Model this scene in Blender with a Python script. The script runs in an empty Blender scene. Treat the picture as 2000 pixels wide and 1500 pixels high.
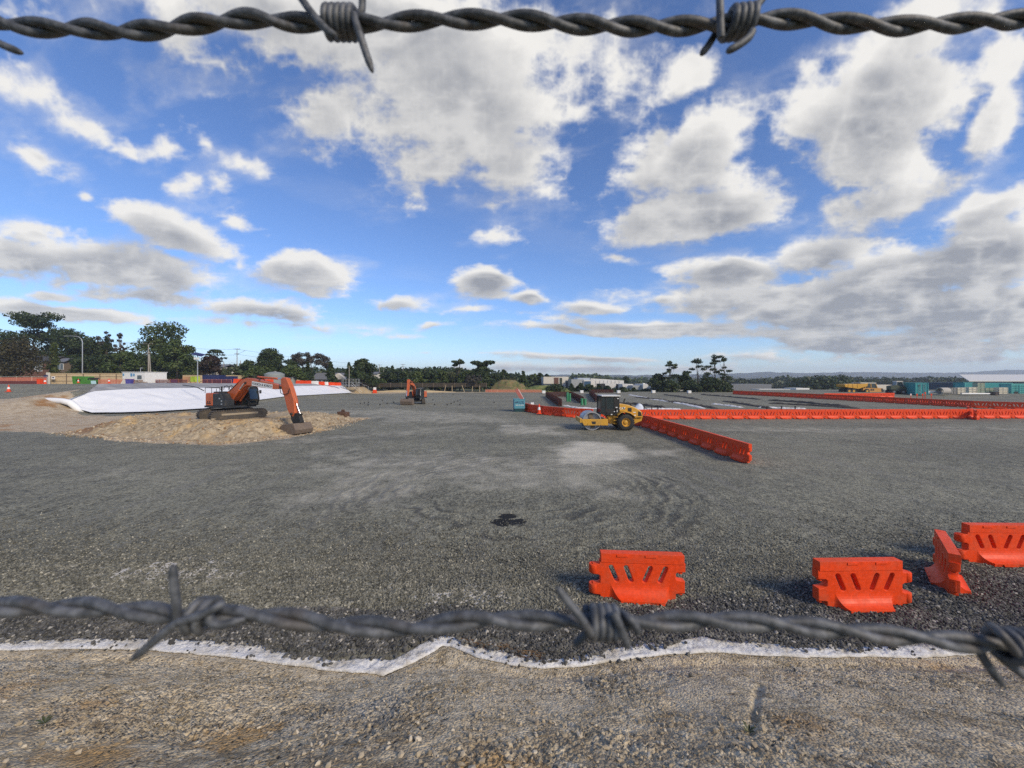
import bpy, bmesh, math, random
import numpy as np
from mathutils import Vector, Matrix, Euler
random.seed(7); RNG = np.random.default_rng(11)
R = math.radians
SC = bpy.context.scene
COL = SC.collection
# ---------------------------------------------------------------- measured frame of the place
F, CX, HY, CH = 751.0, 1000.0, 739.0, 4.3        # focal length (px), principal column, horizon row, eye height (m)
def PZ(px, d, z): return Vector(((px-CX)/F*d, d, z))
def P(px, py, d): return Vector(((px-CX)/F*d, d, CH+(HY-py)/F*d))
def G(px, py, z=0.0): return PZ(px, (CH-z)*F/(py-HY), z)
def ss(a, b, x):
    t = np.clip((np.asarray(x, float)-a)/(b-a), 0, 1); return t*t*(3-2*t)
# ---------------------------------------------------------------- numpy noise
_perm = RNG.random((256, 256)).astype(np.float32)
def vnoise(x, y):
    xi = np.floor(x).astype(np.int64); yi = np.floor(y).astype(np.int64)
    fx = x-xi; fy = y-yi; fx = fx*fx*(3-2*fx); fy = fy*fy*(3-2*fy)
    a = _perm[xi & 255, yi & 255]; b = _perm[(xi+1) & 255, yi & 255]
    c = _perm[xi & 255, (yi+1) & 255]; d = _perm[(xi+1) & 255, (yi+1) & 255]
    return (a+(b-a)*fx)*(1-fy)+(c+(d-c)*fx)*fy
def fbm(x, y, o=4, g=.5):
    s = 0; a = 1; t = 0
    for k in range(o):
        s = s+a*vnoise(x*2**k+17.3*k, y*2**k+9.1*k); t += a; a *= g
    return s/t
def worley(x, y):
    xi = np.floor(x).astype(np.int64); yi = np.floor(y).astype(np.int64)
    f1 = np.full(x.shape, 9.); f2 = np.full(x.shape, 9.)
    for dx in (-1, 0, 1):
        for dy in (-1, 0, 1):
            cx = xi+dx; cy = yi+dy
            d = np.hypot(cx+_perm[cx & 255, cy & 255]-x, cy+_perm[(cx+91) & 255, (cy+37) & 255]-y)
            f2 = np.where(d < f1, f1, np.minimum(f2, d)); f1 = np.minimum(f1, d)
    return f1, f2
# ---------------------------------------------------------------- node helper
class NT:
    def __init__(s, tree): s.t = tree; s.t.nodes.clear()
    def n(s, typ, ins=None, **props):
        nd = s.t.nodes.new(typ)
        for k, v in props.items(): setattr(nd, k, v)
        for k, v in (ins or {}).items():
            sk = nd.inputs[k]
            if isinstance(v, bpy.types.NodeSocket): s.t.links.new(v, sk)
            else:
                if hasattr(sk, 'default_value') and not isinstance(v, (int, float)) and len(v) == 3 and len(sk.default_value) == 4: v = (*v, 1)
                sk.default_value = v
        return nd
    def m(s, op, a, b=0.0, c=0.0, clamp=False): return s.n('ShaderNodeMath', {0: a, 1: b, 2: c}, operation=op, use_clamp=clamp).outputs[0]
    def mix(s, f, a, b, bt='MIX'): return s.n('ShaderNodeMix', {0: f, 6: a, 7: b}, data_type='RGBA', blend_type=bt).outputs[2]
    def noise(s, v, sc, det=4, ro=.55, dist=0.0): return s.n('ShaderNodeTexNoise', {'Vector': v, 'Scale': sc, 'Detail': det, 'Roughness': ro, 'Distortion': dist}).outputs[0]
    def rng(s, v, a, b, c=0.0, d=1.0, it='SMOOTHSTEP'): return s.n('ShaderNodeMapRange', {'Value': v, 'From Min': a, 'From Max': b, 'To Min': c, 'To Max': d}, interpolation_type=it).outputs[0]
    def obj(s): return s.n('ShaderNodeTexCoord').outputs['Object']
    def attr(s, nm): return s.n('ShaderNodeAttribute', attribute_name=nm).outputs['Fac']
    def scale(s, v, sc): return s.n('ShaderNodeMapping', {'Vector': v, 'Scale': sc}).outputs[0]
    def bump(s, h, st=.5, dist=.02, nrm=None):
        i = {'Height': h, 'Strength': st, 'Distance': dist}
        if nrm is not None: i['Normal'] = nrm
        return s.n('ShaderNodeBump', i).outputs[0]
    def out(s, col, rough=.8, nrm=None, metal=0.0, **kw):
        i = {'Base Color': col, 'Roughness': rough, 'Metallic': metal}; i.update(kw)
        if nrm is not None: i['Normal'] = nrm
        b = s.n('ShaderNodeBsdfPrincipled', i)
        s.n('ShaderNodeOutputMaterial', {'Surface': b.outputs[0]})
        return b
def newmat(name):
    m = bpy.data.materials.new(name); m.use_nodes = True
    return m, NT(m.node_tree)
_mc = {}
def paint(name, col, rough=.5, metal=0.0, dirt=.25, dirtcol=(.16, .13, .09), sc=3.0, spec=.4):
    """painted metal, plastic or timber with uneven grime"""
    if name in _mc: return _mc[name]
    m, t = newmat(name); o = t.obj()
    a = t.noise(o, sc, 6, .65); b = t.noise(o, sc*7, 3, .6)
    f = t.m('MULTIPLY', t.rng(a, .45, .75), dirt)
    c = t.mix(f, col, dirtcol)
    v = t.rng(b, .3, .7, .88, 1.1)
    c = t.mix(1.0, c, t.n('ShaderNodeCombineColor', {0: v, 1: v, 2: v}).outputs[0], 'MULTIPLY')
    t.out(c, t.rng(a, .3, .8, max(rough-.1, .02), min(rough+.2, 1)), t.bump(b, .08, .01), metal, **{'Specular IOR Level': spec})
    _mc[name] = m; return m
# ---------------------------------------------------------------- mesh builder
class MB:
    def __init__(s, M=None): s.v = []; s.f = []; s.M = M or Matrix()
    def add(s, vs, fs):
        k = len(s.v); s.v += [tuple(s.M @ Vector(v)) for v in vs]; s.f += [tuple(i+k for i in f) for f in fs]; return s
    def box(s, c, sz, rz=0.0, M=None):
        x, y, z = (q/2 for q in sz); m = Matrix.Translation(c) @ (M or Matrix.Rotation(rz, 4, 'Z'))
        return s.add([m @ Vector((a*x, b*y, d*z)) for d in (-1, 1) for b in (-1, 1) for a in (-1, 1)],
                     [(0, 2, 3, 1), (4, 5, 7, 6), (0, 1, 5, 4), (2, 6, 7, 3), (0, 4, 6, 2), (1, 3, 7, 5)])
    def bar(s, p, q, w, h):
        p = Vector(p); q = Vector(q); d = q-p; L = d.length
        m = d.to_track_quat('X', 'Z').to_matrix().to_4x4()
        return s.box((p+q)/2, (L, w, h), M=m)
    def cyl(s, p, q, r, r2=None, n=12, cap=True):
        return s.tube([p, q], [r, r if r2 is None else r2], n, cap)
    def tube(s, pts, rad, n=8, cap=True):
        pts = [Vector(p) for p in pts]; rad = rad if isinstance(rad, (list, tuple)) else [rad]*len(pts)
        vs = []; up = None
        for i, p in enumerate(pts):
            t = (pts[min(i+1, len(pts)-1)]-pts[max(i-1, 0)]).normalized()
            if up is None: up = Vector((0, 0, 1)) if abs(t.z) < .9 else Vector((1, 0, 0))
            a = t.cross(up).normalized(); up = a.cross(t).normalized()
            for k in range(n):
                an = 2*math.pi*k/n; vs.append(p+(a*math.cos(an)+up*math.sin(an))*rad[i])
        fs = [(i*n+k, i*n+(k+1) % n, (i+1)*n+(k+1) % n, (i+1)*n+k) for i in range(len(pts)-1) for k in range(n)]
        if cap: fs += [tuple(range(n))[::-1], tuple((len(pts)-1)*n+k for k in range(n))]
        return s.add(vs, fs)
    def prism(s, poly, y0, y1, plane='xz'):
        n = len(poly)
        mk = {'xz': lambda a, b, c: (a, c, b), 'xy': lambda a, b, c: (a, b, c), 'yz': lambda a, b, c: (c, a, b)}[plane]
        vs = [mk(a, b, y0) for a, b in poly]+[mk(a, b, y1) for a, b in poly]
        return s.add(vs, [tuple(range(n)), tuple(range(2*n-1, n-1, -1))]+[(i, (i+1) % n, n+(i+1) % n, n+i) for i in range(n)])
    def lathe(s, prof, n=24, M=None):
        m = M or Matrix(); vs = [m @ Vector((r*math.cos(2*math.pi*k/n), r*math.sin(2*math.pi*k/n), z)) for r, z in prof for k in range(n)]
        return s.add(vs, [(i*n+k, i*n+(k+1) % n, (i+1)*n+(k+1) % n, (i+1)*n+k) for i in range(len(prof)-1) for k in range(n)])
    def quad(s, a, b, c, d): return s.add([a, b, c, d], [(0, 1, 2, 3)])
    def build(s, name, mat, parent=None, smooth=False, bevel=0.0, loc=None):
        me = bpy.data.meshes.new(name); me.from_pydata(s.v, [], s.f)
        bm = bmesh.new(); bm.from_mesh(me); bmesh.ops.recalc_face_normals(bm, faces=bm.faces); bm.to_mesh(me); bm.free()
        return link(name, me, mat, parent, smooth, bevel, loc)
def link(name, me, mat, parent=None, smooth=False, bevel=0.0, loc=None):
    o = bpy.data.objects.new(name, me); COL.objects.link(o)
    if mat:
        for m in (mat if isinstance(mat, (list, tuple)) else [mat]): me.materials.append(m)
    if smooth:
        me.shade_smooth()
        if smooth != 'all':
            try: me.set_sharp_from_angle(angle=R(40))
            except Exception: pass
    if bevel:
        b = o.modifiers.new('edge', 'BEVEL'); b.width = bevel; b.segments = 2; b.limit_method = 'ANGLE'; b.angle_limit = R(35)
    if parent: o.parent = parent
    if loc is not None: o.location = loc
    return o
def npmesh(name, V, Q, mat, smooth=False, attrs=None, parent=None):
    V = np.asarray(V, np.float32); Q = np.asarray(Q, np.int32); k = Q.shape[1]
    me = bpy.data.meshes.new(name)
    me.vertices.add(len(V)); me.vertices.foreach_set('co', V.ravel())
    me.loops.add(Q.size); me.loops.foreach_set('vertex_index', Q.ravel())
    me.polygons.add(len(Q)); me.polygons.foreach_set('loop_start', np.arange(0, Q.size, k, dtype=np.int32))
    me.polygons.foreach_set('loop_total', np.full(len(Q), k, np.int32))
    me.polygons.foreach_set('use_smooth', np.full(len(Q), bool(smooth)))
    me.update(calc_edges=True); me.validate()
    for nm, a in (attrs or {}).items():
        at = me.attributes.new(nm, 'FLOAT', 'POINT'); at.data.foreach_set('value', np.asarray(a, np.float32).ravel())
    return link(name, me, mat, parent)
def gridq(nr, nc):
    i = np.arange(nr*nc).reshape(nr, nc)
    return np.stack([i[:-1, :-1].ravel(), i[:-1, 1:].ravel(), i[1:, 1:].ravel(), i[1:, :-1].ravel()], 1)
# ---------------------------------------------------------------- scene bookkeeping
def tag(o, label=None, cat=None, group=None, kind=None):
    for k, v in (('label', label), ('category', cat), ('group', group), ('kind', kind)):
        if v: o[k] = v
    return o
def thing(name, label, cat, loc=(0, 0, 0), rz=0.0, group=None):
    o = bpy.data.objects.new(name, None); COL.objects.link(o); o.empty_display_size = .3
    o.location = loc; o.rotation_euler = (0, 0, rz)
    return tag(o, label, cat, group)
def copy_tree(o, parent=None):
    c = o.copy(); COL.objects.link(c)
    if parent: c.parent = parent
    for ch in list(o.children): copy_tree(ch, c)
    return c
ORD = ['', 'first', 'second', 'third', 'fourth', 'fifth', 'sixth', 'seventh', 'eighth', 'ninth', 'tenth', 'eleventh', 'twelfth', 'thirteenth', 'fourteenth', 'fifteenth', 'sixteenth', 'seventeenth', 'eighteenth', 'nineteenth', 'twentieth']
TENS = {2: 'twenty', 3: 'thirty', 4: 'forty'}
def ordn(n): return ORD[n] if n <= 20 else (TENS[n//10]+('-'+ORD[n % 10] if n % 10 else '') if n % 10 else {3: 'thirtieth', 4: 'fortieth'}[n//10])
def text_obj(name, s, mat, parent, loc, rot, size, depth=.004, sx=1.0):
    cu = bpy.data.curves.new(name, 'FONT'); cu.body = s; cu.size = size; cu.extrude = depth; cu.align_x = 'CENTER'; cu.align_y = 'CENTER'; cu.offset = size*.012
    t = bpy.data.objects.new(name+'_src', cu); COL.objects.link(t)
    me = bpy.data.meshes.new_from_object(t.evaluated_get(bpy.context.evaluated_depsgraph_get()))
    bpy.data.objects.remove(t); o = link(name, me, mat, parent)
    o.location = loc; o.rotation_euler = rot; o.scale = (sx, 1, 1); return o
# ---------------------------------------------------------------- shared materials
ORANGE = paint('orange_plastic', (.74, .064, .013), .5, 0, .38, (.33, .115, .06), 2.5, .22)
ORANGE_DIM = paint('orange_steel_paint', (.50, .112, .036), .45, 0, .35, (.14, .09, .06), 1.5)
CHAR = paint('charcoal_panel', (.022, .025, .028), .5, 0, .5, (.10, .09, .08), 1.5)
BLACK = paint('black_rubber', (.018, .018, .018), .75, 0, .4, (.10, .09, .08), 2)
STEEL_DIRTY = paint('muddy_track_steel', (.075, .066, .056), .8, .2, .5, (.22, .17, .115), 3)
CHROME = paint('chrome_rod', (.75, .76, .78), .18, 1.0, .1)
YELLOW = paint('machine_yellow', (.56, .30, .035), .42, 0, .35, (.22, .15, .07), 1.5)
RUST = paint('brown_rusty_steel', (.10, .055, .036), .85, .1, .6, (.17, .11, .07), 3)
RUSTRED = paint('rust_red_mesh', (.075, .022, .015), .9, 0, .4, (.03, .018, .014), 3)
WHITE = paint('white_paint', (.75, .75, .73), .5, 0, .3, (.42, .38, .32), 2)
OFFWHITE = paint('cream_panel', (.62, .58, .50), .6, 0, .3, (.4, .34, .26), 1)
GREY = paint('grey_metal', (.30, .31, .31), .5, .3, .3, (.16, .14, .12), 1)
GALV = paint('galvanised_steel', (.48, .49, .49), .45, .6, .25, (.3, .28, .25), 2)
TIMBER = paint('pale_fence_timber', (.50, .39, .24), .8, 0, .5, (.26, .18, .10), 1.2)
DKTIMBER = paint('weathered_timber', (.17, .13, .09), .85, 0, .5, (.08, .065, .05), 1.2)
TEAL = paint('teal_paint', (.045, .30, .30), .5, 0, .3, (.10, .16, .15), 1)
BLUEBIN = paint('skip_blue_paint', (.085, .27, .34), .5, 0, .3, (.06, .12, .15), 1.5)
DKTEAL = paint('dark_teal_base', (.015, .06, .075), .6)
GREEN = paint('green_paint', (.06, .21, .025), .5, 0, .3, (.05, .09, .03), 1.5)
PURPLE = paint('purple_plastic', (.075, .065, .30), .5)
NAVY = paint('navy_panel', (.02, .03, .11), .5)
PINK = paint('sunfaded_orange_mesh', (.58, .20, .13), .8, 0, .3, (.3, .1, .07), 2)
MAROON = paint('maroon_debris_mesh', (.13, .03, .03), .9)
HIVIS = paint('lime_sign_sheet', (.55, .70, .05), .6)
CONCRETE = paint('concrete', (.38, .36, .33), .85, 0, .5, (.22, .20, .17), 2)
ROOFG = paint('grey_roof_sheet', (.17, .18, .20), .6, .2)
def glassmat(name, c=(.02, .03, .035), r=.06):
    m, t = newmat(name); t.out(c, t.rng(t.noise(t.obj(), 6, 3), .3, .8, r, r+.1), None, 0, **{'Specular IOR Level': .9}); return m
GLASS = glassmat('dark_cab_glass')
GLASSB = glassmat('window_glass', (.05, .07, .09))
DENOISE = False
# ================================================================ light, sky, camera
SUN_EL, SUN_AZ = 34.0, 134.0                     # azimuth clockwise from the viewing direction (+Y)
sd = Vector((math.sin(R(SUN_AZ))*math.cos(R(SUN_EL)), math.cos(R(SUN_AZ))*math.cos(R(SUN_EL)), math.sin(R(SUN_EL))))
lamp = bpy.data.lights.new('sun', 'SUN'); lamp.energy = 3.2; lamp.angle = R(16.0); lamp.color = (1.0, .86, .66)
lo = bpy.data.objects.new('sun', lamp); COL.objects.link(lo); lo.rotation_euler = sd.to_track_quat('Z', 'Y').to_euler(); lo.location = (60, -60, 80)

cam = bpy.data.cameras.new('camera'); co = bpy.data.objects.new('camera', cam); COL.objects.link(co)
co.location = (0, 0, CH); co.rotation_euler = (R(90), 0, 0)
cam.sensor_width = 36; cam.lens = 36*F/2000; cam.shift_y = -(750-HY)/2000
cam.clip_start = .01; cam.clip_end = 12000
cam.dof.use_dof = True; cam.dof.focus_distance = 2.2; cam.dof.aperture_fstop = cam.lens/1.0
SC.camera = co
vs = SC.view_settings; vs.view_transform = 'Standard'; vs.look = 'None'; vs.exposure = 0.22; vs.gamma = 1.0; vs.use_curve_mapping = False
SC.render.film_transparent = False
try:
    SC.cycles.use_denoising = DENOISE; SC.cycles.denoiser = 'OPENIMAGEDENOISE'
    SC.cycles.max_bounces = 6; SC.cycles.diffuse_bounces = 3; SC.cycles.glossy_bounces = 3; SC.cycles.transparent_max_bounces = 8
    SC.cycles.volume_bounces = 1; SC.cycles.sample_clamp_indirect = 6
except Exception: pass

w = bpy.data.worlds.new('World'); SC.world = w; w.use_nodes = True
T = NT(w.node_tree)
# clouds: centre column, row, half length, half height, tilt, weight (as seen towards +Y), soft ellipses broken up by noise
CLOUDS = [
 (800, 40, 400, 125, 8, 1), (900, 190, 200, 170, 0, 1), (985, 300, 105, 100, 0, .7), (670, 235, 95, 70, 0, .6), (560, 60, 260, 80, 14, .9), (330, 60, 150, 90, 25, .6), (840, 330, 110, 55, 0, .5), (1060, 375, 50, 18, 0, .35),
 (110, 215, 170, 38, 27, .55), (225, 270, 90, 30, 27, .5), (60, 312, 105, 36, 30, .75), (150, 20, 240, 40, 10, .45), (310, 280, 50, 26, 10, .3),
 (425, 272, 60, 24, 30, .42), (510, 322, 68, 24, 12, .5), (370, 358, 50, 26, 10, .42), (450, 360, 30, 14, 35, .3), (190, 388, 26, 14, 20, .5), (490, 432, 48, 12, 12, .28),
 (355, 452, 165, 40, 20, 1), (595, 528, 110, 44, 6, 1), (250, 522, 210, 52, 12, 1), (60, 505, 120, 46, 10, 1), (95, 448, 95, 20, 5, .7), (290, 578, 150, 24, 3, .7), (105, 606, 170, 17, 6, .75), (520, 612, 150, 28, 8, .75), (610, 572, 70, 14, 3, .5), (560, 640, 240, 13, 3, .45), (110, 578, 50, 12, 0, .6),
 (960, 552, 72, 34, 0, .95), (985, 474, 60, 18, 5, .5), (1045, 588, 42, 17, 0, .8), (1150, 598, 82, 17, 0, .8), (1283, 578, 38, 12, 0, .7), (780, 592, 68, 18, 5, .6), (845, 632, 40, 8, 0, .45), (700, 640, 120, 8, 0, .35), (1220, 510, 30, 9, 5, .4), (968, 412, 50, 12, 5, .28), (900, 610, 60, 6, 0, .3),
 (1305, 155, 95, 46, -42, .7), (1350, 300, 190, 80, -22, 1), (1385, 408, 195, 58, -12, 1), (1235, 285, 70, 60, 40, .55), (1240, 375, 50, 26, 20, .4), (1720, 190, 180, 110, -14, 1), (1660, 280, 130, 85, 30, .9), (1790, 60, 220, 75, -22, 1), (1960, 110, 120, 60, -28, .8), (1960, 245, 100, 62, -32, .9), (1735, 385, 165, 46, -16, .8), (1940, 410, 150, 42, -22, .9), (1585, 150, 60, 36, -50, .4), (1870, 190, 40, 22, -30, .4), (1630, 400, 60, 16, -15, .35),
 (1430, 530, 125, 42, 3, 1), (1600, 490, 110, 52, -8, .9), (1750, 545, 260, 78, -12, 1), (1930, 500, 180, 80, -12, 1), (1600, 605, 360, 52, 3, 1), (1900, 620, 300, 85, 4, 1), (1300, 640, 240, 20, 3, .9), (1130, 646, 190, 9, 2, .6), (1700, 668, 420, 26, 4, .9), (1850, 700, 340, 14, 2, .55),
 (1150, 700, 300, 7, 1, .45), (1120, 720, 380, 12, 0, .42), (840, 688, 40, 4, 0, .3), (1450, 700, 200, 8, 0, .3), (970, 695, 110, 4, 1, .35)]
# the cloud deck is worked out once over the upper hemisphere (azimuth -90..90 deg across, height 0..90 deg up; mirrored behind the eye)
CW, CHT = 3072, 1280
az = (np.arange(CW)+.5)/CW*math.pi-math.pi/2
ele = ((np.arange(CHT)+.5)/CHT)**1.35*math.pi/2
dy = np.maximum(np.cos(az), .12)[None, :]
U = np.sin(az)[None, :]/dy*np.ones((CHT, 1)); V = np.tan(np.minimum(ele, 1.45))[:, None]/dy
U = U.astype(np.float32); V = V.astype(np.float32)
inv = 1/(V+.16); ox_, oy_ = U*inv, 1.15*inv
px_, py_ = U*(1.75-.35*np.minimum(V, 1.6)), -1.7*np.log(V+.30)+2
wq = V*.8+.06
wu = (fbm(px_*1.9+3, py_*1.9, 4)-.5)*wq*.40; wv = (fbm(px_*1.9+40, py_*1.9+9, 4)-.5)*wq*.26
pu, pv = U+wu, V+wv
acc = np.full(U.shape, -.9, np.float32)
for (cx, cy, a_, b_, rot, wt) in CLOUDS:
    x = pu-(cx-CX)/F; y = pv-(HY-cy)/F; c_, s_ = math.cos(R(rot)), math.sin(R(rot))
    q = (1-np.hypot((x*c_-y*s_)/(a_*1.12/F), (x*s_+y*c_)/(b_*1.12/F)))*wt
    h = np.maximum(.14-np.abs(acc-q), 0)/.14
    acc = np.maximum(acc, q)+h*h*.035
# billows: ridged noise gives cauliflower heads, stretched noise gives the torn edges
def billow(x, y, o):
    t = 0; a_ = 1; s_ = 0
    for k in range(o):
        t = t+a_*(1-np.abs(2*vnoise(x*2.1**k+31*k, y*2.1**k+11*k)-1)); s_ += a_; a_ *= .55
    return t/s_
n1 = fbm(px_*4.4, py_*4.8, 6, .56); n2 = billow(px_*6.5+5, py_*7.5, 6); n3 = fbm(px_*24+9, py_*28, 4, .6)
cf = np.maximum(acc, -.9)*1.15-.06+(n1-.5)*.95+(n2-.62)*.62+(n3-.5)*.26
def sst(a, b, x): return ss(a, b, x).astype(np.float32)
core = sst(-.05, .44, cf)**1.15
haloe = sst(-.55, .25, cf)*sst(.42, .72, fbm(px_*3.0+7, py_*5.5+px_*1.2, 5, .62))*.30
cir = sst(.50, .78, fbm(px_*1.5+2.0+py_*.5, py_*4.2-px_*1.1+4, 5, .6))*.05*sst(.08, .3, V)
dens = 1-(1-core)*(1-haloe)*(1-cir)
# light reaches the deck from high on the sun's side: march the field that way
II, JJ = np.mgrid[0:CHT, 0:CW]
occ = np.zeros(U.shape, np.float32)
sz = 8+46*sst(.0, .75, V)
thk = np.maximum(cf-.02, 0); ths = np.maximum(np.maximum(acc, -.9)*1.15-.06+(n1-.5)*.6, 0)
for k in (1, 2, 3, 4):
    ii = np.clip(II+(sz*k*.55).astype(int), 0, CHT-1); jj = np.clip(JJ+(sz*k*.42).astype(int), 0, CW-1)
    occ += np.minimum(ths[ii, jj], .9)*(1.25-.2*k)
light = np.exp(-1.45*occ)*1.25
light = light*(1-.42*sst(.2, 1.1, thk))+.14*sst(.0, .3, V)*(1-sst(.2, 1.0, thk))
light = np.clip(light+.16*sst(.15, .6, V)-.40*sst(.46, .70, fbm(px_*1.35+70, py_*1.5+20, 4, .55))*sst(.25, .9, thk)+(n2-.62)*.75*sst(.05, .5, thk)+(n1-.5)*1.0*sst(.1, .6, thk)+(n3-.5)*.14*sst(.05, .4, thk)-.20*sst(.45, .15, V)*sst(.3, .9, thk)+.55*(fbm(ox_*1.5+50, oy_*2.4, 3)-.5)*sst(.5, .2, V)*sst(.1, .6, thk), 0, 1)
bil = .7*billow(px_*4.2+60, py_*5.0+12, 4)+.3*billow(ox_*2.4+60, oy_*3.4+12, 4)
light = np.maximum(light, np.clip(.22+(bil-.60)*1.1+(n1-.5)*.7, .04, .5))
light = np.clip(light+(bil-.6)*.45*sst(.1, .6, thk), 0, 1)
img = bpy.data.images.new('cloud_deck', CW, CHT, float_buffer=True, is_data=True)
px4 = np.ones((CHT, CW, 4), np.float32); px4[..., 0] = dens; px4[..., 1] = light; px4[..., 2] = 0
img.pixels.foreach_set(px4.ravel()); img.update()
del px4, II, JJ, occ, U, V, pu, pv, wu, wv
dirv = T.n('ShaderNodeTexCoord').outputs['Generated']
ds = T.n('ShaderNodeSeparateXYZ', {0: dirv})
azn = T.m('ARCTAN2', ds.outputs[0], T.m('ABSOLUTE', ds.outputs[1]))
eln = T.m('ARCSINE', T.m('MAXIMUM', ds.outputs[2], 0.0))
uv = T.n('ShaderNodeCombineXYZ', {0: T.m('ADD', T.m('DIVIDE', azn, math.pi), .5), 1: T.m('POWER', T.m('DIVIDE', eln, math.pi/2), 1/1.35), 2: 0.0}).outputs[0]
tex = T.t.nodes.new('ShaderNodeTexImage'); tex.image = img; tex.extension = 'EXTEND'; tex.interpolation = 'Cubic'; T.t.links.new(uv, tex.inputs[0])
ch = T.n('ShaderNodeSeparateColor', {0: tex.outputs[0]})
dens, lit = ch.outputs[0], ch.outputs[1]
CLOUD_GREY, CLOUD_WHITE = (2.9, 3.0, 3.25), (8.0, 7.8, 7.4)
ccol = T.mix(lit, CLOUD_GREY, CLOUD_WHITE)
sky = T.n('ShaderNodeTexSky', sky_type='NISHITA', sun_disc=False, sun_elevation=R(SUN_EL), sun_rotation=R(SUN_AZ), altitude=50, air_density=1.0, dust_density=.0, ozone_density=3.5).outputs[0]
SKYGAIN = (.98, 1.12, 1.42)
sky = T.mix(1.0, sky, SKYGAIN, 'MULTIPLY')
veil = T.rng(ds.outputs[2], 0.0, .10, .35, 0.0)
base = T.mix(veil, sky, (5.3, 6.6, 7.6))
up = T.rng(ds.outputs[2], -.01, .02)
full = T.mix(T.m('MULTIPLY', T.m('MULTIPLY', dens, .96), up), base, ccol)
bg = T.n('ShaderNodeBackground', {'Color': full, 'Strength': .1})
T.n('ShaderNodeOutputWorld', {'Surface': bg.outputs[0]})
# ================================================================ ground
def seg_sd(x, y, poly):
    """signed distance to a polygon, positive inside"""
    d = np.full(x.shape, 1e9); ins = np.zeros(x.shape, bool); n = len(poly)
    for i in range(n):
        (x0, y0), (x1, y1) = poly[i], poly[(i+1) % n]
        dx, dy = x1-x0, y1-y0; t = np.clip(((x-x0)*dx+(y-y0)*dy)/(dx*dx+dy*dy+1e-9), 0, 1)
        d = np.minimum(d, np.hypot(x-x0-t*dx, y-y0-t*dy))
        c = ((y0 > y) != (y1 > y)); ins ^= c & (x < (x1-x0)*(y-y0)/((y1-y0) if abs(y1-y0) > 1e-9 else 1e-9)+x0)
    return np.where(ins, d, -d)
def gp(pts): return [tuple(G(a, b)[:2]) for a, b in pts]
def H(x, y):
    x = np.asarray(x, float); y = np.asarray(y, float)
    xb = np.interp(y, [20, 33, 46.8, 53, 108, 116, 130], [-36, -42, -51, -45, -44, -44, -46])
    W = np.interp(y, [33, 46, 53, 108], [12, 6, 10, 8])
    zp = np.interp(y, [30, 33, 42, 50, 53, 58, 64, 83, 116, 160], [0, 0, 1.5, 2.6, 3.0, 3.45, 3.37, 3.03, 2.5, 2.5])
    zp = zp*(1-.36*ss(-57, -66, x)*(1-ss(51, 62, y)))
    t = np.clip((xb-x)/W, 0, 1); left = zp*(.3*t*t*(3-2*t)+.7*t)
    right = .62*ss(72, 86, x)*ss(82, 92, y)
    D = np.interp(x, [-60, -20, 0, 60, 150], [0, 1.2, 3, 6.5, 9])
    drop = D*ss(122, 230, y)
    return left+right-drop
def HZ(x, y): return float(H(x, y))
# --- edge of the gravel and of the cloth laid under it
BOT = [(-420, 1290), (-150, 1276), (0, 1272), (150, 1268), (300, 1272), (450, 1285), (560, 1300), (650, 1312), (735, 1318), (750, 1323), (800, 1300), (865, 1263), (880, 1263), (930, 1285), (1000, 1300), (1060, 1307), (1130, 1303), (1200, 1293), (1300, 1280), (1400, 1275), (1500, 1283), (1600, 1286), (1700, 1284), (1780, 1287), (1850, 1283), (2000, 1272), (2200, 1262), (2450, 1270)]
TOP = [(-420, 1268), (-150, 1260), (0, 1257), (150, 1255), (300, 1253), (400, 1256), (480, 1262), (560, 1285), (600, 1290), (640, 1298), (720, 1292), (745, 1297), (770, 1293), (800, 1272), (850, 1250), (870, 1247), (900, 1258), (950, 1270), (1000, 1283), (1050, 1294), (1090, 1297), (1150, 1288), (1200, 1274), (1250, 1265), (1300, 1262), (1380, 1250), (1500, 1265), (1560, 1275), (1620, 1279), (1700, 1274), (1780, 1258), (1850, 1240), (2000, 1235), (2200, 1228), (2450, 1240)]
bw = np.array(gp(BOT)); tw = np.array(gp(TOP))
def ybot(x): return np.interp(x, bw[:, 0], bw[:, 1])
def ytop(x):
    x = np.asarray(x, float); return np.maximum(np.interp(x, tw[:, 0], tw[:, 1])+(fbm(x*1.9+3, x*0+.5, 3)-.47)*.22, ybot(x)+.04)
# --- the yard and everything out to the horizon
dn = np.concatenate([np.arange(5.2, 14, .035), 14*1.0145**np.arange(0, 396)])
us = np.linspace(-2.0, 2.0, 440)
gx = (dn[:, None]*us[None, :]); gy = np.repeat(dn[:, None], len(us), 1)
gz = H(gx, gy)
near = 1-ss(14, 60, gy)
gz = gz+(fbm(gx*.35, gy*.35, 4)-.5)*.10*near+(fbm(gx*1.6, gy*1.6, 3)-.5)*.05*(1-ss(9, 30, gy))
lip = ss(-.12, .10, gy-ytop(gx)); gz = np.where(gy < 9, gz*lip+(lip-1)*.14+.03*lip, gz)
earth_poly = gp([(-500, 846), (-100, 845), (60, 842), (150, 852), (300, 868), (430, 870), (560, 856), (640, 838), (700, 824), (720, 816), (640, 813), (560, 809), (500, 800), (400, 806), (300, 812), (165, 812)])+[(-55, 48.5), (-58.5, 51.5), (-66, 50), (-80, 48), (-130, 46)]
wob = (fbm(gx*.5, gy*.5, 4)-.5)
E = ss(-.5, .7, seg_sd(gx, gy, earth_poly)+wob*2.6)
strip = [(-36, 108), (-20, 116), (5, 118), (5, 122), (-20, 121), (-44, 121), (-47, 106)]
E = np.maximum(E, ss(-.6, 1, seg_sd(gx, gy, strip)+wob*3))
Dm = np.zeros_like(gx)
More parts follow.
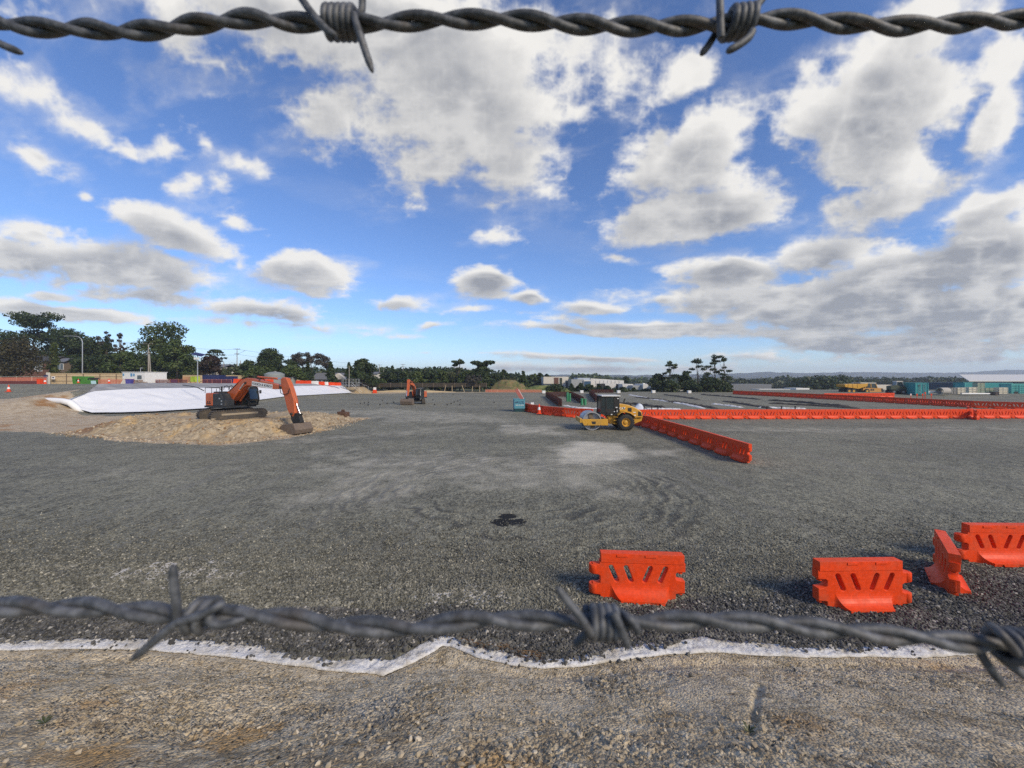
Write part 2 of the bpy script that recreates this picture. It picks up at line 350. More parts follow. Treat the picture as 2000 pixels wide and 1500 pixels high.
for pl, wt, sf in (([(520, 803), (760, 797), (1000, 812), (1010, 830), (760, 826), (640, 813)], .40, 3), ([(1078, 872), (1130, 864), (1215, 866), (1240, 890), (1225, 906), (1105, 905)], .85, 1.0),
                   ([(960, 828), (1085, 832), (1110, 852), (1000, 848)], .55, 1.6), ([(1255, 878), (1340, 872), (1330, 892), (1270, 892)], .55, 1.2), ([(20, 905), (640, 900), (700, 930), (200, 945)], .25, 2.5),
                   ([(540, 975), (800, 960), (820, 990), (560, 1030)], .22, 1.5), ([(1300, 836), (2000, 834), (2200, 842), (1500, 846)], .40, 2.0), ([(620, 880), (1250, 888), (1215, 985), (900, 960), (520, 1025)], .42, 2.5), ([(430, 866), (900, 828), (960, 836), (560, 872)], .35, 1.5)):
    Dm = np.maximum(Dm, wt*ss(-sf, sf, seg_sd(gx, gy, gp(pl))+wob*sf*2.2))
grass = ss(119, 127, gy+wob*10)*(1-ss(-47, -53, gx)*(1-ss(125, 150, gy)))
grass = np.maximum(grass*(1-ss(55, 70, gx)*(1-ss(128, 140, gy))), 0)
dark = (1-.6*ss(6.4, 7.6, gy+wob*1.2-ss(2, 8, gx)*1.8)-.4*ss(7.5, 11, gy+wob*3))
spl = np.exp(-((gy-8.45)/.85)**2)*np.exp(-((gx+7.6)/2.0)**2)+np.exp(-((gy-7.55)/.6)**2)*np.exp(-((gx+1.0)/1.5)**2)+.6*np.exp(-((gy-8.2)/.8)**2)*ss(9.5, 11.5, gx)+.45*np.exp(-((gy-7.2)/.5)**2)*np.exp(-((gx-1.6)/1.2)**2)

def gravel_mat():
    m, t = newmat('gravel_yard'); o = t.obj()
    vz = t.n('ShaderNodeTexVoronoi', {'Vector': o, 'Scale': 21, 'Randomness': 1.0}); vc = t.n('ShaderNodeSeparateColor', {0: vz.outputs['Color']})
    v2 = t.n('ShaderNodeTexVoronoi', {'Vector': o, 'Scale': 46}); v2c = t.n('ShaderNodeSeparateColor', {0: v2.outputs['Color']})
    g8 = t.noise(t.scale(o, (1, .55, 1)), 11, 3, .75); g3 = t.noise(t.scale(o, (1, .5, 1)), 2.2, 4, .75)
    stone = t.m('ADD', t.m('MULTIPLY', vc.outputs[0], .45), t.m('MULTIPLY', v2c.outputs[0], .25))
    stone = t.m('ADD', stone, t.m('ADD', t.m('MULTIPLY', t.m('SUBTRACT', t.rng(g8, .32, .68, 0, 1, 'LINEAR'), .36), .85), t.m('MULTIPLY', t.m('SUBTRACT', t.rng(g3, .3, .7, 0, 1, 'LINEAR'), .5), .45)), clamp=True)  # coarse noise also paints the shade among rough gravel clumps into the tone
    big = t.noise(t.scale(o, (.09, .16, 1)), 1.0, 6, .62); med = t.noise(o, .9, 6, .65)
    fresh = t.mix(stone, (.040, .039, .030), (.235, .228, .170))
    dusty = t.mix(stone, (.125, .121, .088), (.435, .418, .305))
    c = t.mix(t.rng(t.m('ADD', big, t.m('MULTIPLY', t.m('SUBTRACT', med, .5), .6)), .36, .62), fresh, dusty)
    c = t.mix(.62, c, t.mix(stone, (.054, .053, .041), (.295, .286, .218)))
    ring = t.n('ShaderNodeVectorMath', {0: o, 1: (.2, 15.6, 0)}, operation='SUBTRACT').outputs[0]
    rl = t.n('ShaderNodeVectorMath', {0: ring}, operation='LENGTH').outputs['Value']
    rn = t.m('ADD', rl, t.m('MULTIPLY', t.noise(o, .42, 4, .6), 2.6))
    rw = t.m('MULTIPLY', t.m('SINE', t.m('MULTIPLY', rn, 11.0)), t.m('MULTIPLY', t.rng(rl, 2.2, 4.0), t.rng(rl, 8.6, 6.4)))
    rw = t.m('MULTIPLY', rw, t.rng(t.noise(o, .45, 4, .6), .40, .60))
    c = t.mix(t.m('MULTIPLY', rw, .85, clamp=True), c, (.045, .045, .04))
    tr = t.m('MULTIPLY', t.rng(t.noise(t.scale(o, (.9, .05, 1)), 1.6, 3), .52, .68), .30)
    c = t.mix(tr, c, (.20, .195, .18))
    c = t.mix(t.m('MULTIPLY', t.attr('dark'), .62), c, t.mix(stone, (.024, .024, .021), (.135, .132, .112)))
    du = t.rng(t.m('ADD', t.attr('dust'), t.m('MULTIPLY', t.m('SUBTRACT', med, .5), .8)), .12, 1.0, 0, 1)
    c = t.mix(t.m('MULTIPLY', du, t.m('GREATER_THAN', t.attr('dust'), .01)), c, t.mix(med, (.41, .385, .31), (.66, .62, .51)))
    # crumbs of white clay trodden into the stone
    sn = t.noise(t.scale(o, (1.0, .62, 1)), 3.4, 7, .68)
    c = t.mix(t.m('MULTIPLY', t.rng(t.m('ADD', sn, t.m('MULTIPLY', t.attr('splotch'), .27)), .70, .75), .9), c, (.60, .57, .51))
    for (ox, oy, rr) in ((-.14, 12.0, .34), (-.25, 11.52, .46), (.14, 11.58, .36)):
        q = t.n('ShaderNodeMapping', {'Vector': o, 'Location': (ox, oy, 0), 'Scale': (rr, rr*.8, 9)}, vector_type='TEXTURE').outputs[0]
        l = t.n('ShaderNodeVectorMath', {0: q}, operation='LENGTH').outputs['Value']
        c = t.mix(t.rng(t.m('ADD', l, t.m('MULTIPLY', t.m('SUBTRACT', t.noise(o, 7, 4), .5), 1.3)), .95, .75), c, (.008, .008, .008))
    en = t.noise(o, 1.7, 7, .65); ef = t.noise(o, 9, 5, .6)
    ec = t.mix(t.rng(en, .35, .65), (.33, .235, .13), (.52, .43, .30)); ec = t.mix(t.rng(ef, .45, .75), ec, (.58, .51, .40))
    ec = t.mix(t.rng(t.noise(o, .33, 4), .55, .70), ec, (.33, .17, .06))
    ea = t.rng(t.m('ADD', t.attr('earth'), t.m('MULTIPLY', t.m('SUBTRACT', ef, .5), .7)), .38, .62)
    c = t.mix(ea, c, ec)
    gc = t.mix(t.noise(o, .05, 6, .65), (.030, .045, .014), (.12, .115, .045))
    c = t.mix(t.attr('grass'), c, gc)
    h = t.m('SUBTRACT', 1.0, vz.outputs['Distance']); h = t.m('ADD', h, t.m('MULTIPLY', t.m('SUBTRACT', 1.0, v2.outputs['Distance']), .4))
    h = t.m('ADD', h, t.m('MULTIPLY', rw, .9))
    b = t.bump(h, .8, .03); b = t.bump(g8, .6, .07, b); b = t.bump(med, .5, .12, b)
    t.out(c, .82, b, 0, **{'Specular IOR Level': .35}); return m
GRAVEL = gravel_mat()
gr = npmesh('ground', np.stack([gx, gy, gz], 2).reshape(-1, 3), gridq(*gx.shape), GRAVEL, True, {'earth': E, 'dust': Dm, 'grass': grass, 'dark': dark, 'splotch': spl})
tag(gr, 'wide grey gravel yard with pale dust patches running to the fields beyond', kind='structure')
# a patch of ground under and behind the eye, so the bank stands on something
bk = MB(); bk.quad((-400, -300, -.6), (400, -300, -.6), (400, 5.6, -.6), (-400, 5.6, -.6)); tag(bk.build('field', paint('rear_grass', (.08, .09, .03), .9), None), 'rough grass field at the back of the earth bank', kind='structure')

# --- clay bank at the fence
bx = np.arange(-11.5, 11.5, .019); by = np.concatenate([np.arange(-1.5, 2.2, .09), np.arange(2.2, 7.0, .019)])
X, Y = np.meshgrid(bx, by)
ysm = np.convolve(np.pad(ybot(bx), 90, 'edge'), np.hanning(181)/np.hanning(181).sum(), 'valid')[None, :]
sraw = ybot(X)-Y; s = np.where(sraw > 0, np.maximum(ysm-.12-Y, 0), sraw)
z = np.where(sraw > 0, .44*s*ss(0, .5, s)+.03*ss(0, .15, sraw), -.16*ss(0, .2, -s))
z = np.where(Y < 2.9, np.minimum(z, z*0+1.22+.05*(2.9-Y)+.02*s), z)
on = ss(-.02, .25, sraw)
lump = fbm(X*1.3, Y*1.3, 5, .55)
cl1, cl2 = worley(X*9+fbm(X*6, Y*6, 2), Y*9)
d1, d2 = worley(X*22, Y*22+7)
crackmask = np.clip(ss(.52, .62, fbm(X*.8+4, Y*.8, 3))+ss(2.9, 2.4, Y)+.9*np.exp(-((X-.6)/1.1)**2-((Y-5.0)/.45)**2), 0, 1)
crack = ss(.09, .0, cl2-cl1)*crackmask
rough = ss(.42, .62, fbm(X*.55+20, Y*.9+3, 3))*(.35+.65*ss(5.2, 3.6, Y))+.15
z = z+on*((lump-.5)*.085+(fbm(X*5, Y*5, 4)-.5)*.034*(.4+rough)+(.5-d1)*.030*rough*2+(fbm(X*34, Y*34, 3)-.5)*.014-crack*.022)
rillf = 0
for (ax, ay, ex, ey, wd, dp) in ((-4.05, 4.55, -3.05, 3.62, .07, .03), (3.05, 4.75, 2.20, 3.55, .07, .035), (.35, 4.2, .85, 3.4, .07, .025)):
    tt = np.clip(((X-ax)*(ex-ax)+(Y-ay)*(ey-ay))/((ex-ax)**2+(ey-ay)**2), 0, 1)
    rr = np.hypot(X-ax-tt*(ex-ax), Y-ay-tt*(ey-ay))+(lump-.5)*.06
    rillf = rillf-dp*ss(wd, 0, rr)+.0*dp*np.exp(-((rr-wd*1.5)/(wd*.6))**2)
z = z+rillf*on
def bank_mat():
    m, t = newmat('clay_bank'); o = t.obj()
    a = t.noise(o, 1.1, 7, .62); b = t.noise(o, 6, 7, .68); c3 = t.noise(o, 30, 5, .65)
    c = t.mix(t.rng(a, .33, .66), (.31, .245, .145), (.58, .475, .315))
    c = t.mix(t.rng(b, .42, .70), c, (.66, .565, .40)); c = t.mix(t.m('MULTIPLY', t.rng(b, .46, .28), .75), c, (.13, .095, .055))
    c = t.mix(t.m('MULTIPLY', t.rng(t.noise(o, .9, 5, .6), .56, .70), .65), c, (.36, .215, .085))
    c = t.mix(t.m('MULTIPLY', t.rng(t.noise(o, .62, 4, .6), .58, .72), .5), c, (.42, .41, .36))
    vz = t.n('ShaderNodeTexVoronoi', {'Vector': o, 'Scale': 38}); vc = t.n('ShaderNodeSeparateColor', {0: vz.outputs['Color']})
    c = t.mix(t.m('MULTIPLY', t.rng(vc.outputs[0], .80, .92), .6), c, (.52, .47, .38)); c = t.mix(t.m('MULTIPLY', t.rng(vc.outputs[1], .86, .95), .7), c, (.06, .058, .055))
    c = t.mix(t.m('MULTIPLY', t.attr('crack'), .8), c, (.07, .055, .04))
    c = t.mix(t.m('MULTIPLY', t.m('MULTIPLY', t.attr('rough'), t.rng(t.noise(o, 3.2, 5, .7), .40, .62)), .6), c, (.16, .12, .075))
    for (ox, oy, rx, ry) in ((-2.68, 3.72, .42, .30), (-3.6, 3.3, .5, .25), (-.1, 3.1, .4, .2)):
        q = t.n('ShaderNodeMapping', {'Vector': o, 'Location': (ox, oy, .8), 'Scale': (rx, ry, 9)}, vector_type='TEXTURE').outputs[0]
        l = t.n('ShaderNodeVectorMath', {0: q}, operation='LENGTH').outputs['Value']
        c = t.mix(t.m('MULTIPLY', t.rng(t.m('ADD', l, t.m('MULTIPLY', t.m('SUBTRACT', b, .5), 2.0)), 1.1, .3), .75), c, (.42, .265, .11))
    h = t.m('ADD', t.m('MULTIPLY', c3, .7), t.m('SUBTRACT', .6, vz.outputs['Distance']))
    t.out(c, .9, t.bump(h, .95, .018), 0, **{'Specular IOR Level': .25}); return m
bank = npmesh('earth_bank', np.stack([X, Y, z], 2).reshape(-1, 3), gridq(*X.shape), bank_mat(), True, {'crack': crack, 'rough': np.clip(ss(4.75, 3.3, Y+(fbm(X*.9, Y*2, 3)-.5)*1.2), 0, 1)})
tag(bank, 'dry cracked clay bank sloping down to the gravel', kind='structure')
BZ = z
def bank_z(x, y):
    i = np.clip(np.searchsorted(by, y)-1, 0, len(by)-1); j = np.clip(np.searchsorted(bx, x)-1, 0, len(bx)-1); return BZ[i, j]

# --- white cloth whose hem pokes out from under the gravel
xs = np.linspace(-11.3, 11.3, 1500); k = np.linspace(0, 1, 15)
yb = ybot(xs)+(fbm(xs*6, xs*0, 3)-.5)*.035; yt = ytop(xs)+.16
CXX = np.repeat(xs[:, None], len(k), 1); CYY = yb[:, None]*(1-k)+yt[:, None]*k
CXX = CXX+(fbm(CXX*3+8, CYY*5, 3)-.5)*.07
cz_amp = 1
hump = np.sin(np.clip(k*1.25, 0, 1)*math.pi)**.8
cz = .010+.020*hump[None, :]*(.1+1.6*fbm(CXX*1.7, CYY*.2, 3))+(fbm(CXX*5+CYY*7, CYY*14-CXX*4, 4)-.5)*.06*hump[None, :]-(np.abs(fbm(CXX*9+CYY*19, CYY*12-CXX*6, 3)-.5))*.11*hump[None, :]+.02
edge_sink = ss(.55, 1.0, k)[None, :]*.085
CZZ = cz-edge_sink
CZZ[:, 0] = bank_z(xs, yb)+.006
m, t = newmat('white_geotextile'); o = t.obj()
ca = t.mix(t.rng(t.noise(o, 2.2, 6, .65), .42, .72), (.66, .665, .67), (.46, .43, .37)); ca = t.mix(t.m('MULTIPLY', t.rng(t.noise(o, 9, 5, .7), .58, .72), .6), ca, (.30, .25, .19))
t.out(ca, .85, t.bump(t.noise(t.scale(o, (1, 2.2, 1)), 9, 5, .62, 1.5), .9, .035))
GEO = m
gt = npmesh('geotextile_hem', np.stack([CXX, CYY, CZZ], 2).reshape(-1, 3), gridq(*CXX.shape), GEO, True)
sol = gt.modifiers.new('cloth', 'SOLIDIFY'); sol.thickness = .004
tag(gt, 'crumpled white cloth hem showing between the dark gravel and the clay bank', 'ground cloth')

# --- loose stones
def stones(name, pts, size, mat, seed=0, flat=.7):
    r = np.random.default_rng(seed); n = len(pts)
    ph = (1+5**.5)/2
    iv = np.array([(-1, ph, 0), (1, ph, 0), (-1, -ph, 0), (1, -ph, 0), (0, -1, ph), (0, 1, ph), (0, -1, -ph), (0, 1, -ph), (ph, 0, -1), (ph, 0, 1), (-ph, 0, -1), (-ph, 0, 1)])/np.hypot(1, ph)
    itri = np.array([(0, 11, 5), (0, 5, 1), (0, 1, 7), (0, 7, 10), (0, 10, 11), (1, 5, 9), (5, 11, 4), (11, 10, 2), (10, 7, 6), (7, 1, 8), (3, 9, 4), (3, 4, 2), (3, 2, 6), (3, 6, 8), (3, 8, 9), (4, 9, 5), (2, 4, 11), (6, 2, 10), (8, 6, 7), (9, 8, 1)])
    V = iv[None]*(1+(r.random((n, 12, 1))-.5)*.75)
    V = V*np.stack([.6+.7*r.random(n), .5+.6*r.random(n), flat*(.55+.6*r.random(n))], 1)[:, None, :]
    q = r.normal(size=(n, 4)); q[:, 1:3] *= .45; q /= np.linalg.norm(q, axis=1)[:, None]
    w_, x_, y_, z_ = q.T
    Rm = np.stack([1-2*(y_*y_+z_*z_), 2*(x_*y_-z_*w_), 2*(x_*z_+y_*w_), 2*(x_*y_+z_*w_), 1-2*(x_*x_+z_*z_), 2*(y_*z_-x_*w_), 2*(x_*z_-y_*w_), 2*(y_*z_+x_*w_), 1-2*(x_*x_+y_*y_)], 1).reshape(n, 3, 3)
    V = np.einsum('nij,nkj->nki', Rm, V)*np.asarray(size)[:, None, None]+np.asarray(pts)[:, None, :]
    return npmesh(name, V.reshape(-1, 3), (itri[None]+(np.arange(n)*12)[:, None, None]).reshape(-1, 3), mat)
def stone_mat(name, a, b, c_, f=.06):
    m, t = newmat(name); rnd = t.n('ShaderNodeNewGeometry').outputs['Random Per Island']; o = t.obj()
    c = t.mix(rnd, a, b); c = t.mix(t.m('GREATER_THAN', t.m('FRACT', t.m('MULTIPLY', rnd, 37.7)), 1-f), c, c_)
    c = t.mix(t.m('MULTIPLY', t.rng(t.noise(o, 2.0, 5, .6), .5, .7), .35), c, c_)
    t.out(c, .78, t.bump(t.noise(o, 60, 3), .4, .006)); return m
DSTONE = stone_mat('dark_gravel_stone', (.020, .020, .019), (.125, .122, .110), (.34, .32, .28), .05)
n = 88000
yy = 5.5+np.abs(RNG.normal(size=n))*2.6+RNG.random(n)*.7; xx = (RNG.random(n)*2-1)*yy*1.5
keep = (yy > ytop(xx)-.07+(RNG.random(n)**3)*.12+(fbm(xx*5, yy*0, 3)-.5)*.10) & (yy < 15); xx, yy = xx[keep], yy[keep]
n2_ = 650; x2 = (RNG.random(n2_)*2-1)*9; y2 = ytop(x2)-RNG.random(n2_)**2*.30
clump = fbm(x2*1.1+3, y2*1.1, 3) > .5-.25*((x2 > .6) & (x2 < 2.4)); x2, y2 = x2[clump], y2[clump]
sx = np.concatenate([xx, x2]); sy = np.concatenate([yy, y2])
ln_ = (ss(-.12, .10, sy-ytop(sx)))
sz_ = np.where(sy > ytop(sx), ln_*.05-.02+.03, .075*np.clip((sy-ybot(sx))/.1, 0, 1)+.01)
gi_ = np.clip(np.searchsorted(dn, sy)-1, 0, len(dn)-1); gj_ = np.clip(((sx/np.maximum(sy, .1)+2.0)/4*(len(us)-1)).round().astype(int), 0, len(us)-1)
sz_ = np.where(sy > ytop(sx), np.maximum(gz[gi_, gj_], sz_*0-.01)+.006, sz_)
size = .013+.021*RNG.random(len(sx))**1.4*np.where(sy < 8.2, 1.1, np.maximum(.45, .95-(sy-8.2)*.09))
nr_ = sy < 7.05+(fbm(sx*.8, sy*.8, 3)-.5)*1.2+ss(2, 8, sx)*1.5
GSTONE = stone_mat('dusty_gravel_stone', (.050, .050, .040), (.215, .208, .165), (.36, .34, .27), .05)
g1 = stones('gravel', np.stack([sx, sy, sz_], 1)[nr_], size[nr_]*1.12, DSTONE, 3); tag(g1, 'loose dark crushed stone heaped along the hem of the white cloth', kind='stuff')
g1 = stones('gravel', np.stack([sx, sy, sz_], 1)[~nr_], size[~nr_], GSTONE, 4); tag(g1, 'dusty grey stones trodden into the yard past the dark edge', kind='stuff')
# crumbs of clay on the bank
n = 12000; cx_ = (RNG.random(n)*2-1)*9; cy_ = 2.2+RNG.random(n)*3.9
kk = (cy_ < ybot(cx_)-.05) & (fbm(cx_*.7+2, cy_*.9, 3)+.25*ss(4.6, 3.2, cy_)*RNG.random(n) > .50); cx_, cy_ = cx_[kk], cy_[kk]
CSTONE = stone_mat('clay_crumb', (.20, .16, .105), (.44, .37, .26), (.50, .44, .34), .10)
g2 = stones('clay_crumbs', np.stack([cx_, cy_, bank_z(cx_, cy_)+.003], 1), .006+.024*RNG.random(len(cx_))**3*(.6+.6*ss(4.6, 3.2, cy_)), CSTONE, 5); g2.name = 'rubble'; tag(g2, 'clay crumbs and pebbles scattered over the bank', kind='stuff')
xx = np.array([.95, 1.0, 1.08, 1.15, 1.22, 1.3, 1.02, 1.18, 1.4, 1.45, 2.35, 3.9, -2.5]); yy = np.array([5.22, 5.1, 5.16, 5.06, 5.2, 5.12, 4.95, 4.9, 5.15, 4.98, 5.05, 5.3, 4.2])
g3 = stones('stray_stones', np.stack([xx, yy, bank_z(xx, yy)+.012], 1), .02+.022*RNG.random(len(xx)), DSTONE, 9); g3.name = 'gravel'; tag(g3, 'a few dark stones strayed onto the clay below the cloth', kind='stuff')

# --- heap of broken limestone under the excavator
MX, MY = -25.0, 33.0
mu, mv = np.meshgrid(np.arange(-14, 14, .13), np.arange(-10.5, 8.5, .13))
hx, hy = mu+MX, mv+MY
heap_poly = gp([(128, 846), (170, 850), (250, 858), (330, 862), (430, 864), (520, 858), (600, 846), (665, 832), (690, 822)])+[(-15.8, 40.5), (-22, 42), (-30, 41), (-37, 37)]
sd_ = seg_sd(hx, hy, heap_poly)+(fbm(hx*.5, hy*.5, 3)-.5)*1.6
hz = .90*ss(-.1, 3.4, sd_)+(fbm(hx*1.2, hy*1.2, 4)-.5)*.48*ss(0, 1, sd_)*(1-.8*ss(4, 6, sd_))-.12*ss(.3, -.6, sd_)
w1_, w2_ = worley(hx*2.6, hy*2.6); hz = hz+(.5-w1_)*.32*ss(0, .8, sd_)*(1-.85*ss(3.2, 5, sd_))
xr = ss(-19, -17, hx)*ss(36, 32, hy); hz = hz*(1-.25*xr)
m, t = newmat('limestone_heap'); o = t.obj()
a = t.noise(o, .35, 5, .6); b = t.noise(o, 3.0, 6, .7)
c = t.mix(t.rng(b, .3, .7), (.22, .165, .10), (.44, .365, .25)); c = t.mix(t.m('MULTIPLY', t.rng(a, .52, .66), .8), c, (.50, .34, .15)); c = t.mix(t.m('MULTIPLY', t.rng(t.noise(o, .5, 4), .62, .70), .9), c, (.20, .105, .045))
q = t.n('ShaderNodeMapping', {'Vector': o, 'Location': (-10.2, -2.2, .3), 'Scale': (3.6, 2.2, 4)}, vector_type='TEXTURE').outputs[0]
l = t.n('ShaderNodeVectorMath', {0: q}, operation='LENGTH').outputs['Value']
c = t.mix(t.m('MULTIPLY', t.rng(t.m('ADD', l, t.m('MULTIPLY', t.m('SUBTRACT', b, .5), 1.4)), 1.1, .4), .85), c, (.19, .10, .045))
t.out(c, .92, t.bump(b, .8, .06)); HEAPM = m
heap = npmesh('rubble_heap', np.stack([hx-MX, hy-MY, hz], 2).reshape(-1, 3), gridq(*hx.shape), HEAPM, True); heap.location = (MX, MY, 0)
tag(heap, 'broad low heap of broken pale limestone under the big excavator', 'rubble heap')
n = 9000; px2 = MX+(RNG.random(n)*2-1)*13; py2 = MY-10+RNG.random(n)*18
sdp = seg_sd(px2, py2, heap_poly); kk = (sdp > -.9) & (sdp < 3.8); px2, py2 = px2[kk], py2[kk]
ii = np.clip(((py2-MY+10.5)/.13).astype(int), 0, hz.shape[0]-1); jj = np.clip(((px2-MX+14)/.13).astype(int), 0, hz.shape[1]-1)
LST = stone_mat('limestone_lump', (.20, .15, .095), (.50, .425, .305), (.28, .165, .08), .14)
LST_ = 1
st = stones('limestone_lumps', np.stack([px2-MX, py2-MY, np.maximum(hz[ii, jj], 0)+.01], 1), .03+.10*RNG.random(len(px2))**3, LST, 21); st.parent = heap; st.name = 'lump'; st['kind'] = 'stuff'

# --- lined bank below the upper level
def lined(name, lo_, hi_, mat, lift, seed, wr):
    nx_, ny_ = 240, 26; L = []
    for i in range(nx_):
        a_ = i/(nx_-1)*(len(lo_)-1); q = min(int(a_), len(lo_)-2); f = a_-q
        p0 = lo_[q].lerp(lo_[q+1], f); p1 = hi_[q].lerp(hi_[q+1], f)
        L.append([p0.lerp(p1, j/(ny_-1)) for j in range(ny_)])
    A = np.array([[tuple(v) for v in r_] for r_ in L])
    j = np.linspace(0, 1, ny_)[None, :]
    A[..., 2] = np.maximum(A[..., 2], H(A[..., 0], A[..., 1])+.06)
    A[..., 2] += lift+wr*(fbm(A[..., 0]*.5+A[..., 1]*.12+seed, A[..., 1]*.9, 3)-.5)*np.sin(np.clip(j, .02, 1)*math.pi)+.012*(np.abs((A[..., 1]*.27) % 1-.5) < .03)
    return npmesh(name, A.reshape(-1, 3), gridq(nx_, ny_), mat, True)
BL = [(162, 809, 46.8), (200, 809.5, 46.0), (300, 806.5, 48.0), (400, 800.5, 52.8), (500, 786.5, 68.4), (558, 780.5, 78.4), (640, 773.5, 94.4), (687, 769.5, 106.8)]
ML = [(174, 767, 50.0), (240, 762.5, 52.2), (312, 760, 55.7), (400, 759, 63.0), (506, 757.5, 79.0), (570, 756.5, 89), (664, 755.6, 112), (672, 757, 112)]
TL = [(187, 751.2, 53.0), (260, 750.6, 57), (352, 750.4, 63.7), (430, 750.4, 71), (500, 750.6, 82.6), (570, 751, 95), (655, 752.4, 116), (662, 754, 116)]
BL = [(120, 790, 46.0), (150, 800, 46.1)]+BL[1:]; BL[2] = (185, 809.3, 46.2); ML = [(134, 782, 46.6), (160, 773, 48.6), (185, 766, 50.6)]+ML[1:]; BL.insert(3, (240, 808.5, 46.6)); TL = [(140, 780, 46.8), (166, 770, 48.8), (192, 751.2, 53.2)]+TL[1:]
lo_ = [P(*q) for q in BL]; mi_ = [P(*q) for q in ML]; hi_ = [P(*q) for q in TL]
m, t = newmat('white_liner'); o = t.obj()
f_ = t.m('MULTIPLY', t.rng(t.noise(t.scale(o, (.25, 1.4, .3)), 1.0, 4, .6), .60, .70), .35)
c = t.mix(f_, (.75, .76, .77), (.52, .51, .48)); t.out(c, .6, t.bump(t.noise(t.scale(o, (.4, 2.0, .4)), 1.6, 4), .35, .08)); LIN = m
m, t = newmat('grey_liner'); o = t.obj(); c = t.mix(t.rng(t.noise(t.scale(o, (.3, .8, .3)), 1.2, 6, .65), .35, .7), (.22, .22, .225), (.34, .34, .34)); t.out(c, .8, t.bump(t.noise(o, 2, 4), .3, .05)); LING = m
o_ = lined('bank_liner', lo_, mi_, LIN, .14, 3, .32); tag(o_, 'white plastic sheeting pegged over the sloping bank', 'bank liner')
o_ = lined('bank_liner', mi_, hi_, LING, .10, 9, .12); tag(o_, 'grey cloth band along the crest of the bank above the white sheeting', 'bank liner')
tb = MB(); pts = [P(91, 782.5, 46.4), P(105, 783, 46.2), P(125, 784.5, 46.0), P(138, 788, 45.9), P(148, 796, 46.0), P(158, 805, 46.3), P(166, 808.5, 46.6)]
tb.tube([p+Vector((0, 0, .05)) for p in pts], [.30, .33, .34, .36, .36, .30, .2], 12); tag(tb.build('rolled_sheeting', LIN, None, True), 'rolled end of white sheeting lying on tan earth', 'sheeting roll')
for a_, b_, lab in (([(357, 755), (372, 757), (385, 759.5), (398, 766)], 57.5, 'black hose snaking over the crest of the white lined bank'), ([(225, 770), (240, 775), (252, 783), (262, 794)], 52.0, 'thin grey rope trailing down the near part of the white liner')):
    tb = MB(); tb.tube([P(x_, y_, b_-i*.9)+Vector((0, 0, .22)) for i, (x_, y_) in enumerate(a_)], .06, 6); tag(tb.build('hose', BLACK if 'black' in lab else GREY, None, True), lab, 'hose')
# ================================================================ barriers
def curve_plate(outer, holes, thick, bev):
    cu = bpy.data.curves.new('plate', 'CURVE'); cu.dimensions = '2D'; cu.fill_mode = 'BOTH'; cu.extrude = thick/2-bev; cu.bevel_depth = bev; cu.bevel_resolution = 1
    for pl in [outer]+holes:
        sp_ = cu.splines.new('POLY'); sp_.points.add(len(pl)-1); sp_.use_cyclic_u = True
        for p_, (a, b) in zip(sp_.points, pl): p_.co = (a, b, 0, 1)
    o = bpy.data.objects.new('plate', cu); COL.objects.link(o)
    me = bpy.data.meshes.new_from_object(o.evaluated_get(bpy.context.evaluated_depsgraph_get()))
    bpy.data.objects.remove(o); me.transform(Matrix.Rotation(R(90), 4, 'X')); return me
def slot(x0, z0, x1, z1, r):
    d = Vector((x1-x0, z1-z0)).normalized(); a0 = math.atan2(d.y, d.x); pts = []
    for k_ in range(7): pts.append((x1+r*math.cos(a0-math.pi/2+math.pi*k_/6), z1+r*math.sin(a0-math.pi/2+math.pi*k_/6)))
    for k_ in range(7): pts.append((x0+r*math.cos(a0+math.pi/2+math.pi*k_/6), z0+r*math.sin(a0+math.pi/2+math.pi*k_/6)))
    return pts
OUT = [(-.80, .80), (-.80, .745), (-.84, .735), (-.93, .735), (-.93, .54), (-.84, .535), (-.79, .50), (-.79, .33), (-.84, .305), (-.93, .305), (-.93, .10), (-.80, .09), (-.78, .03), (.62, .03), (.62, .16), (.67, .175), (.79, .185), (.79, .42), (.72, .43), (.64, .455), (.62, .48), (.62, .60), (.66, .635), (.80, .645), (.80, .80)]
SLOTS = [slot(-.60, .70, -.49, .415, .058), slot(-.31, .70, -.215, .415, .058), slot(.15, .70, .045, .415, .058), slot(.44, .70, .335, .415, .058)]
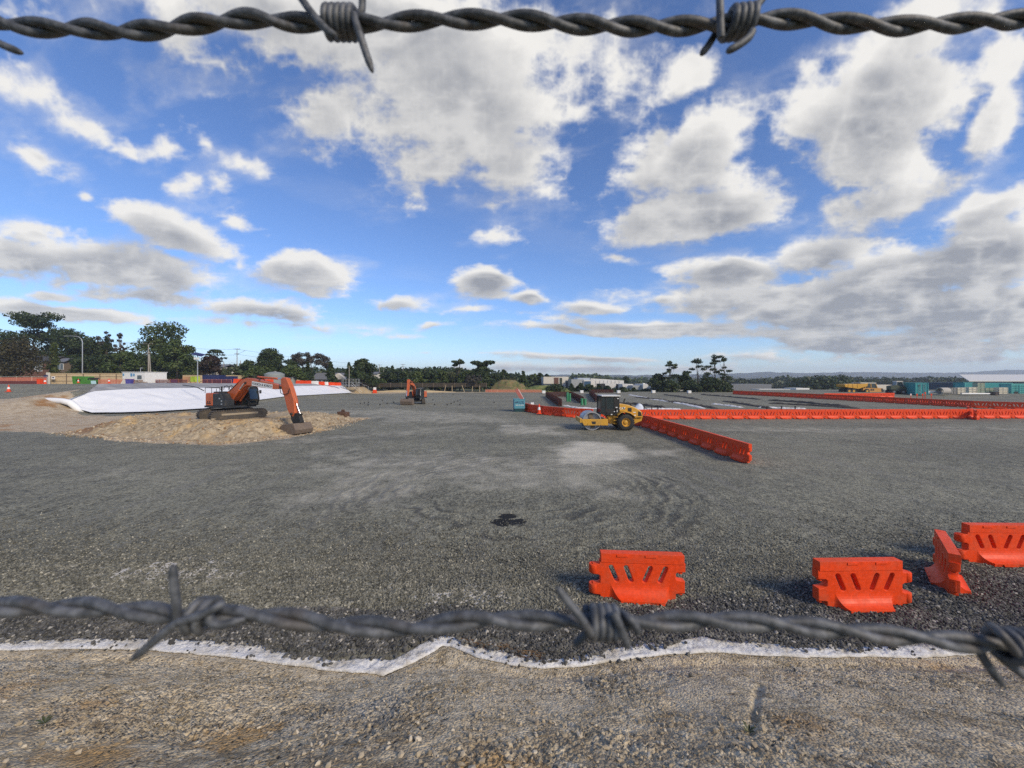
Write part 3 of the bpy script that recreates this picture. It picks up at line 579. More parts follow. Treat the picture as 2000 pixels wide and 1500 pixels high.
def barrier_proto():
    t = thing('safety_barrier', 'x', 'barrier')
    me = curve_plate(OUT, SLOTS, .15, .014); b = link('panel', me, ORANGE, t, True)
    mb = MB(); mb.box((0, 0, .90), (1.58, .17, .20)); 
    for x in (-.38, .16): 
        mb.box((x, -.083, .955), (.22, .03, .05)); mb.box((x, .083, .955), (.22, .03, .05))
    for x in (-.69, .69): mb.cyl((x, 0, .995), (x, 0, 1.003), .035, None, 10)
    mb.build('top_rail', ORANGE, t, True, .012)
    for sg in (-1, 1):
        mb = MB(); N = 9; rows = []
        for i in range(N+1):
            f = i/N; an = f*math.pi/2
            y = -.075-.20*(1-math.cos(an)); zz = .36-.27*math.sin(an)
            w0 = -.62+.17*f; w1 = .50-.13*f
            rows.append([(w0, y, zz), (w1, y, zz)])
        vs = [v for r_ in rows for v in r_]; mb.add(vs, [(2*i, 2*i+1, 2*i+3, 2*i+2) for i in range(N)])
        # cheeks down to the ground
        for c_ in (0, 1):
            vs = []
            for i in range(N+1):
                p_ = rows[i][c_]; q_ = (p_[0]+(-.05 if c_ == 0 else .05)*(1-i/N), p_[1]*.9, .0)
                vs += [p_, q_]
            mb.add(vs, [(2*i, 2*i+1, 2*i+3, 2*i+2) for i in range(N)])
        y0, y1 = -.277, -.260
        mb.prism([(-.45, 0), (-.42, .0), (-.40, .055), (-.24, .055), (-.22, 0), (.08, 0), (.10, .055), (.28, .055), (.30, 0), (.37, 0), (.37, .092), (-.45, .092)], y0, y1)
        mb.box((-.04, -.17, .045), (.84, .17, .085))
        if sg > 0: mb.v = [(-v[0]-.08 if False else v[0], -v[1], v[2]) for v in mb.v]
        mb.build('foot', ORANGE, t, False, .006)
    for z0, z1 in ((.54, .735), (.10, .305)):
        mb = MB(); mb.lathe([(.045, z1-.05), (.045, z1), (.062, z1+.006), (.088, z1-.004), (.092, z1-.02), (.092, z0+.015), (.08, z0), (.0, z0)], 16, Matrix.Translation((-.925, 0, 0)))
        d_ = MB(); mb.lathe([(.045, z1-.05), (.0, z1-.05)], 16, Matrix.Translation((-.925, 0, 0)))
        mb.build('hinge_lug', ORANGE, t, True)
    for z0, z1 in ((.575, .645), (.115, .185)):
        mb = MB(); mb.cyl((.735, 0, z1+.01), (.735, 0, z0), .05, .042, 12); mb.cyl((.735, 0, z1+.22), (.735, 0, z1), .076, None, 14) if z0 < .2 else None
        mb.build('hinge_pin', ORANGE, t, True)
    return t
BAR = barrier_proto()
BROWS = []
_first = [True]
def barrier(x, y, yaw, label, group, sc=1.0, tilt=0.0):
    o = BAR if _first[0] else copy_tree(BAR); _first[0] = False
    o.location = (x, y, HZ(x, y)+.012); o.rotation_euler = (tilt, 0, yaw); o.scale = (sc if sc > 1.01 else 1.0, 1, sc if sc < 1 else 1.0)
    tag(o, label, 'barrier', group); return o
GN = 'loose orange barriers near the fence'
barrier(2.53, 7.52, R(-4), 'orange slotted barrier standing alone on the gravel, hinge rings to its left', GN, .88)
barrier(6.50, 7.24, R(181.5), 'orange slotted barrier standing alone on the gravel, hinge rings to its right', GN, .88)
barrier(9.10, 8.05, R(49+180), 'orange barrier turned almost end-on between two others, its pink-lit side showing', GN, .88)
barrier(11.42, 9.0, R(-1), 'orange barrier cut by the picture edge behind the end-on one', GN, .88)
def rowpts(poly, step, start=0.0):
    res = []; acc_ = -start
    for (x0, y0), (x1, y1) in zip(poly[:-1], poly[1:]):
        L = math.hypot(x1-x0, y1-y0); s_ = -acc_ if acc_ < 0 else 0
        s_ = (step-acc_) if res else start; 
        while s_ <= L:
            f = s_/L; res.append((x0+(x1-x0)*f, y0+(y1-y0)*f, math.atan2(y1-y0, x1-x0))); s_ += step
        acc_ = L-(s_-step)
    return res
for i, (x, y, a) in enumerate(rowpts([(11.95, 20.1), (12.05, 26), (11.9, 33.5), (11.2, 36.3)], 1.70)):
    barrier(x, y, a+math.pi, f'orange barrier beside the roller, {ordn(i+1)} from the near end of that row', 'barriers in the row beside the roller', 1.06)
for i, (x, y, a) in enumerate(rowpts([(1.75, 51.2), (2.3, 49.0), (4.0, 45.4), (6.4, 42.6), (9.0, 41.0)], 1.68)):
    barrier(x, y, a, f'dark-sided orange barrier in the curved row, {ordn(i+1)} from the blue skip', 'barriers curving from the blue skip', 1.06)
for i, (x, y, a) in enumerate(rowpts([(10.2, 40.5), (30, 40.75), (62, 41.5)], 1.705)):
    barrier(x, y, a, f'orange barrier in the long facing row, {ordn(i+1)} from the roller', 'barriers in the long facing row', 1.06)
for i, (x, y, a) in enumerate(rowpts([(72.5, 50.5), (67.6, 55.5), (66.2, 67), (64, 86), (59.6, 104)], 1.72)):
    barrier(x, y, a+math.pi, f'shaded orange barrier in the far diagonal row, {ordn(i+1)} from its near end', 'barriers in the far diagonal row', 1.06)
for i, (x, y, a) in enumerate(rowpts([(69.4, 84.5), (84.2, 84.5)], 1.72)):
    barrier(x, y, a, f'orange barrier in front of the dump truck, {ordn(i+1)} from the wheel end', 'barriers before the dump truck', 1.06)
for i, (x, y) in enumerate(((48.6, 40.35), (50.2, 42.0), (53.6, 45.2))):
    barrier(x, y, R(43), f'end-on orange barrier linking two long rows, {ordn(i+1)} from the facing row', 'barriers linking the two long rows', 1.06)
# red and white water-filled barriers on the upper level
def plain_barrier(px0, px1, top, bot, d, mat, label):
    p0, p1 = P(px0, bot, d), P(px1, bot, d); h = (bot-top)/F*d; L = (p1-p0).length; hh = h
    t = thing('water_barrier', label, 'barrier', p0, math.atan2(p1.y-p0.y, p1.x-p0.x), 'water filled barriers on the crest')
    MB().prism([(-.30, 0), (-.30, hh*.25), (-.16, hh*.42), (-.11, hh), (.11, hh), (.16, hh*.42), (.30, hh*.25), (.30, 0)], .03, L-.03, 'yz').build('body', mat, t, False, .03)
    mb = MB()
    for k_ in (.3, .7): mb.cyl((L*k_, 0, hh), (L*k_, 0, hh+.05), .07)
    mb.build('filler_cap', mat, t)
n_ = 0
for (a, b, tp, bt, dd, mt, nm_) in ((456, 478, 740, 750, 84, ORANGE, 'half hidden by the excavator boom'), (508, 520, 741, 750, 88, ORANGE, 'under the excavator boom before the grey tanks'), (520, 534, 741, 750, 88.5, ORANGE, 'between the boom and the larger grey tank'),
        (578, 593, 743.2, 751.2, 100, ORANGE, 'beside the smaller grey tank'), (593, 608, 743.5, 751.5, 101, ORANGE, 'just before the wide white one'), (608, 622, 744.2, 751.8, 102, WHITE, ''), (622, 634, 745.5, 752.2, 103, ORANGE, 'between the two white ones'), (634, 641, 746, 752.4, 104, WHITE, ''), (641, 654, 746.8, 752.8, 105, ORANGE, 'past the narrow white one'), (654, 666, 747.2, 753.2, 106, ORANGE, 'at the end by the scaffold stair')):
    plain_barrier(a, b, tp, bt, dd, mt, (('wide ' if a == 608 else 'narrow ')+'white water barrier in a red-orange line on the bank crest') if mt is WHITE else 'red-orange water barrier on the bank crest, '+nm_)

# ================================================================ excavators
def excavator(label, loc, yaw_house, yaw_track, arm, decal, bucketw=1.5, swing=True, bigbucket=False):
    t = thing('excavator', label, 'excavator', loc)
    Mt = Matrix.Rotation(yaw_track, 4, 'Z'); Mh = Matrix.Rotation(yaw_house, 4, 'Z')
    for sg in (-1, 1):
        cyy = sg*1.12
        L2, rr, zc = 1.72, .36, .40
        def sta(r_, n_=9): return [(L2+r_*math.cos(a), zc+r_*math.sin(a)) for a in np.linspace(-math.pi/2, math.pi/2, n_)]+[(-L2+r_*math.cos(a), zc+r_*math.sin(a)) for a in np.linspace(math.pi/2, 3*math.pi/2, n_)]
        mb = MB(Mt); mb.prism(sta(.34), cyy-.25, cyy+.25)
        # raised shoes all round
        pts = sta(rr, 8); per = []
        tot = 0
        for a, b in zip(pts, pts[1:]+pts[:1]):
            L = math.hypot(b[0]-a[0], b[1]-a[1]); k_ = max(1, round(L/.17))
            for q in range(k_): f = q/k_; per.append((a[0]+(b[0]-a[0])*f, a[1]+(b[1]-a[1])*f, math.atan2(b[1]-a[1], b[0]-a[0])))
        for (a, b, an) in per: mb.box((a, cyy, b), (.11, .56, .10), M=Matrix.Rotation(-an, 4, 'Y'))
        tr = mb.build('crawler_track', STEEL_DIRTY, t)
        mb = MB(Mt)
        for x in (-L2, L2): mb.cyl((x, cyy-.27, zc), (x, cyy+.27, zc), .22, None, 14); mb.cyl((x, cyy-.30, zc), (x, cyy+.30, zc), .10, None, 10)
        for x in np.linspace(-1.25, 1.25, 6): mb.cyl((x, cyy-.265, .22), (x, cyy+.265, .22), .10, None, 10)
        mb.build('roller_wheel', STEEL_DIRTY, tr, True)
        mb = MB(Mt); mb.box((0, cyy, .47), (2.7, .53, .15)); mb.build('side_frame', paint('dusty_track_frame', (.30, .25, .18), .9, 0, .4, (.14, .11, .08), 2), tr)
    mb = MB(Mt); mb.box((0, 0, .52), (1.7, 1.9, .3)); mb.cyl((0, 0, .6), (0, 0, .98), .55, None, 20); mb.build('undercarriage', BLACK, t)
    # house
    mb = MB(Mh); mb.prism([(-2.05, -.75), (-1.75, -1.24), (1.15, -1.24), (1.15, 1.24), (-1.75, 1.24), (-2.05, .75)], .97, 1.12, 'xy'); mb.build('deck', CHAR, t)
    mb = MB(Mh); mb.prism([(-.62, -1.25), (-.62, 1.25), (-1.55, 1.25), (-1.95, .98), (-2.15, .5), (-2.18, 0), (-2.15, -.5), (-1.95, -.98), (-1.55, -1.25)], 1.12, 2.18, 'xy'); cwt = mb.build('counterweight', ORANGE_DIM, t, False, .07)
    mb = MB(Mh); mb.box((-.9, -.32, 2.23), (.9, .9, .12)); mb.build('engine_hood', CHAR, t, False, .03)
    mb = MB(Mh); mb.prism([(-.60, 1.12), (1.05, 1.12), (1.05, 1.62), (.75, 1.72), (.40, 2.16), (-.60, 2.16)], -1.245, -.50); sp_ = mb.build('side_panel', CHAR, t, False, .04)
    mb = MB(Mh); mb.box((.35, -1.253, 1.75), (.16, .02, .10)); mb.box((.62, -1.253, 1.55), (.16, .02, .10)); mb.box((.62, -1.253, 1.30), (.16, .02, .09)); mb.build('vent', GALV, sp_)
    mb = MB(Mh); mb.prism([(-.60, 1.12), (-.2, 1.12), (-.2, 2.1), (-.60, 2.1)], .45, 1.24); mb.build('left_locker', ORANGE_DIM, t, False, .04)
    mb = MB(Mh)
    for (a, b) in (((-1.9, -1.1, 2.18), (-1.9, -1.1, 2.62)), ((-.9, -1.15, 2.18), (-.9, -1.15, 2.62)), ((.2, -1.15, 2.16), (.2, -1.15, 2.62)), ((-1.9, 1.0, 2.18), (-1.9, 1.0, 2.62)), ((-1.9, -1.1, 2.62), (.2, -1.15, 2.62)), ((-1.9, -1.1, 2.62), (-1.9, 1.0, 2.62)), ((.2, -1.15, 2.62), (1.0, -1.15, 1.9)), ((-.5, -1.0, 2.2), (-.5, -1.0, 2.55))): mb.cyl(a, b, .022, None, 6)
    mb.cyl((-1.2, -.2, 2.2), (-1.2, -.2, 2.72), .06, .07, 8); mb.build('handrail', BLACK, t)
    prof = [(-.25, 1.12), (1.28, 1.12), (1.50, 1.62), (1.30, 2.55), (1.10, 2.70), (-.20, 2.72), (-.25, 2.60)]
    mb = MB(Mh); mb.prism(prof, .47, 1.24); cb = mb.build('cab', GLASS, t, False, .03)
    mb = MB(Mh)
    for yq in (.46, 1.25):
        q = prof+[prof[0]]
        for a, b in zip(q[:-1], q[1:]): mb.bar((a[0], yq, a[1]), (b[0], yq, b[1]), .07, .09)
        mb.bar((.55, yq, 1.12), (.50, yq, 2.7), .05, .06); mb.bar((-.25, yq, 1.75), (1.45, yq, 1.70), .04, .05)
    for a in prof[1:6]: mb.bar((a[0], .46, a[1]), (a[0], 1.25, a[1]), .05, .05)
    mb.build('cab_frame', BLACK, cb)
    mb = MB(Mh); mb.box((.45, .855, 2.75), (1.45, .82, .07)); mb.build('cab_roof', GREY, cb, False, .02)
    mb = MB(Mh); mb.bar((1.36, 1.3, 1.5), (1.24, 1.3, 2.55), .06, .04); mb.build('door_pillar', WHITE, cb)
    mb = MB(Mh); mb.box((1.55, 1.34, 2.25), (.05, .16, .30)); mb.cyl((1.35, 1.26, 2.3), (1.55, 1.34, 2.3), .02, None, 6); mb.build('mirror', BLACK, cb)
    mb = MB(Mh); mb.box((1.6, .86, 1.18), (.2, .7, .04)); mb.box((.3, .85, 1.3), (.5, .5, .35)); mb.box((.12, .85, 1.75), (.16, .45, .8)); mb.build('seat', BLACK, cb)
    # arm
    yb_ = -.02
    mb = MB(Mh); mb.prism(arm['boom'], yb_-.24, yb_+.24); bo = mb.build('boom', ORANGE_DIM, t, False, .025)
    mb = MB(Mh); mb.prism(arm['stick'], yb_-.19, yb_+.19); stk = mb.build('stick', ORANGE_DIM, t, False, .02)
    for (nm_, par, a, b, r_, ys, fr) in arm['rams']:
        for yy_ in ys:
            a3 = Vector((a[0], yb_+yy_, a[1])); b3 = Vector((b[0], yb_+yy_, b[1])); m3 = a3.lerp(b3, fr)
            mb = MB(Mh); mb.cyl(a3, m3, r_, None, 12); mb.cyl(a3-Vector((0, .05, 0)), a3+Vector((0, .05, 0)), r_*1.1, None, 10)
            rm = mb.build('hydraulic_ram', ORANGE_DIM, t, True)
            mb = MB(Mh); mb.cyl(m3, b3, r_*.55, None, 10); mb.build('piston_rod', CHROME, rm, True)
    mb = MB(Mh)
    for pl in arm['hoses']:
        for yy_ in (-.26, .12): mb.tube([(a, yb_+yy_, b) for a, b in pl], .028, 6)
    mb.build('hose', BLACK, bo, True)
    mb = MB(Mh)
    for a, b in arm['pins']: mb.cyl((a, yb_-.30, b), (a, yb_+.30, b), .10, None, 10)
    mb.build('pivot_pin', BLACK, bo, True)
    mb = MB(Mh); mb.prism(arm['link'], yb_-.16, yb_+.16); mb.build('bucket_linkage', BLACK, t, False, .015)
    mb = MB(Mh); o_, i_ = arm['bucket']
    mb.prism(o_, yb_-bucketw/2-.02, yb_-bucketw/2+.03); mb.prism(o_, yb_+bucketw/2-.03, yb_+bucketw/2+.02)
    for a, b in zip(i_[:-1], i_[1:]): mb.bar((a[0], yb_, a[1]), (b[0], yb_, b[1]), bucketw, .05)
    mb.build('bucket', paint('grey_brown_worn_steel', (.17, .13, .10), .7, .3, .6, (.26, .21, .16), 3), t)
    if decal:
        (a, b), ang, L, hgt = decal[1]
        pl = MB(Mh @ Matrix.Translation((a, yb_-.262, b)) @ Matrix.Rotation(-ang, 4, 'Y')); pl.box((0, 0, 0), (L, .01, hgt)); dd = pl.build('name_plate', WHITE, bo)
        Mx = Mh @ Matrix.Translation((a, yb_-.270, b)) @ Matrix.Rotation(-ang, 4, 'Y') @ Matrix.Rotation(R(90), 4, 'X')
        tx = text_obj('lettering', decal[0], BLACK, dd, Mx.to_translation(), Mx.to_euler(), hgt*.74, .003, 1.02)
    pl = MB(Mh @ Matrix.Translation((-1.1, -1.262, 1.42))); pl.box((-.14, 0, .05), (.10, .02, .10)); pl.box((.14, 0, .05), (.10, .02, .10)); pl.box((0, 0, -.08), (.55, .02, .07)); pl.build('maker_badge', BLACK, cwt)
    return t
cxy = Vector((-23.95, 33.0)); fw = Vector((math.cos(R(-23.5)), math.sin(R(-23.5)))); nn = Vector((-fw.y, fw.x)); ZB = .88
def ap(px, py):
    u = (px-CX)/F; d = nn.dot(cxy)/(nn.x*u+nn.y); q = Vector((u*d, d)); return ((q-cxy).dot(fw), CH+(HY-py)/F*d-ZB)
def zz5(a, b): return ap(370+a/8, 720+b/8)
arm = dict(boom=[zz5(*q) for q in ((655, 395), (640, 360), (740, 280), (880, 165), (930, 145), (1010, 155), (1180, 190), (1460, 262), (1490, 285), (1480, 312), (1380, 322), (1130, 290), (985, 262), (940, 262), (880, 300), (800, 400), (720, 505), (690, 490))],
    stick=[zz5(*q) for q in ((1462, 160), (1500, 135), (1545, 150), (1595, 260), (1620, 330), (1668, 500), (1680, 690), (1655, 745), (1610, 720), (1570, 640), (1520, 440), (1478, 325))],
    rams=[('boom', 0, zz5(735, 500), zz5(925, 225), .085, (-.34, .34), .62), ('stick', 0, zz5(1075, 130), zz5(1490, 165), .085, (0,), .74), ('bucket', 0, zz5(1585, 265), zz5(1735, 715), .085, (0,), .62)],
    hoses=[[zz5(*q) for q in ((700, 330), (860, 170), (1000, 110), (1120, 130), (1160, 190))], [zz5(*q) for q in ((1460, 250), (1480, 380), (1530, 405), (1600, 380), (1612, 310))], [zz5(*q) for q in ((590, 330), (600, 280), (640, 265), (680, 300), (690, 350))]],
    pins=[zz5(672, 440), zz5(930, 222), zz5(1475, 292), zz5(1640, 705)],
    link=[zz5(*q) for q in ((1610, 690), (1660, 690), (1750, 705), (1740, 740), (1770, 830), (1740, 900), (1670, 905), (1620, 790))],
    bucket=([zz5(*q) for q in ((1600, 860), (1760, 850), (1800, 950), (1790, 1000), (1640, 1030), (1480, 1065), (1500, 950))], [zz5(*q) for q in ((1600, 860), (1760, 850), (1800, 950), (1790, 1000), (1640, 1030), (1480, 1065))]))
pa, pb = zz5(1030, 228), zz5(1350, 283)
ang_ = math.atan2(pb[1]-pa[1], pb[0]-pa[0]); L_ = math.hypot(pb[0]-pa[0], pb[1]-pa[1])
excavator('large orange excavator parked on the pale rubble heap, bucket down', (cxy.x, cxy.y, ZB), R(-23.5), R(58), arm, ('VUKSICH & BORICH', (((pa[0]+pb[0])/2, (pa[1]+pb[1])/2), ang_, L_, .36)))
arm2 = dict(boom=[(.0, 1.35), (.1, 1.75), (.9, 3.0), (1.6, 3.55), (2.2, 3.72), (3.2, 3.75), (3.3, 3.5), (2.2, 3.3), (1.6, 3.0), (.9, 2.2), (.4, 1.35)],
    stick=[(3.05, 4.25), (3.35, 4.3), (3.55, 3.9), (3.72, 2.5), (3.85, 1.5), (3.62, 1.45), (3.3, 2.6), (3.05, 3.7)],
    rams=[('boom', 0, (.75, 1.2), (1.65, 3.1), .085, (-.32, .32), .6), ('stick', 0, (1.7, 3.8), (3.15, 4.2), .08, (0,), .6), ('bucket', 0, (3.6, 3.8), (4.05, 1.45), .08, (0,), .6)],
    hoses=[[(.2, 1.6), (1.2, 3.5), (2.2, 3.9), (3.1, 3.95)]], pins=[(.2, 1.5), (1.65, 3.1), (3.2, 3.7), (3.75, 1.5)],
    link=[(3.6, 1.55), (3.9, 1.55), (4.1, 1.3), (4.0, .95), (3.65, .95)],
    bucket=([(3.55, 1.05), (4.1, 1.0), (4.3, .6), (4.15, .1), (3.6, .02), (3.35, .3)], [(3.55, 1.05), (4.1, 1.0), (4.3, .6), (4.15, .1), (3.6, .02)]))
excavator('smaller orange excavator standing on the far gravel, wide bucket towards the fence', (-16.2, 65.5, .0), R(-101), R(-75), arm2, None, 2.15).scale = (.94, .94, .96)
for o in list(bpy.data.objects):
    pass

# ================================================================ roller
def roller():
    t = thing('road_roller', 'yellow single-drum roller with black cab parked by the barriers', 'roller', (7.95, 32.7, .0), R(0))
    k_ = .00317
    def z4(a, b): return ((a-900)*k_, (1085-b)*k_)
    mb = MB(); W_ = .92
    mb.lathe([(.69, -W_), (.765, -W_), (.77, -W_+.02), (.77, W_-.02), (.765, W_), (.69, W_), (.69, W_-.25), (.2, W_-.28), (.0, W_-.28)], 48, Matrix.Translation((-1.32, 0, .77)) @ Matrix.Rotation(R(90), 4, 'X'))
    mb.lathe([(.69, -W_), (.69, -W_+.25), (.2, -W_+.28), (.0, -W_+.28)], 48, Matrix.Translation((-1.32, 0, .77)) @ Matrix.Rotation(R(90), 4, 'X'))
    dr = mb.build('drum', paint('worn_drum_steel', (.36, .36, .37), .45, .5, .35, (.22, .19, .15), 1.5), t, True)
    mb = MB()
    for s_ in (-1, 1):
        for an in (100, 280): mb.bar((-1.32, s_*.70, .77), (-1.32+.62*math.cos(R(an)), s_*.70, .77+.62*math.sin(R(an))), .05, .34)
        mb.cyl((-1.32, s_*.66, .77), (-1.32, s_*.95, .77), .26, None, 18)
    mb.build('drum_hub', DKTIMBER, dr)
    fr = MB()
    for s_ in (-1, 1):
        pl = [z4(*q) for q in ((195, 800), (215, 785), (885, 785), (885, 950), (260, 950), (200, 850))]
        fr.prism(pl, s_*1.06-.06, s_*1.06+.06)
    fr.box((-2.28, 0, .83), (.16, 2.2, .36)); fr.box((-.16, 0, .70), (.22, 2.2, .50))
    f_ = fr.build('drum_frame', YELLOW, t, False, .02)
    mb = MB(); pl = [z4(*q) for q in ((450, 845), (560, 845), (560, 915), (470, 915))]; mb.prism(pl, -1.128, -1.121)
    for q in ((355, 915), (690, 940)): a, b = z4(*q); mb.cyl((a, -1.13, b), (a, -1.12, b), .03, None, 8)
    mb.build('opening', BLACK, f_)
    mb = MB(); mb.prism([z4(*q) for q in ((900, 720), (1130, 700), (1125, 930), (975, 935), (950, 800))], -.45, .45); mb.build('articulated_joint', YELLOW, t, False, .03)
    mb = MB(); mb.tube([(-.1, -.3, 1.0), (.05, -.4, 1.2), (.25, -.35, 1.1)], .03, 6); mb.tube([(-.1, .3, 1.0), (.05, .3, 1.25), (.25, .35, 1.1)], .03, 6); mb.build('hose', BLACK, t, True)
    # rear chassis and bonnet
    hood = [z4(*q) for q in ((1205, 400), (1300, 400), (1440, 425), (1600, 482), (1710, 540), (1795, 605), (1832, 760), (1600, 762), (1545, 690), (1440, 625), (1330, 600), (1215, 605))]
    mb = MB(); mb.prism(hood, -.72, .72); hd = mb.build('bonnet', YELLOW, t, False, .05)
    mb = MB(); mb.prism([z4(*q) for q in ((1830, 762), (1815, 850), (1620, 930), (1480, 935), (1200, 930), (1200, 700), (1590, 765))], -.55, .55); mb.build('chassis', YELLOW, t, False, .03)
    mb = MB()
    for s_ in (-1, 1):
        arc = [z4(*q) for q in ((1130, 690), (1215, 622), (1330, 605), (1440, 632), (1545, 700), (1605, 770))]; arc2 = [(a*1.0, b+.05) for a, b in arc]
        mb.prism(arc+arc2[::-1], s_*.98-.26, s_*.98+.26)
    mb.build('mudguard', YELLOW, t, False, .012)
    mb = MB(); mb.prism([z4(*q) for q in ((1430, 500), (1530, 505), (1530, 610), (1430, 590))], -.735, -.722); mb.prism([z4(*q) for q in ((1700, 590), (1770, 615), (1800, 715), (1700, 715))], -.735, -.722); mb.build('vent', BLACK, hd)
    mb = MB(); mb.prism([z4(*q) for q in ((1570, 610), (1640, 610), (1640, 630), (1570, 630))], -.735, -.722); mb.prism([z4(*q) for q in ((1595, 685), (1640, 685), (1640, 712), (1595, 712))], -.735, -.722); mb.build('sticker', WHITE, hd)
    a, b = z4(1290, 518)
    mb = MB(); mb.prism([(a-.02, b-.09), (a+.20, b-.09), (a+.24, b+.02), (a+.10, b+.10), (a-.02, b+.10)], -.727, -.722); bd = mb.build('badge', CHAR, hd)
    text_obj('lettering', 'CAT', WHITE, bd, (a-.01, -.735, b), (R(90), 0, 0), .26, .004, 1.0)
    mb = MB(); mb.prism([(a-.06, b-.115), (a+.06, b-.115), (a, b-.02)], -.742, -.738); mb.build('emblem', paint('badge_yellow', (.75, .48, .02), .5), bd)
    mb = MB(); a, b = z4(1380, 415); mb.tube([(a, -.2, b-.05), (a, -.2, b+.30), (a+.10, -.2, b+.46)], .05, 10); mb.build('exhaust_pipe', BLACK, hd, True)
    mb = MB(); a, b = z4(1585, 470); mb.prism([(a-.07, b-.02), (a+.08, b-.05), (a+.03, b+.06), (a-.05, b+.20)], -.1, .1); mb.build('air_intake', BLACK, hd)
    # wheels
    for s_ in (-1, 1):
        wx, wz = z4(1345, 870); Mw = Matrix.Translation((wx, s_*.93, .68)) @ Matrix.Rotation(R(90), 4, 'X')
        tr = MB(); tr.lathe([(.36, -.25), (.52, -.27), (.63, -.24), (.68, -.17), (.685, 0), (.68, .17), (.63, .24), (.52, .27), (.36, .25)], 40, Mw)
        for q in range(22):
            an = 2*math.pi*q/22
            for sg in (-1, 1):
                an2 = an+sg*.07
                tr.box((wx+.685*math.cos(an2), s_*.93+sg*.12, .68+.685*math.sin(an2)), (.05, .24, .08), M=Matrix.Rotation(-an2, 4, 'Y') @ Matrix.Rotation(sg*.5, 4, 'X'))
        wh = tr.build('wheel', BLACK, t, True)
        rm = MB(); rm.lathe([(.37, -.22), (.34, -.24), (.30, -.10), (.16, -.08), (.16, -.16), (.13, -.18), (.0, -.18)], 28, Mw @ Matrix.Rotation(R(180) if s_ < 0 else 0, 4, 'X'))
        rm.lathe([(.37, .22), (.34, .24), (.30, .10), (.16, .08), (.16, .16), (.13, .18), (.0, .18)], 28, Mw @ Matrix.Rotation(R(180) if s_ < 0 else 0, 4, 'X'))
        rm.build('rim', YELLOW, wh, True)
    # cab
    x0, z1 = z4(730, 205); x1, z0 = z4(1195, 690)
    cp = [z4(*q) for q in ((720, 660), (728, 480), (748, 205), (1195, 205), (1195, 660), (1130, 700), (800, 690))]
    mb = MB(); mb.prism(cp, -.70, .70); cb = mb.build('cab', GLASS, t, False, .03)
    mb = MB()
    for yq in (-.705, .705):
        for a, b in (((722, 660), (748, 205)), ((862, 690), (862, 205)), ((1195, 660), (1195, 205)), ((722, 640), (1195, 640)), ((1085, 690), (1085, 205)), ((735, 470), (862, 470)), ((748, 215), (1195, 215))):
            A, B = z4(*a), z4(*b); mb.bar((A[0], yq, A[1]), (B[0], yq, B[1]), .05, .09)
        A = z4(980, 590); mb.box((A[0], yq, A[1]), (.95, .03, .36))
        A = z4(1140, 440); mb.box((A[0], yq, A[1]), (.34, .03, 1.45))
    for a in ((722, 660), (748, 205), (1195, 205), (1195, 660)): A = z4(*a); mb.bar((A[0], -.7, A[1]), (A[0], .7, A[1]), .09, .09)
    mb.build('cab_frame', BLACK, cb)
    mb = MB(); A = z4(985, 190); mb.box((A[0], 0, A[1]), (1.56, 1.6, .09)); mb.build('cab_roof', paint('white_dusty_roof', (.62, .62, .60), .5), cb, False, .02)
    mb = MB(); A = z4(960, 520); mb.box((A[0], 0, A[1]-.1), (.5, .5, .3)); mb.box((A[0]+.25, 0, A[1]+.2), (.14, .46, .75)); mb.build('seat', CHAR, cb)
    mb = MB(); A = z4(1165, 258); mb.box((A[0], -.76, A[1]), (.12, .06, .07)); A = z4(1135, 490); mb.box((A[0], -.73, A[1]), (.14, .04, .07)); A = z4(1078, 600); mb.box((A[0], -.73, A[1]), (.10, .04, .06)); A = z4(1005, 675); mb.box((A[0], -.73, A[1]), (.13, .04, .07)); A = z4(1148, 585); mb.box((A[0], -.73, A[1]), (.05, .04, .16)); mb.build('marker_light', WHITE, cb)
    for q in (0, 1, 2): mb = MB(); mb.box((-.0+.62, -.86, .55+.28*q), (.34, .2, .04)); mb.build('step', YELLOW, t)
    return t
roller()
# ================================================================ trees and shrubs
def leafmat(name, a, b, c_):
    m, t = newmat(name); rnd = t.n('ShaderNodeNewGeometry').outputs['Random Per Island']; o = t.obj()
    c = t.mix(rnd, a, b); c = t.mix(t.m('MULTIPLY', t.rng(t.noise(o, .55, 4, .6), .48, .68), .7), c, c_)
    p = t.n('ShaderNodeBsdfPrincipled', {'Base Color': c, 'Roughness': .55, 'Specular IOR Level': .3})
    tl = t.n('ShaderNodeBsdfTranslucent', {'Color': c}); mx = t.n('ShaderNodeMixShader', {0: .22, 1: p.outputs[0], 2: tl.outputs[0]})
    t.n('ShaderNodeOutputMaterial', {'Surface': mx.outputs[0]}); return m
LEAF = dict(dark=leafmat('dark_leaves', (.016, .029, .010), (.053, .082, .026), (.075, .098, .029)), mid=leafmat('mid_leaves', (.027, .047, .012), (.082, .120, .030), (.125, .145, .04)),
    lit=leafmat('yellow_green_leaves', (.03, .05, .010), (.09, .12, .028), (.15, .16, .05)), brown=leafmat('brown_green_leaves', (.035, .032, .014), (.085, .070, .030), (.06, .065, .025)),
    red=leafmat('bronze_leaves', (.022, .014, .010), (.055, .032, .020), (.04, .04, .015)), olive=leafmat('olive_leaves', (.03, .042, .018), (.09, .11, .05), (.13, .14, .07)), twig=leafmat('bare_twigs', (.05, .045, .038), (.11, .10, .085), (.08, .085, .05)))
BARK = paint('grey_brown_bark', (.075, .06, .047), .9, 0, .5, (.13, .12, .10), 1.5)
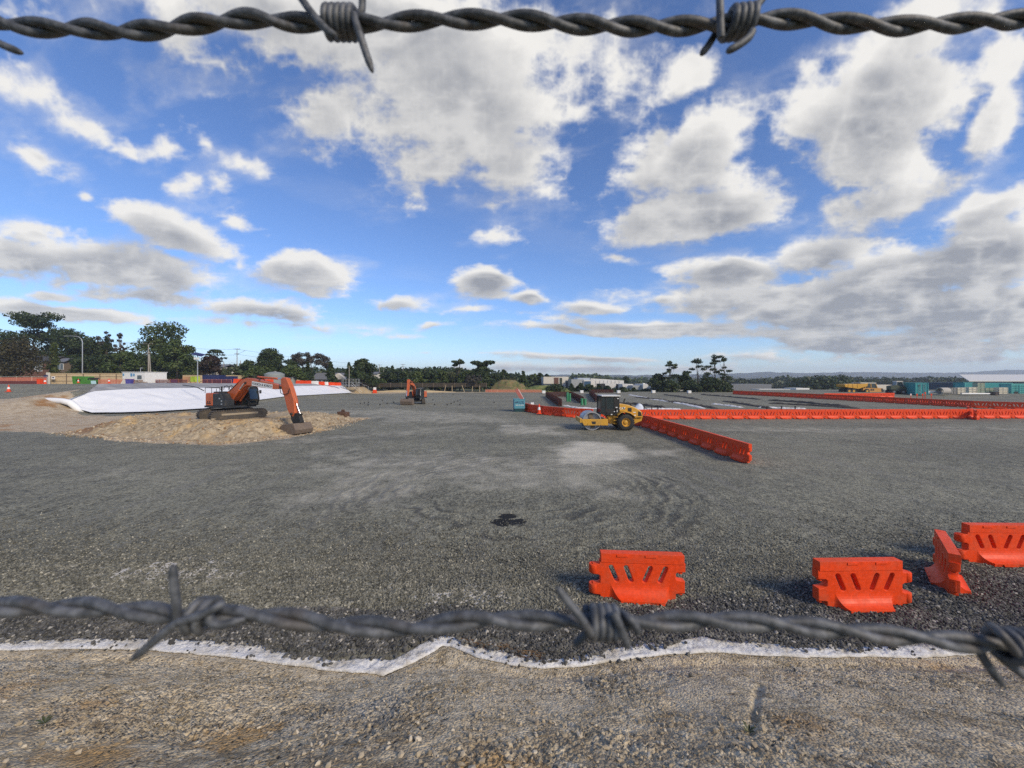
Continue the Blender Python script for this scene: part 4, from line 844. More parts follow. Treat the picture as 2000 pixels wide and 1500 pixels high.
def leaves(centres, radii, n, size, r, up=.35, aspect=.55):
    """leaf sprays filling a set of ellipsoids, denser towards the outside"""
    k_ = len(centres); wts = np.array([a*b*c for a, b, c in radii])**.6; pick = r.choice(k_, n, p=wts/wts.sum())
    d = r.normal(size=(n, 3)); d /= np.linalg.norm(d, axis=1)[:, None]
    rad = r.random(n)**.42
    pos = np.asarray(centres)[pick]+d*rad[:, None]*np.asarray(radii)[pick]
    nr = d+r.normal(size=(n, 3))*.8+np.array([0, 0, up]); nr /= np.linalg.norm(nr, axis=1)[:, None]
    a = np.cross(nr, r.normal(size=(n, 3))); a /= np.linalg.norm(a, axis=1)[:, None]; b = np.cross(nr, a)
    s_ = size*(.55+.9*r.random(n))[:, None]
    V = np.stack([pos-a*s_, pos-b*s_*aspect+a*s_*.15, pos+a*s_, pos+b*s_*aspect-a*s_*.1], 1)
    return V.reshape(-1, 3), np.arange(4*n).reshape(-1, 4)
def limbs(mb, base, top, r0, r, spread, nb, tips=None):
    """a tapered, slightly crooked trunk with limbs reaching for the given tips"""
    base, top = Vector(base), Vector(top); pts = [base.lerp(top, f)+Vector((r.normal()*spread*.05, r.normal()*spread*.05, 0))*(f > 0) for f in (0, .3, .6, 1)]
    mb.tube(pts, [r0, r0*.75, r0*.5, r0*.15], 7)
    for q in range(nb):
        f = .3+.65*r.random(); s0 = base.lerp(top, f)
        if tips is not None: e = Vector(tips[r.integers(len(tips))])
        else: an = r.random()*6.28; e = s0+Vector((math.cos(an)*spread*(1.1-f*.6), math.sin(an)*spread*(1.1-f*.6), spread*.35))
        m_ = s0.lerp(e, .5)+Vector((0, 0, -.06*(e-s0).length))
        mb.tube([s0, m_, e], [r0*.32*(1.2-f), r0*.18, r0*.05], 5)
_seed = [100]
def tree(name, label, px, top, wpx, d, kind='round', leaf='dark', base=None, n=2600, ls=None, group=None, cat='tree', trunk=True, dens=1.0):
    _seed[0] += 1; r = np.random.default_rng(_seed[0])
    x = (px-CX)/F*d; zb = HZ(x, d) if base is None else P(px, base, d).z
    h = P(px, top, d).z-zb; w = wpx/F*d/2
    t = thing(name, label, cat, (x, d, zb), 0, group)
    ls = ls or max(.18, d*.0030); cs, rs = [], []
    if kind == 'round':
        for q in range(26):
            an = r.random()*6.28; f = r.random()**.6; el = r.random()
            cs.append((math.cos(an)*w*.72*f*(1-.35*el), math.sin(an)*w*.72*f*(1-.35*el), h*(.16+.70*el))); k_ = (.22+.20*r.random())*w; rs.append((k_, k_, k_*.72))
    elif kind == 'dome':
        for q in range(34):
            an = r.random()*6.28; el = r.random()**.7; f = math.sqrt(max(0, 1-el*el))*r.random()**.35
            cs.append((math.cos(an)*w*.80*f, math.sin(an)*w*.8*f, h*(.16+.70*el))); k_ = (.20+.12*r.random())*w; rs.append((k_, k_, k_*.75))
    elif kind == 'umbrella':
        for q in range(20):
            an = r.random()*6.28; f = r.random()**.5; lay = r.choice([.30, .48, .66, .82, .92], p=[.16, .2, .24, .22, .18])
            cs.append((math.cos(an)*w*.82*f*(1.15-.45*lay), math.sin(an)*w*.8*f, h*(lay+.05*r.normal()*.5))); k_ = (.24+.14*r.random())*w; rs.append((k_, k_, k_*.30))
    elif kind == 'spread':
        for q in range(46):
            an = r.random()*6.28; el = r.random()**.8; f = r.random()**.45*(1.0-.62*max(0, el-.55)/.45)
            cs.append((math.cos(an)*w*.82*f, math.sin(an)*w*.82*f, h*(.10+.84*el))); k_ = (.17+.15*r.random())*w; rs.append((k_, k_, k_*.42))
    elif kind == 'conifer':
        for q in range(30):
            el = q/30; an = r.random()*6.28; rr = w*(1-el)*.75+w*.05
            cs.append((math.cos(an)*rr*.55, math.sin(an)*rr*.55, h*(.10+.85*el))); rs.append((rr*.55+.1, rr*.55+.1, h*.05+.1))
    elif kind == 'pine':
        for q in range(17):
            el = r.random(); an = r.random()*6.28; rr = w*(.30+.80*(1-abs(el-.45)*1.1))*r.random()**.6
            cs.append((math.cos(an)*rr, math.sin(an)*rr*.8, h*(.16+.78*el))); k_ = w*(.20+.16*r.random()); rs.append((k_, k_, k_*.34))
        cs.append((0, 0, h*.93)); rs.append((w*.3, w*.3, h*.06))
    elif kind == 'column':
        for q in range(14):
            el = q/14; cs.append((r.normal()*w*.2, r.normal()*w*.2, h*(.12+.8*el))); k_ = w*(.75-.4*el); rs.append((k_, k_, h*.08))
    elif kind == 'bush':
        for q in range(16):
            an = r.random()*6.28; f = r.random()**.5
            cs.append((math.cos(an)*w*.75*f, math.sin(an)*w*.55*f, h*(.22+.55*r.random()*(1-.5*f)))); k_ = (.26+.12*r.random())*w; rs.append((k_, k_*.9, min(k_*.8, h*.32)))
    elif kind == 'bare':
        for q in range(26):
            an = r.random()*6.28; f = r.random()**.5; cs.append((math.cos(an)*w*.8*f, math.sin(an)*w*.8*f, h*(.50+.44*r.random()*(1.1-.5*f)))); k_ = .16*w; rs.append((k_, k_, k_*.8))
    elif kind == 'palm':
        for q in range(16):
            an = q/16*6.28; 
            for s_ in np.linspace(.2, 1, 6): cs.append((math.cos(an)*w*s_, math.sin(an)*w*s_, h*(.9+.10*s_*(1-s_)*3-.16*s_*s_))); rs.append((w*.07, w*.07, h*.012+.05))
    cs = np.array(cs); rs = np.array(rs)
    V, Q = leaves(cs, rs, int(n*dens*1.35), ls, r, .1 if kind in ('column', 'palm') else .35, .30 if kind in ('bare', 'pine', 'palm') else .55)
    V[:, 2] = np.maximum(V[:, 2], .02)
    npmesh('crown', V, Q, LEAF[leaf], False, None, t)
    if trunk:
        mb = MB(); r0 = max(.12, .022*h)
        if kind == 'bare': limbs(mb, (0, 0, 0), (0, 0, h*.7), r0*1.1, r, w, 26, cs)
        elif kind == 'bush': limbs(mb, (0, 0, 0), (0, 0, h*.5), r0*.6, r, w*.6, 6)
        else: limbs(mb, (0, 0, 0), (0, 0, h*.93), r0, r, w, 14 if kind in ('pine', 'umbrella') else 8, cs)
        mb.build('trunk', BARK, t, True)
    return t
GT = 'trees along the road'
tree('bushy_tree', 'brown-green twiggy tree at the edge of the picture before the brick house', 22, 655, 135, 92, 'round', 'brown', None, 3600, group=GT)
tree('spreading_tree', 'tallest spreading tree with flat layered dark crown above the brick house', 78, 608, 176, 128, 'spread', 'dark', None, 9500, group=GT, dens=1.2)
tree('leafy_tree', 'dark broad tree at the very edge, filling in under the layered crown', -30, 655, 150, 132, 'round', 'dark', None, 3600, group=GT)
tree('leafy_tree', 'dark rounded tree behind the curved street lamp', 150, 642, 95, 122, 'round', 'dark', None, 3600, group=GT)
tree('leafy_tree', 'dark rounded tree filling the gap behind the thin spiky tree', 186, 656, 86, 126, 'round', 'dark', None, 3600, group=GT)
tree('weeping_tree', 'narrow yellow-green weeping tree between the brick house and the street lamp', 106, 662, 24, 100, 'column', 'lit', None, 1100, group=GT)
tree('poplar', 'tall thin spiky tree with bare tips beside the layered tree', 208, 630, 34, 118, 'bare', 'twig', None, 1500, group=GT)
tree('poplar', 'small bare spiky tree just before the large leafy tree', 236, 642, 24, 118, 'bare', 'twig', None, 900, group=GT)
tree('leafy_tree', 'dark conical tree under the spiky bare tips', 208, 652, 62, 112, 'conifer', 'dark', None, 2600, group=GT)
tree('leafy_tree', 'low broad tree with lighter sunlit leaves behind the green skip', 245, 683, 82, 100, 'dome', 'mid', None, 3000, group=GT)
tree('leafy_tree', 'dark low tree behind the timber fence and street lamp', 170, 690, 80, 104, 'dome', 'dark', None, 2600, group=GT)
tree('leafy_tree', 'largest leafy tree with an open crown behind the double utility pole', 312, 622, 118, 120, 'round', 'mid', None, 5200, group=GT)
tree('leafy_tree', 'wide sunlit tree that slopes down beside the largest leafy tree', 345, 655, 92, 108, 'dome', 'mid', None, 4600, group=GT)
tree('leafy_tree', 'dark understorey tree behind the white parked car', 300, 690, 110, 112, 'dome', 'dark', None, 3000, group=GT)
tree('palm_tree', 'small palm showing above the bronze tree', 421, 681, 34, 120, 'palm', 'dark', None, 800, group=GT)
tree('bronze_tree', 'bronze-brown rounded tree behind the solar lamp', 412, 690, 62, 112, 'dome', 'red', None, 2600, group=GT)
tree('leafy_shrub', 'grey-green feathery shrub between the bronze tree and the utility pole', 448, 694, 38, 110, 'bush', 'olive', None, 1200, group=GT, cat='shrub')
tree('leafy_shrub', 'dark shrub behind the utility pole with crossarms', 484, 700, 46, 112, 'dome', 'dark', None, 1500, group=GT, cat='shrub')
tree('domed_tree', 'very dark dome-shaped tree above the grey tanks', 527, 677, 80, 118, 'dome', 'dark', None, 5200, group=GT)
tree('leafy_tree', 'dark tree joined to the side of the domed tree', 565, 694, 46, 116, 'round', 'dark', None, 1800, group=GT)
tree('bare_tree', 'half-bare twiggy tree with a pale open crown behind the small conifers', 606, 680, 86, 124, 'bare', 'twig', None, 3600, group=GT)
tree('small_conifer', 'dark conifer in front of the half-bare tree', 601, 706, 34, 112, 'conifer', 'dark', None, 1500, group=GT)
tree('small_conifer', 'dark conifer beside the grey roofed house', 646, 704, 34, 114, 'conifer', 'dark', None, 1500, group=GT)
tree('leafy_tree', 'low green tree behind the smaller grey tank', 572, 712, 60, 106, 'dome', 'mid', None, 1800, group=GT)
tree('leafy_tree', 'low green tree behind the larger grey tank', 506, 714, 66, 104, 'dome', 'mid', None, 1800, group=GT)
tree('leafy_tree', 'rounded dark tree past the gable of the grey roofed house', 708, 698, 72, 118, 'dome', 'dark', None, 3800, group=GT)
tree('leafy_tree', 'smaller dark tree close against the rounded one past the grey roof', 682, 706, 32, 117, 'conifer', 'dark', None, 1500, group=GT)
GM = 'shrubs along the back fence'
for i, (px, tp, wq, lf, kd, lab) in enumerate(((737, 728, 36, 'mid', 'bush', 'pale green bush at the end of the back fence by the scaffold'), (766, 712, 34, 'dark', 'conifer', 'pointed dark conifer behind the smaller excavator'), (752, 724, 40, 'dark', 'dome', 'dark bush between the rounded tree and the pointed conifer'), (792, 722, 50, 'dark', 'dome', 'dark dome bush directly above the smaller excavator arm'), (815, 721, 42, 'mid', 'dome', 'mid green bush next along from the smaller excavator'), (842, 723, 44, 'dark', 'dome', 'dark bush halfway along the back fence'), (862, 719, 34, 'mid', 'dome', 'slightly taller green bush before the dark domed pine'), (882, 723, 40, 'olive', 'dome', 'olive bush before the dark domed pine'), (776, 738, 26, 'lit', 'bush', 'small bright yellow-green bush beside the smaller excavator boom'), (905, 724, 36, 'mid', 'dome', 'green bush under the tall umbrella pine'), (828, 738, 46, 'mid', 'bush', 'low bush at the middle of the back fence'), (868, 738, 50, 'olive', 'bush', 'low olive bush close to the leaning fence posts'))):
    tree('bush', lab, px, tp, wq, 129+i % 3*3, kd, lf, None, 1500, group=GM, cat='shrub')
tree('umbrella_pine', 'tall thin pine with bare stems and small flat crown beside the dark domed pine', 898, 702, 34, 136, 'umbrella', 'dark', None, 800, group='pines past the yard')
tree('domed_pine', 'big dark dome-topped tree with bare lower limbs at the end of the fence', 938, 703, 68, 131, 'umbrella', 'dark', None, 3400, group='pines past the yard')
tree('leafy_tree', 'dark round mass below the flat top of the dome-topped tree', 940, 712, 60, 130, 'dome', 'dark', None, 3000, group='pines past the yard')
tree('twiggy_shrub', 'grey twiggy shrub below the dome-topped tree', 925, 728, 44, 126, 'bare', 'twig', None, 900, group=GM, cat='shrub')
tree('small_pine', 'small dark tree between the dome-topped tree and the grassy mound', 983, 721, 22, 138, 'pine', 'dark', None, 700, group='pines past the yard')
tree('small_pine', 'dark bush right of the dome-topped tree', 968, 727, 20, 136, 'dome', 'dark', None, 700, group='pines past the yard')
for px, tp, wq, d, lf, kd, lab in ((1022, 723, 34, 165, 'mid', 'conifer', 'feathery green tree above the grassy mound'), (1055, 725, 20, 190, 'dark', 'dome', 'dark round tree beside the grey end block of the factory'), (1042, 728, 26, 188, 'mid', 'dome', 'green tree between the feathery tree and the round one'), (1068, 727, 16, 195, 'dark', 'dome', 'small dark tree touching the factory roof line'), (1000, 734, 30, 160, 'olive', 'dome', 'olive tree behind the grassy mound')):
    tree('distant_tree', lab, px, tp, wq, d, kd, lf, 760, 1100, group='trees by the factory')
GS = 'shrubs before the factory'
for i, (px, tp, wq, bs, lab) in enumerate(((1085, 751, 44, 766, 'flat dark hedge shrub before the brown factory panel'), (1116, 749, 22, 768, 'dark shrub at the corner of the pale factory'), (1134, 747, 20, 769, 'pointed dark shrub under the factory window band'), (1151, 750, 24, 769, 'dark shrub in the middle of the factory front'), (1170, 750, 26, 769, 'spreading dark shrub before the factory doors'), (1186, 753, 20, 769, 'low dark shrub beside the tall factory wall'), (1216, 756, 26, 770, 'wispy shrub behind the roller cab'), (1238, 757, 28, 771, 'wispy shrub before the first grey shed'), (1262, 759, 26, 771, 'low shrub between two white cubes'), (1200, 758, 20, 769, 'low shrub by the white cube near the factory'), (1100, 758, 24, 767, 'small dark shrub at the end of the grassy mound'))):
    tree('dark_shrub', lab, px, tp, wq, 122+i % 3*4, 'conifer' if i % 3 == 1 else 'dome', 'dark', bs, 800, group=GS, cat='shrub', trunk=True)
tree('round_tree', 'dark round tree above the low sheds', 1222, 734, 18, 190, 'dome', 'dark', 757, 900, group='pines past the yard')
GP = 'dark pines at the far corner of the yard'
for px, tp, wq, d, n_, lab in ((1308, 704, 34, 124, 800, 'thin-topped pine, shortest of the tall ones'), (1362, 699, 50, 125, 1150, 'tall dark pine with an open flat top'), (1396, 692, 42, 126, 950, 'tallest pine with tufts at its tip'), (1414, 697, 36, 125, 850, 'tall pine with a branch reaching out to one side')):
    tree('pine_tree', lab+' at the yard corner', px, tp, wq, d, 'pine', 'dark', 771, n_, group=GP, ls=.42)
for px, tp, wq, d, bs, lab in ((1336, 722, 36, 123, 771, 'low round pine between the two tall groups'), (1284, 728, 40, 126, 769, 'low dark pine next to the grey sheds'), (1388, 738, 60, 122, 771, 'dark bushy tree at the feet of the tallest pines'), (1308, 742, 44, 122, 771, 'dark bushy tree at the foot of the thin-topped pine'), (1352, 744, 44, 121, 771, 'dark bush at the foot of the open flat-topped pine'), (1412, 744, 44, 122, 771, 'dark bush at the outer foot of the pine group')):
    tree('pine_tree', lab, px, tp, wq, d, 'dome', 'dark', bs, 1700, group=GP)
# far woods, each one mass
def woods(name, label, segs, d, depth, leaf, n, hgt):
    _seed[0] += 1; r = np.random.default_rng(_seed[0]); cs, rs = [], []
    for px in np.arange(segs[0][0], segs[-1][0], 9*260/d*d/260 if False else 7):
        tp = np.interp(px, [a for a, b in segs], [b for a, b in segs])+r.normal()*1.6
        dd = d+r.random()*depth; q = P(px+r.normal()*4, tp, dd); hh = hgt*(.7+.5*r.random())
        cs.append((q.x, q.y, q.z-hh*.5)); rs.append((hh*.75, hh*.75, hh*.55))
        cs.append((q.x, q.y-hh*.3, q.z-hh*1.2)); rs.append((hh*.9, hh*.9, hh*.8))
    V, Q = leaves(np.array(cs), np.array(rs), n, d*.0052, r)
    return tag(npmesh(name, V, Q, LEAF[leaf]), label, kind='stuff')
woods('forest', 'dark belt of forest beyond the far barriers', [(1440, 744), (1500, 738), (1560, 736), (1640, 735), (1700, 738), (1760, 737), (1830, 738), (1900, 737), (1960, 741), (2150, 741)], 330, 90, 'dark', 22000, 9)
woods('forest', 'nearer dark plantation behind the dump truck', [(1560, 741), (1600, 736), (1640, 737), (1665, 742), (1680, 748)], 190, 25, 'dark', 9000, 8)
woods('treeline', 'green treeline behind the factory roofs', [(1090, 741), (1120, 733), (1160, 731), (1190, 737), (1230, 741), (1280, 739), (1440, 742)], 420, 80, 'mid', 12000, 10)
woods('treeline', 'olive scrub behind the pale sheds by the pines', [(1420, 742), (1480, 741), (1540, 744), (1600, 748)], 300, 40, 'olive', 6000, 7)
woods('treeline', 'distant dark trees behind the back fence', [(640, 722), (760, 720), (830, 719), (900, 720), (960, 726), (1020, 733), (1080, 737)], 185, 30, 'dark', 36000, 7)
woods('treeline', 'dark wood behind the roadside trees', [(-300, 690), (0, 690), (200, 695), (420, 712), (560, 714), (680, 722)], 190, 25, 'dark', 60000, 9)
woods('undergrowth', 'dark hedge and weeds along the foot of the factory plots', [(1060, 757), (1120, 757), (1200, 761), (1300, 764), (1420, 764)], 131, 6, 'dark', 9000, 1.6)
# hills
def hill(name, label, prof, d, depth, mat, rough):
    xs_ = np.arange(prof[0][0], prof[-1][0], 2.2); tp = np.interp(xs_, [a for a, b in prof], [b for a, b in prof])
    tp = tp-(fbm(xs_*.05, xs_*0+d, 4)-.5)*rough*2-np.abs(vnoise(xs_*.22, xs_*0+3)-.5)*rough
    rows = []
    for j, f in enumerate(np.linspace(0, 1, 14)):
        dd = d-depth*(1-f); ztop = CH+(HY-tp)/F*d
        zq = -12+(ztop+12)*(f**1.3)+(fbm(xs_*.06+j, xs_*0+j*.7, 4)-.5)*(ztop+12)*.25*math.sin(f*math.pi)
        rows.append(np.stack([(xs_-CX)/F*dd, np.full(xs_.shape, dd), zq], 1))
    A = np.array(rows); A = np.concatenate([A, A[-1:]*np.array([1.3, 1.3, 0])+np.array([0, 0, -12.])], 0)
    return tag(npmesh(name, A.reshape(-1, 3), gridq(A.shape[0], A.shape[1]), mat, True), label, kind='structure')
m, t = newmat('wooded_hill'); o = t.obj(); c = t.mix(t.rng(t.noise(o, .012, 7, .7), .4, .62), (.016, .026, .012), (.055, .065, .03)); t.out(c, .95, t.bump(t.noise(o, .03, 5, .7), 1.0, 12)); HILLM = m
hill('hills', 'low blue-grey wooded range along the horizon', [(-400, 741), (600, 741), (900, 738), (1040, 733), (1100, 732), (1250, 733), (1400, 731), (1440, 729), (1500, 727), (1560, 729), (1640, 727), (1720, 727), (1780, 729), (1860, 728), (1900, 727), (1940, 724), (1965, 722), (1985, 723), (2060, 722), (2400, 726)], 2600, 900, HILLM, 1.3)
hill('hills', 'nearer green ridge behind the factory', [(1000, 742), (1060, 739), (1120, 736), (1200, 735), (1300, 737), (1420, 738), (1600, 740), (1900, 741), (2400, 742)], 1100, 400, HILLM, 1.2)
# grassy mound and the earth at the end of the lined bank
def mound(name, label, px, base, d, wpx, hpx, mat, dep, cat='mound'):
    c_ = P(px, base, d); w_ = wpx/F*d/2; h_ = hpx/F*d
    u_, v_ = np.meshgrid(np.linspace(-1, 1, 60), np.linspace(-1, 1, 30)); rr_ = np.hypot(u_, v_)
    zz_ = h_*ss(1, .15, rr_+(fbm(u_*3+px, v_*3, 4)-.5)*.5)-.1
    o = npmesh(name, np.stack([u_*w_, v_*dep, zz_], 2).reshape(-1, 3), gridq(30, 60), mat, True); o.location = (c_.x, c_.y, HZ(c_.x, c_.y) if base is None else c_.z)
    return tag(o, label, cat)
m, t = newmat('dry_grass'); o = t.obj(); c = t.mix(t.rng(t.noise(o, 1.2, 6, .7), .38, .62), (.20, .14, .065), (.10, .115, .035)); t.out(c, .95, t.bump(t.noise(o, 4, 5), .8, .15)); DRYG = m
m, t = newmat('green_grass'); o = t.obj(); c = t.mix(t.rng(t.noise(o, .9, 6, .7), .38, .62), (.07, .105, .022), (.17, .18, .06)); t.out(c, .95, t.bump(t.noise(o, 4, 5), .8, .15)); GRNG = m
mound('earth_mound', 'brown grass-covered mound at the end of the back fence', 993, 765, 127, 92, 24, DRYG, 6)
mound('grass_bank', 'low bright green grass bank before the factory', 1068, 765, 125, 120, 13, GRNG, 5)
mound('earth_mound', 'tan soil slope at the end of the white lined bank', 690, 772, 113, 110, 17, paint('tan_soil', (.36, .27, .15), .95, 0, .6, (.20, .17, .09), .8), 6)
mound('earth_mound', 'low sandy ridge along the foot of the back fence', 800, 768.5, 120, 300, 7, paint('sandy_soil', (.46, .36, .21), .95, 0, .5, (.33, .24, .13), .8), 2.2)
# ================================================================ upper level: fences, site things, poles
def mesh_fence(label, a, b, hgt, n, panel, post, group='mesh fence panels', cat='fence', frame=True, name='mesh_fence', alpha=True):
    """framed panels between posts; a, b ground points"""
    a, b = Vector(a), Vector(b); L = (b-a).length; t = thing(name, label, cat, a, math.atan2(b.y-a.y, b.x-a.x), group)
    mb = MB(); s_ = L/n; nx_ = max(2, int(L/.16))
    for q in range(nx_): mb.box((L*(q+.5)/nx_, 0, hgt*.48), (.085, .012, hgt*.82))
    for z in np.linspace(.12, .86, 7): mb.box((L/2, .012, hgt*z), (L, .012, hgt*.055))
    mb.build('mesh_panel', panel, t)
    for q in range(n+1):
        mb = MB(); mb.cyl((s_*q, .03, 0), (s_*q, .03, hgt), .035, None, 6); mb.build('post', post, t)
    if frame:
        mb = MB(); mb.cyl((0, .03, hgt), (L, .03, hgt), .03, None, 6); mb.build('rail', post, t)
    return t
def gpt(px, d): x = (px-CX)/F*d; return Vector((x, d, HZ(x, d)))
mesh_fence('pale pink picket-topped fence with maroon mesh below at the picture edge', gpt(-60, 86), gpt(92, 87), 1.7, 5, PINK, OFFWHITE, None)
t = thing('debris_mesh', 'maroon debris mesh strung low along the pink picket fence', 'safety mesh', gpt(-60, 85.5)); b_ = gpt(88, 86.5)-gpt(-60, 85.5)
mb = MB(); mb.prism([(0, .0), (b_.x*.3, 0), (b_.x*.6, .03), (b_.x, .0), (b_.x, .75), (b_.x*.7, .70), (b_.x*.35, .78), (0, .72)], 0, .02); mb.build('net', MAROON, t)
# timber paling fence on the road side
def paling(label, a, b, hgt, bay, mat, name='timber_fence', cap=True):
    a, b = Vector(a), Vector(b); L = (b-a).length; n = max(1, round(L/bay)); t = thing(name, label, 'fence', a, math.atan2(b.y-a.y, b.x-a.x))
    mb = MB(); nb = int(L/.15)
    for q in range(nb): mb.box((L*(q+.5)/nb, .0, hgt*.5+random.uniform(-.01, .01)), (.142, .02, hgt*.97))
    mb.build('palings', mat, t)
    for q in range(n+1): mb = MB(); mb.box((L*q/n, -.07, hgt*.5), (.14, .10, hgt)); mb.build('post', DKTIMBER, t)
    mb = MB()
    for z in (.3, .72): mb.box((L/2, -.035, hgt*z), (L, .045, .09))
    mb.build('rail', DKTIMBER, t)
    if cap: mb = MB(); mb.box((L/2, -.02, hgt+.06), (L, .22, .14)); mb.build('capping', TIMBER, t)
    return t
paling('pale timber paling fence with dark posts behind the green skip', gpt(97, 92), gpt(290, 96), 2.55, 3.6, TIMBER)
paling('pale timber paling fence running behind the excavator boom', gpt(357, 97), gpt(590, 112), 2.2, 3.4, TIMBER)
paling('weathered grey-brown timber fence at the back of the yard', gpt(700, 124), gpt(950, 125), 1.5, 3.5, paint('dark_old_palings', (.030, .026, .020), .9, 0, .6, (.06, .05, .038), .6), 'timber_fence', False)
t = thing('gate_post', 'thick pale gate post with a dark gate leaf at the start of the timber fence', 'gate post', gpt(94, 91)); mb = MB(); mb.box((0, 0, 1.4), (.5, .4, 2.8)); mb.build('post', OFFWHITE, t); mb = MB(); mb.box((-.25, -.25, 1.1), (.9, .12, 2.2)); mb.build('leaf', NAVY, t)
t = thing('notice_board', 'small white notice on the timber fence near the dark gate leaf', 'sign', gpt(105, 91.5)+Vector((0, 0, 1.55))); mb = MB(); mb.box((0, -.1, 0), (.85, .04, .65)); mb.build('board', WHITE, t); mb = MB(); mb.box((0, -.13, .05), (.5, .02, .25)); mb.build('print', NAVY, t)
# leaning pale stakes in front of the back fence
for px, tp, bt, lean, lab in ((868, 750, 764, .5, 'pale leaning stake in the back fence nearest the smaller excavator'), (883, 752, 764, 0, 'upright pale stake in the back fence between two others'), (907, 752, 765, -.8, 'pale stake leaning the other way in the back fence'), (922, 754, 765, .2, 'short pale stake below the dome-topped tree'), (937, 753, 765, 0, 'last pale stake of the back fence')):
    q = P(px, bt, 123); h_ = (bt-tp)/F*123; t = thing('stake', lab, 'stake', (q.x, q.y, HZ(q.x, q.y)), 0, 'pale stakes at the back fence'); MBx = MB(); MBx.cyl((0, 0, 0), (lean, 0, h_), .10, .08, 6); MBx.build('post', TIMBER, t)
mesh_fence('low orange mesh fence under the grassy mound', gpt(948, 118), gpt(1058, 116), .95, 9, PINK, TIMBER, None)
# crowd panels
GC = 'crowd control panels along the crest'
for a, b, d, lab in ((192, 229, 84, 'pink crowd panel right of the green skip'), (231, 262, 85, 'pink crowd panel before the white site hut'), (332, 366, 88, 'pink crowd panel before the small blue bin'), (395, 414, 90, 'pink crowd panel at the navy boxes'), (414, 432, 91, 'pink crowd panel just before the excavator cab'), (432, 452, 92, 'pink crowd panel at the end of the navy boxes'), (290, 332, 90, 'low maroon net panel before the white car')):
    mesh_fence(lab, gpt(a, d), gpt(b, d), 1.15, 2, MAROON if 'maroon' in lab or a in (332, 395, 414, 432) else PINK, PINK, GC, 'barrier', True, 'crowd_panel')
# traffic cones
def cone(px, base, d, h, label):
    q = P(px, base, d); t = thing('traffic_cone', label, 'cone', (q.x, q.y, max(HZ(q.x, q.y), q.z)), 0, 'traffic cones')
    mb = MB(); mb.box((0, 0, .02), (h*.55, h*.55, .04)); mb.lathe([(h*.2, .04), (h*.05, h), (0, h)], 14); mb.build('body', ORANGE, t, True)
    mb = MB(); mb.lathe([(h*.148, h*.40), (h*.103, h*.68)], 14); mb.lathe([(h*.155, h*.40), (h*.108, h*.68)], 14); mb.build('reflective_band', WHITE, t, True)
cone(88, 750, 74, 1.05, 'large orange cone before the dark gate leaf'); cone(153, 748, 78, .85, 'small orange cone before the green skip'); cone(213, 748.6, 76, .95, 'orange cone before the pink crowd panel'); cone(17, 769, 55, 1.0, 'faded red cone on the ramp near the picture edge'); cone(1053, 808, 45.3, 1.15, 'orange cone standing against the curved barrier row')
t = thing('red_bin', 'red upright bin beside the large cone', 'bin', gpt(78, 84)); mb = MB(); mb.prism([(-.32, 0), (.32, 0), (.4, 1.15), (-.4, 1.15)], -.3, .3); mb.build('tub', ORANGE, t, False, .03); mb = MB(); mb.box((0, 0, 1.19), (.86, .7, .08)); mb.build('lid', ORANGE_DIM, t)
# green skip
t = thing('green_skip', 'bright green metal skip before the timber fence', 'skip', gpt(170, 86), 0); mb = MB(); mb.prism([(-2.2, .25), (-1.7, 0), (1.8, 0), (2.3, .6), (2.3, .95), (.9, 1.0), (.6, 1.75), (-2.4, 1.8)], -.9, .9); mb.build('tub', GREEN, t, False, .02)
mb = MB(); [mb.box((x, -.93, .85), (.08, .06, 1.6 if x < .5 else .8)) for x in (-2.0, -1.1, -.2, .6, 1.6)]; mb.build('rib', GREEN, t); mb = MB(); mb.box((-.9, -.95, .95), (1.0, .03, .35)); mb.build('patch', LEAF['dark'], t); mb = MB(); mb.prism([(.8, 1.0), (2.2, .96), (1.9, 1.5), (1.1, 1.45)], -.7, .7); mb.build('load', BLACK, t)
t = thing('leaning_board', 'small pale blue board leaning by the green skip', 'sign', gpt(183, 82)); mb = MB(); mb.prism([(-.5, 0), (.55, 0), (.4, .75), (-.62, .75)], -.03, .03); mb.build('board', paint('pale_blue_board', (.45, .66, .70), .5), t); mb = MB(); mb.cyl((0, 0, .6), (0, .4, 0), .03, None, 6); mb.build('prop', GREY, t)
# white site hut
t = thing('site_hut', 'white portable site hut with blue sign panels', 'site hut', gpt(261, 88), R(-6)); mb = MB(); mb.box((0, 2.5, 1.45), (5.8, 5, 2.6)); hb = mb.build('wall', WHITE, t, False, .03)
mb = MB(); mb.box((0, 2.5, 2.80), (6.0, 5.2, .12)); mb.build('roof', WHITE, t); mb = MB(); mb.box((-.55, -.03, 2.15), (.5, .04, .7)); mb.box((.1, -.03, 2.15), (.4, .04, .6)); mb.box((-2.6, -.03, 2.2), (.4, .04, .5)); mb.build('sign_panel', paint('sign_blue', (.12, .30, .50), .5), hb); mb = MB(); mb.box((1.5, -.02, 1.6), (1.1, .03, .9)); mb.build('window', GLASSB, hb)
mb = MB(); mb.cyl((.6, 1, 2.8), (.6, 1, 3.7), .05); mb.box((.75, 1, 3.75), (.5, .2, .16)); mb.build('roof_lamp', GALV, t)
t = thing('wheelie_bin', 'purple wheeled bin before the white site hut', 'bin', gpt(253, 83)); mb = MB(); mb.prism([(-.45, .05), (.45, .05), (.55, 1.0), (-.55, 1.0)], -.4, .4); mb.build('tub', PURPLE, t, False, .03); mb = MB(); mb.box((0, 0, 1.05), (1.18, .9, .1)); mb.build('lid', PURPLE, t)
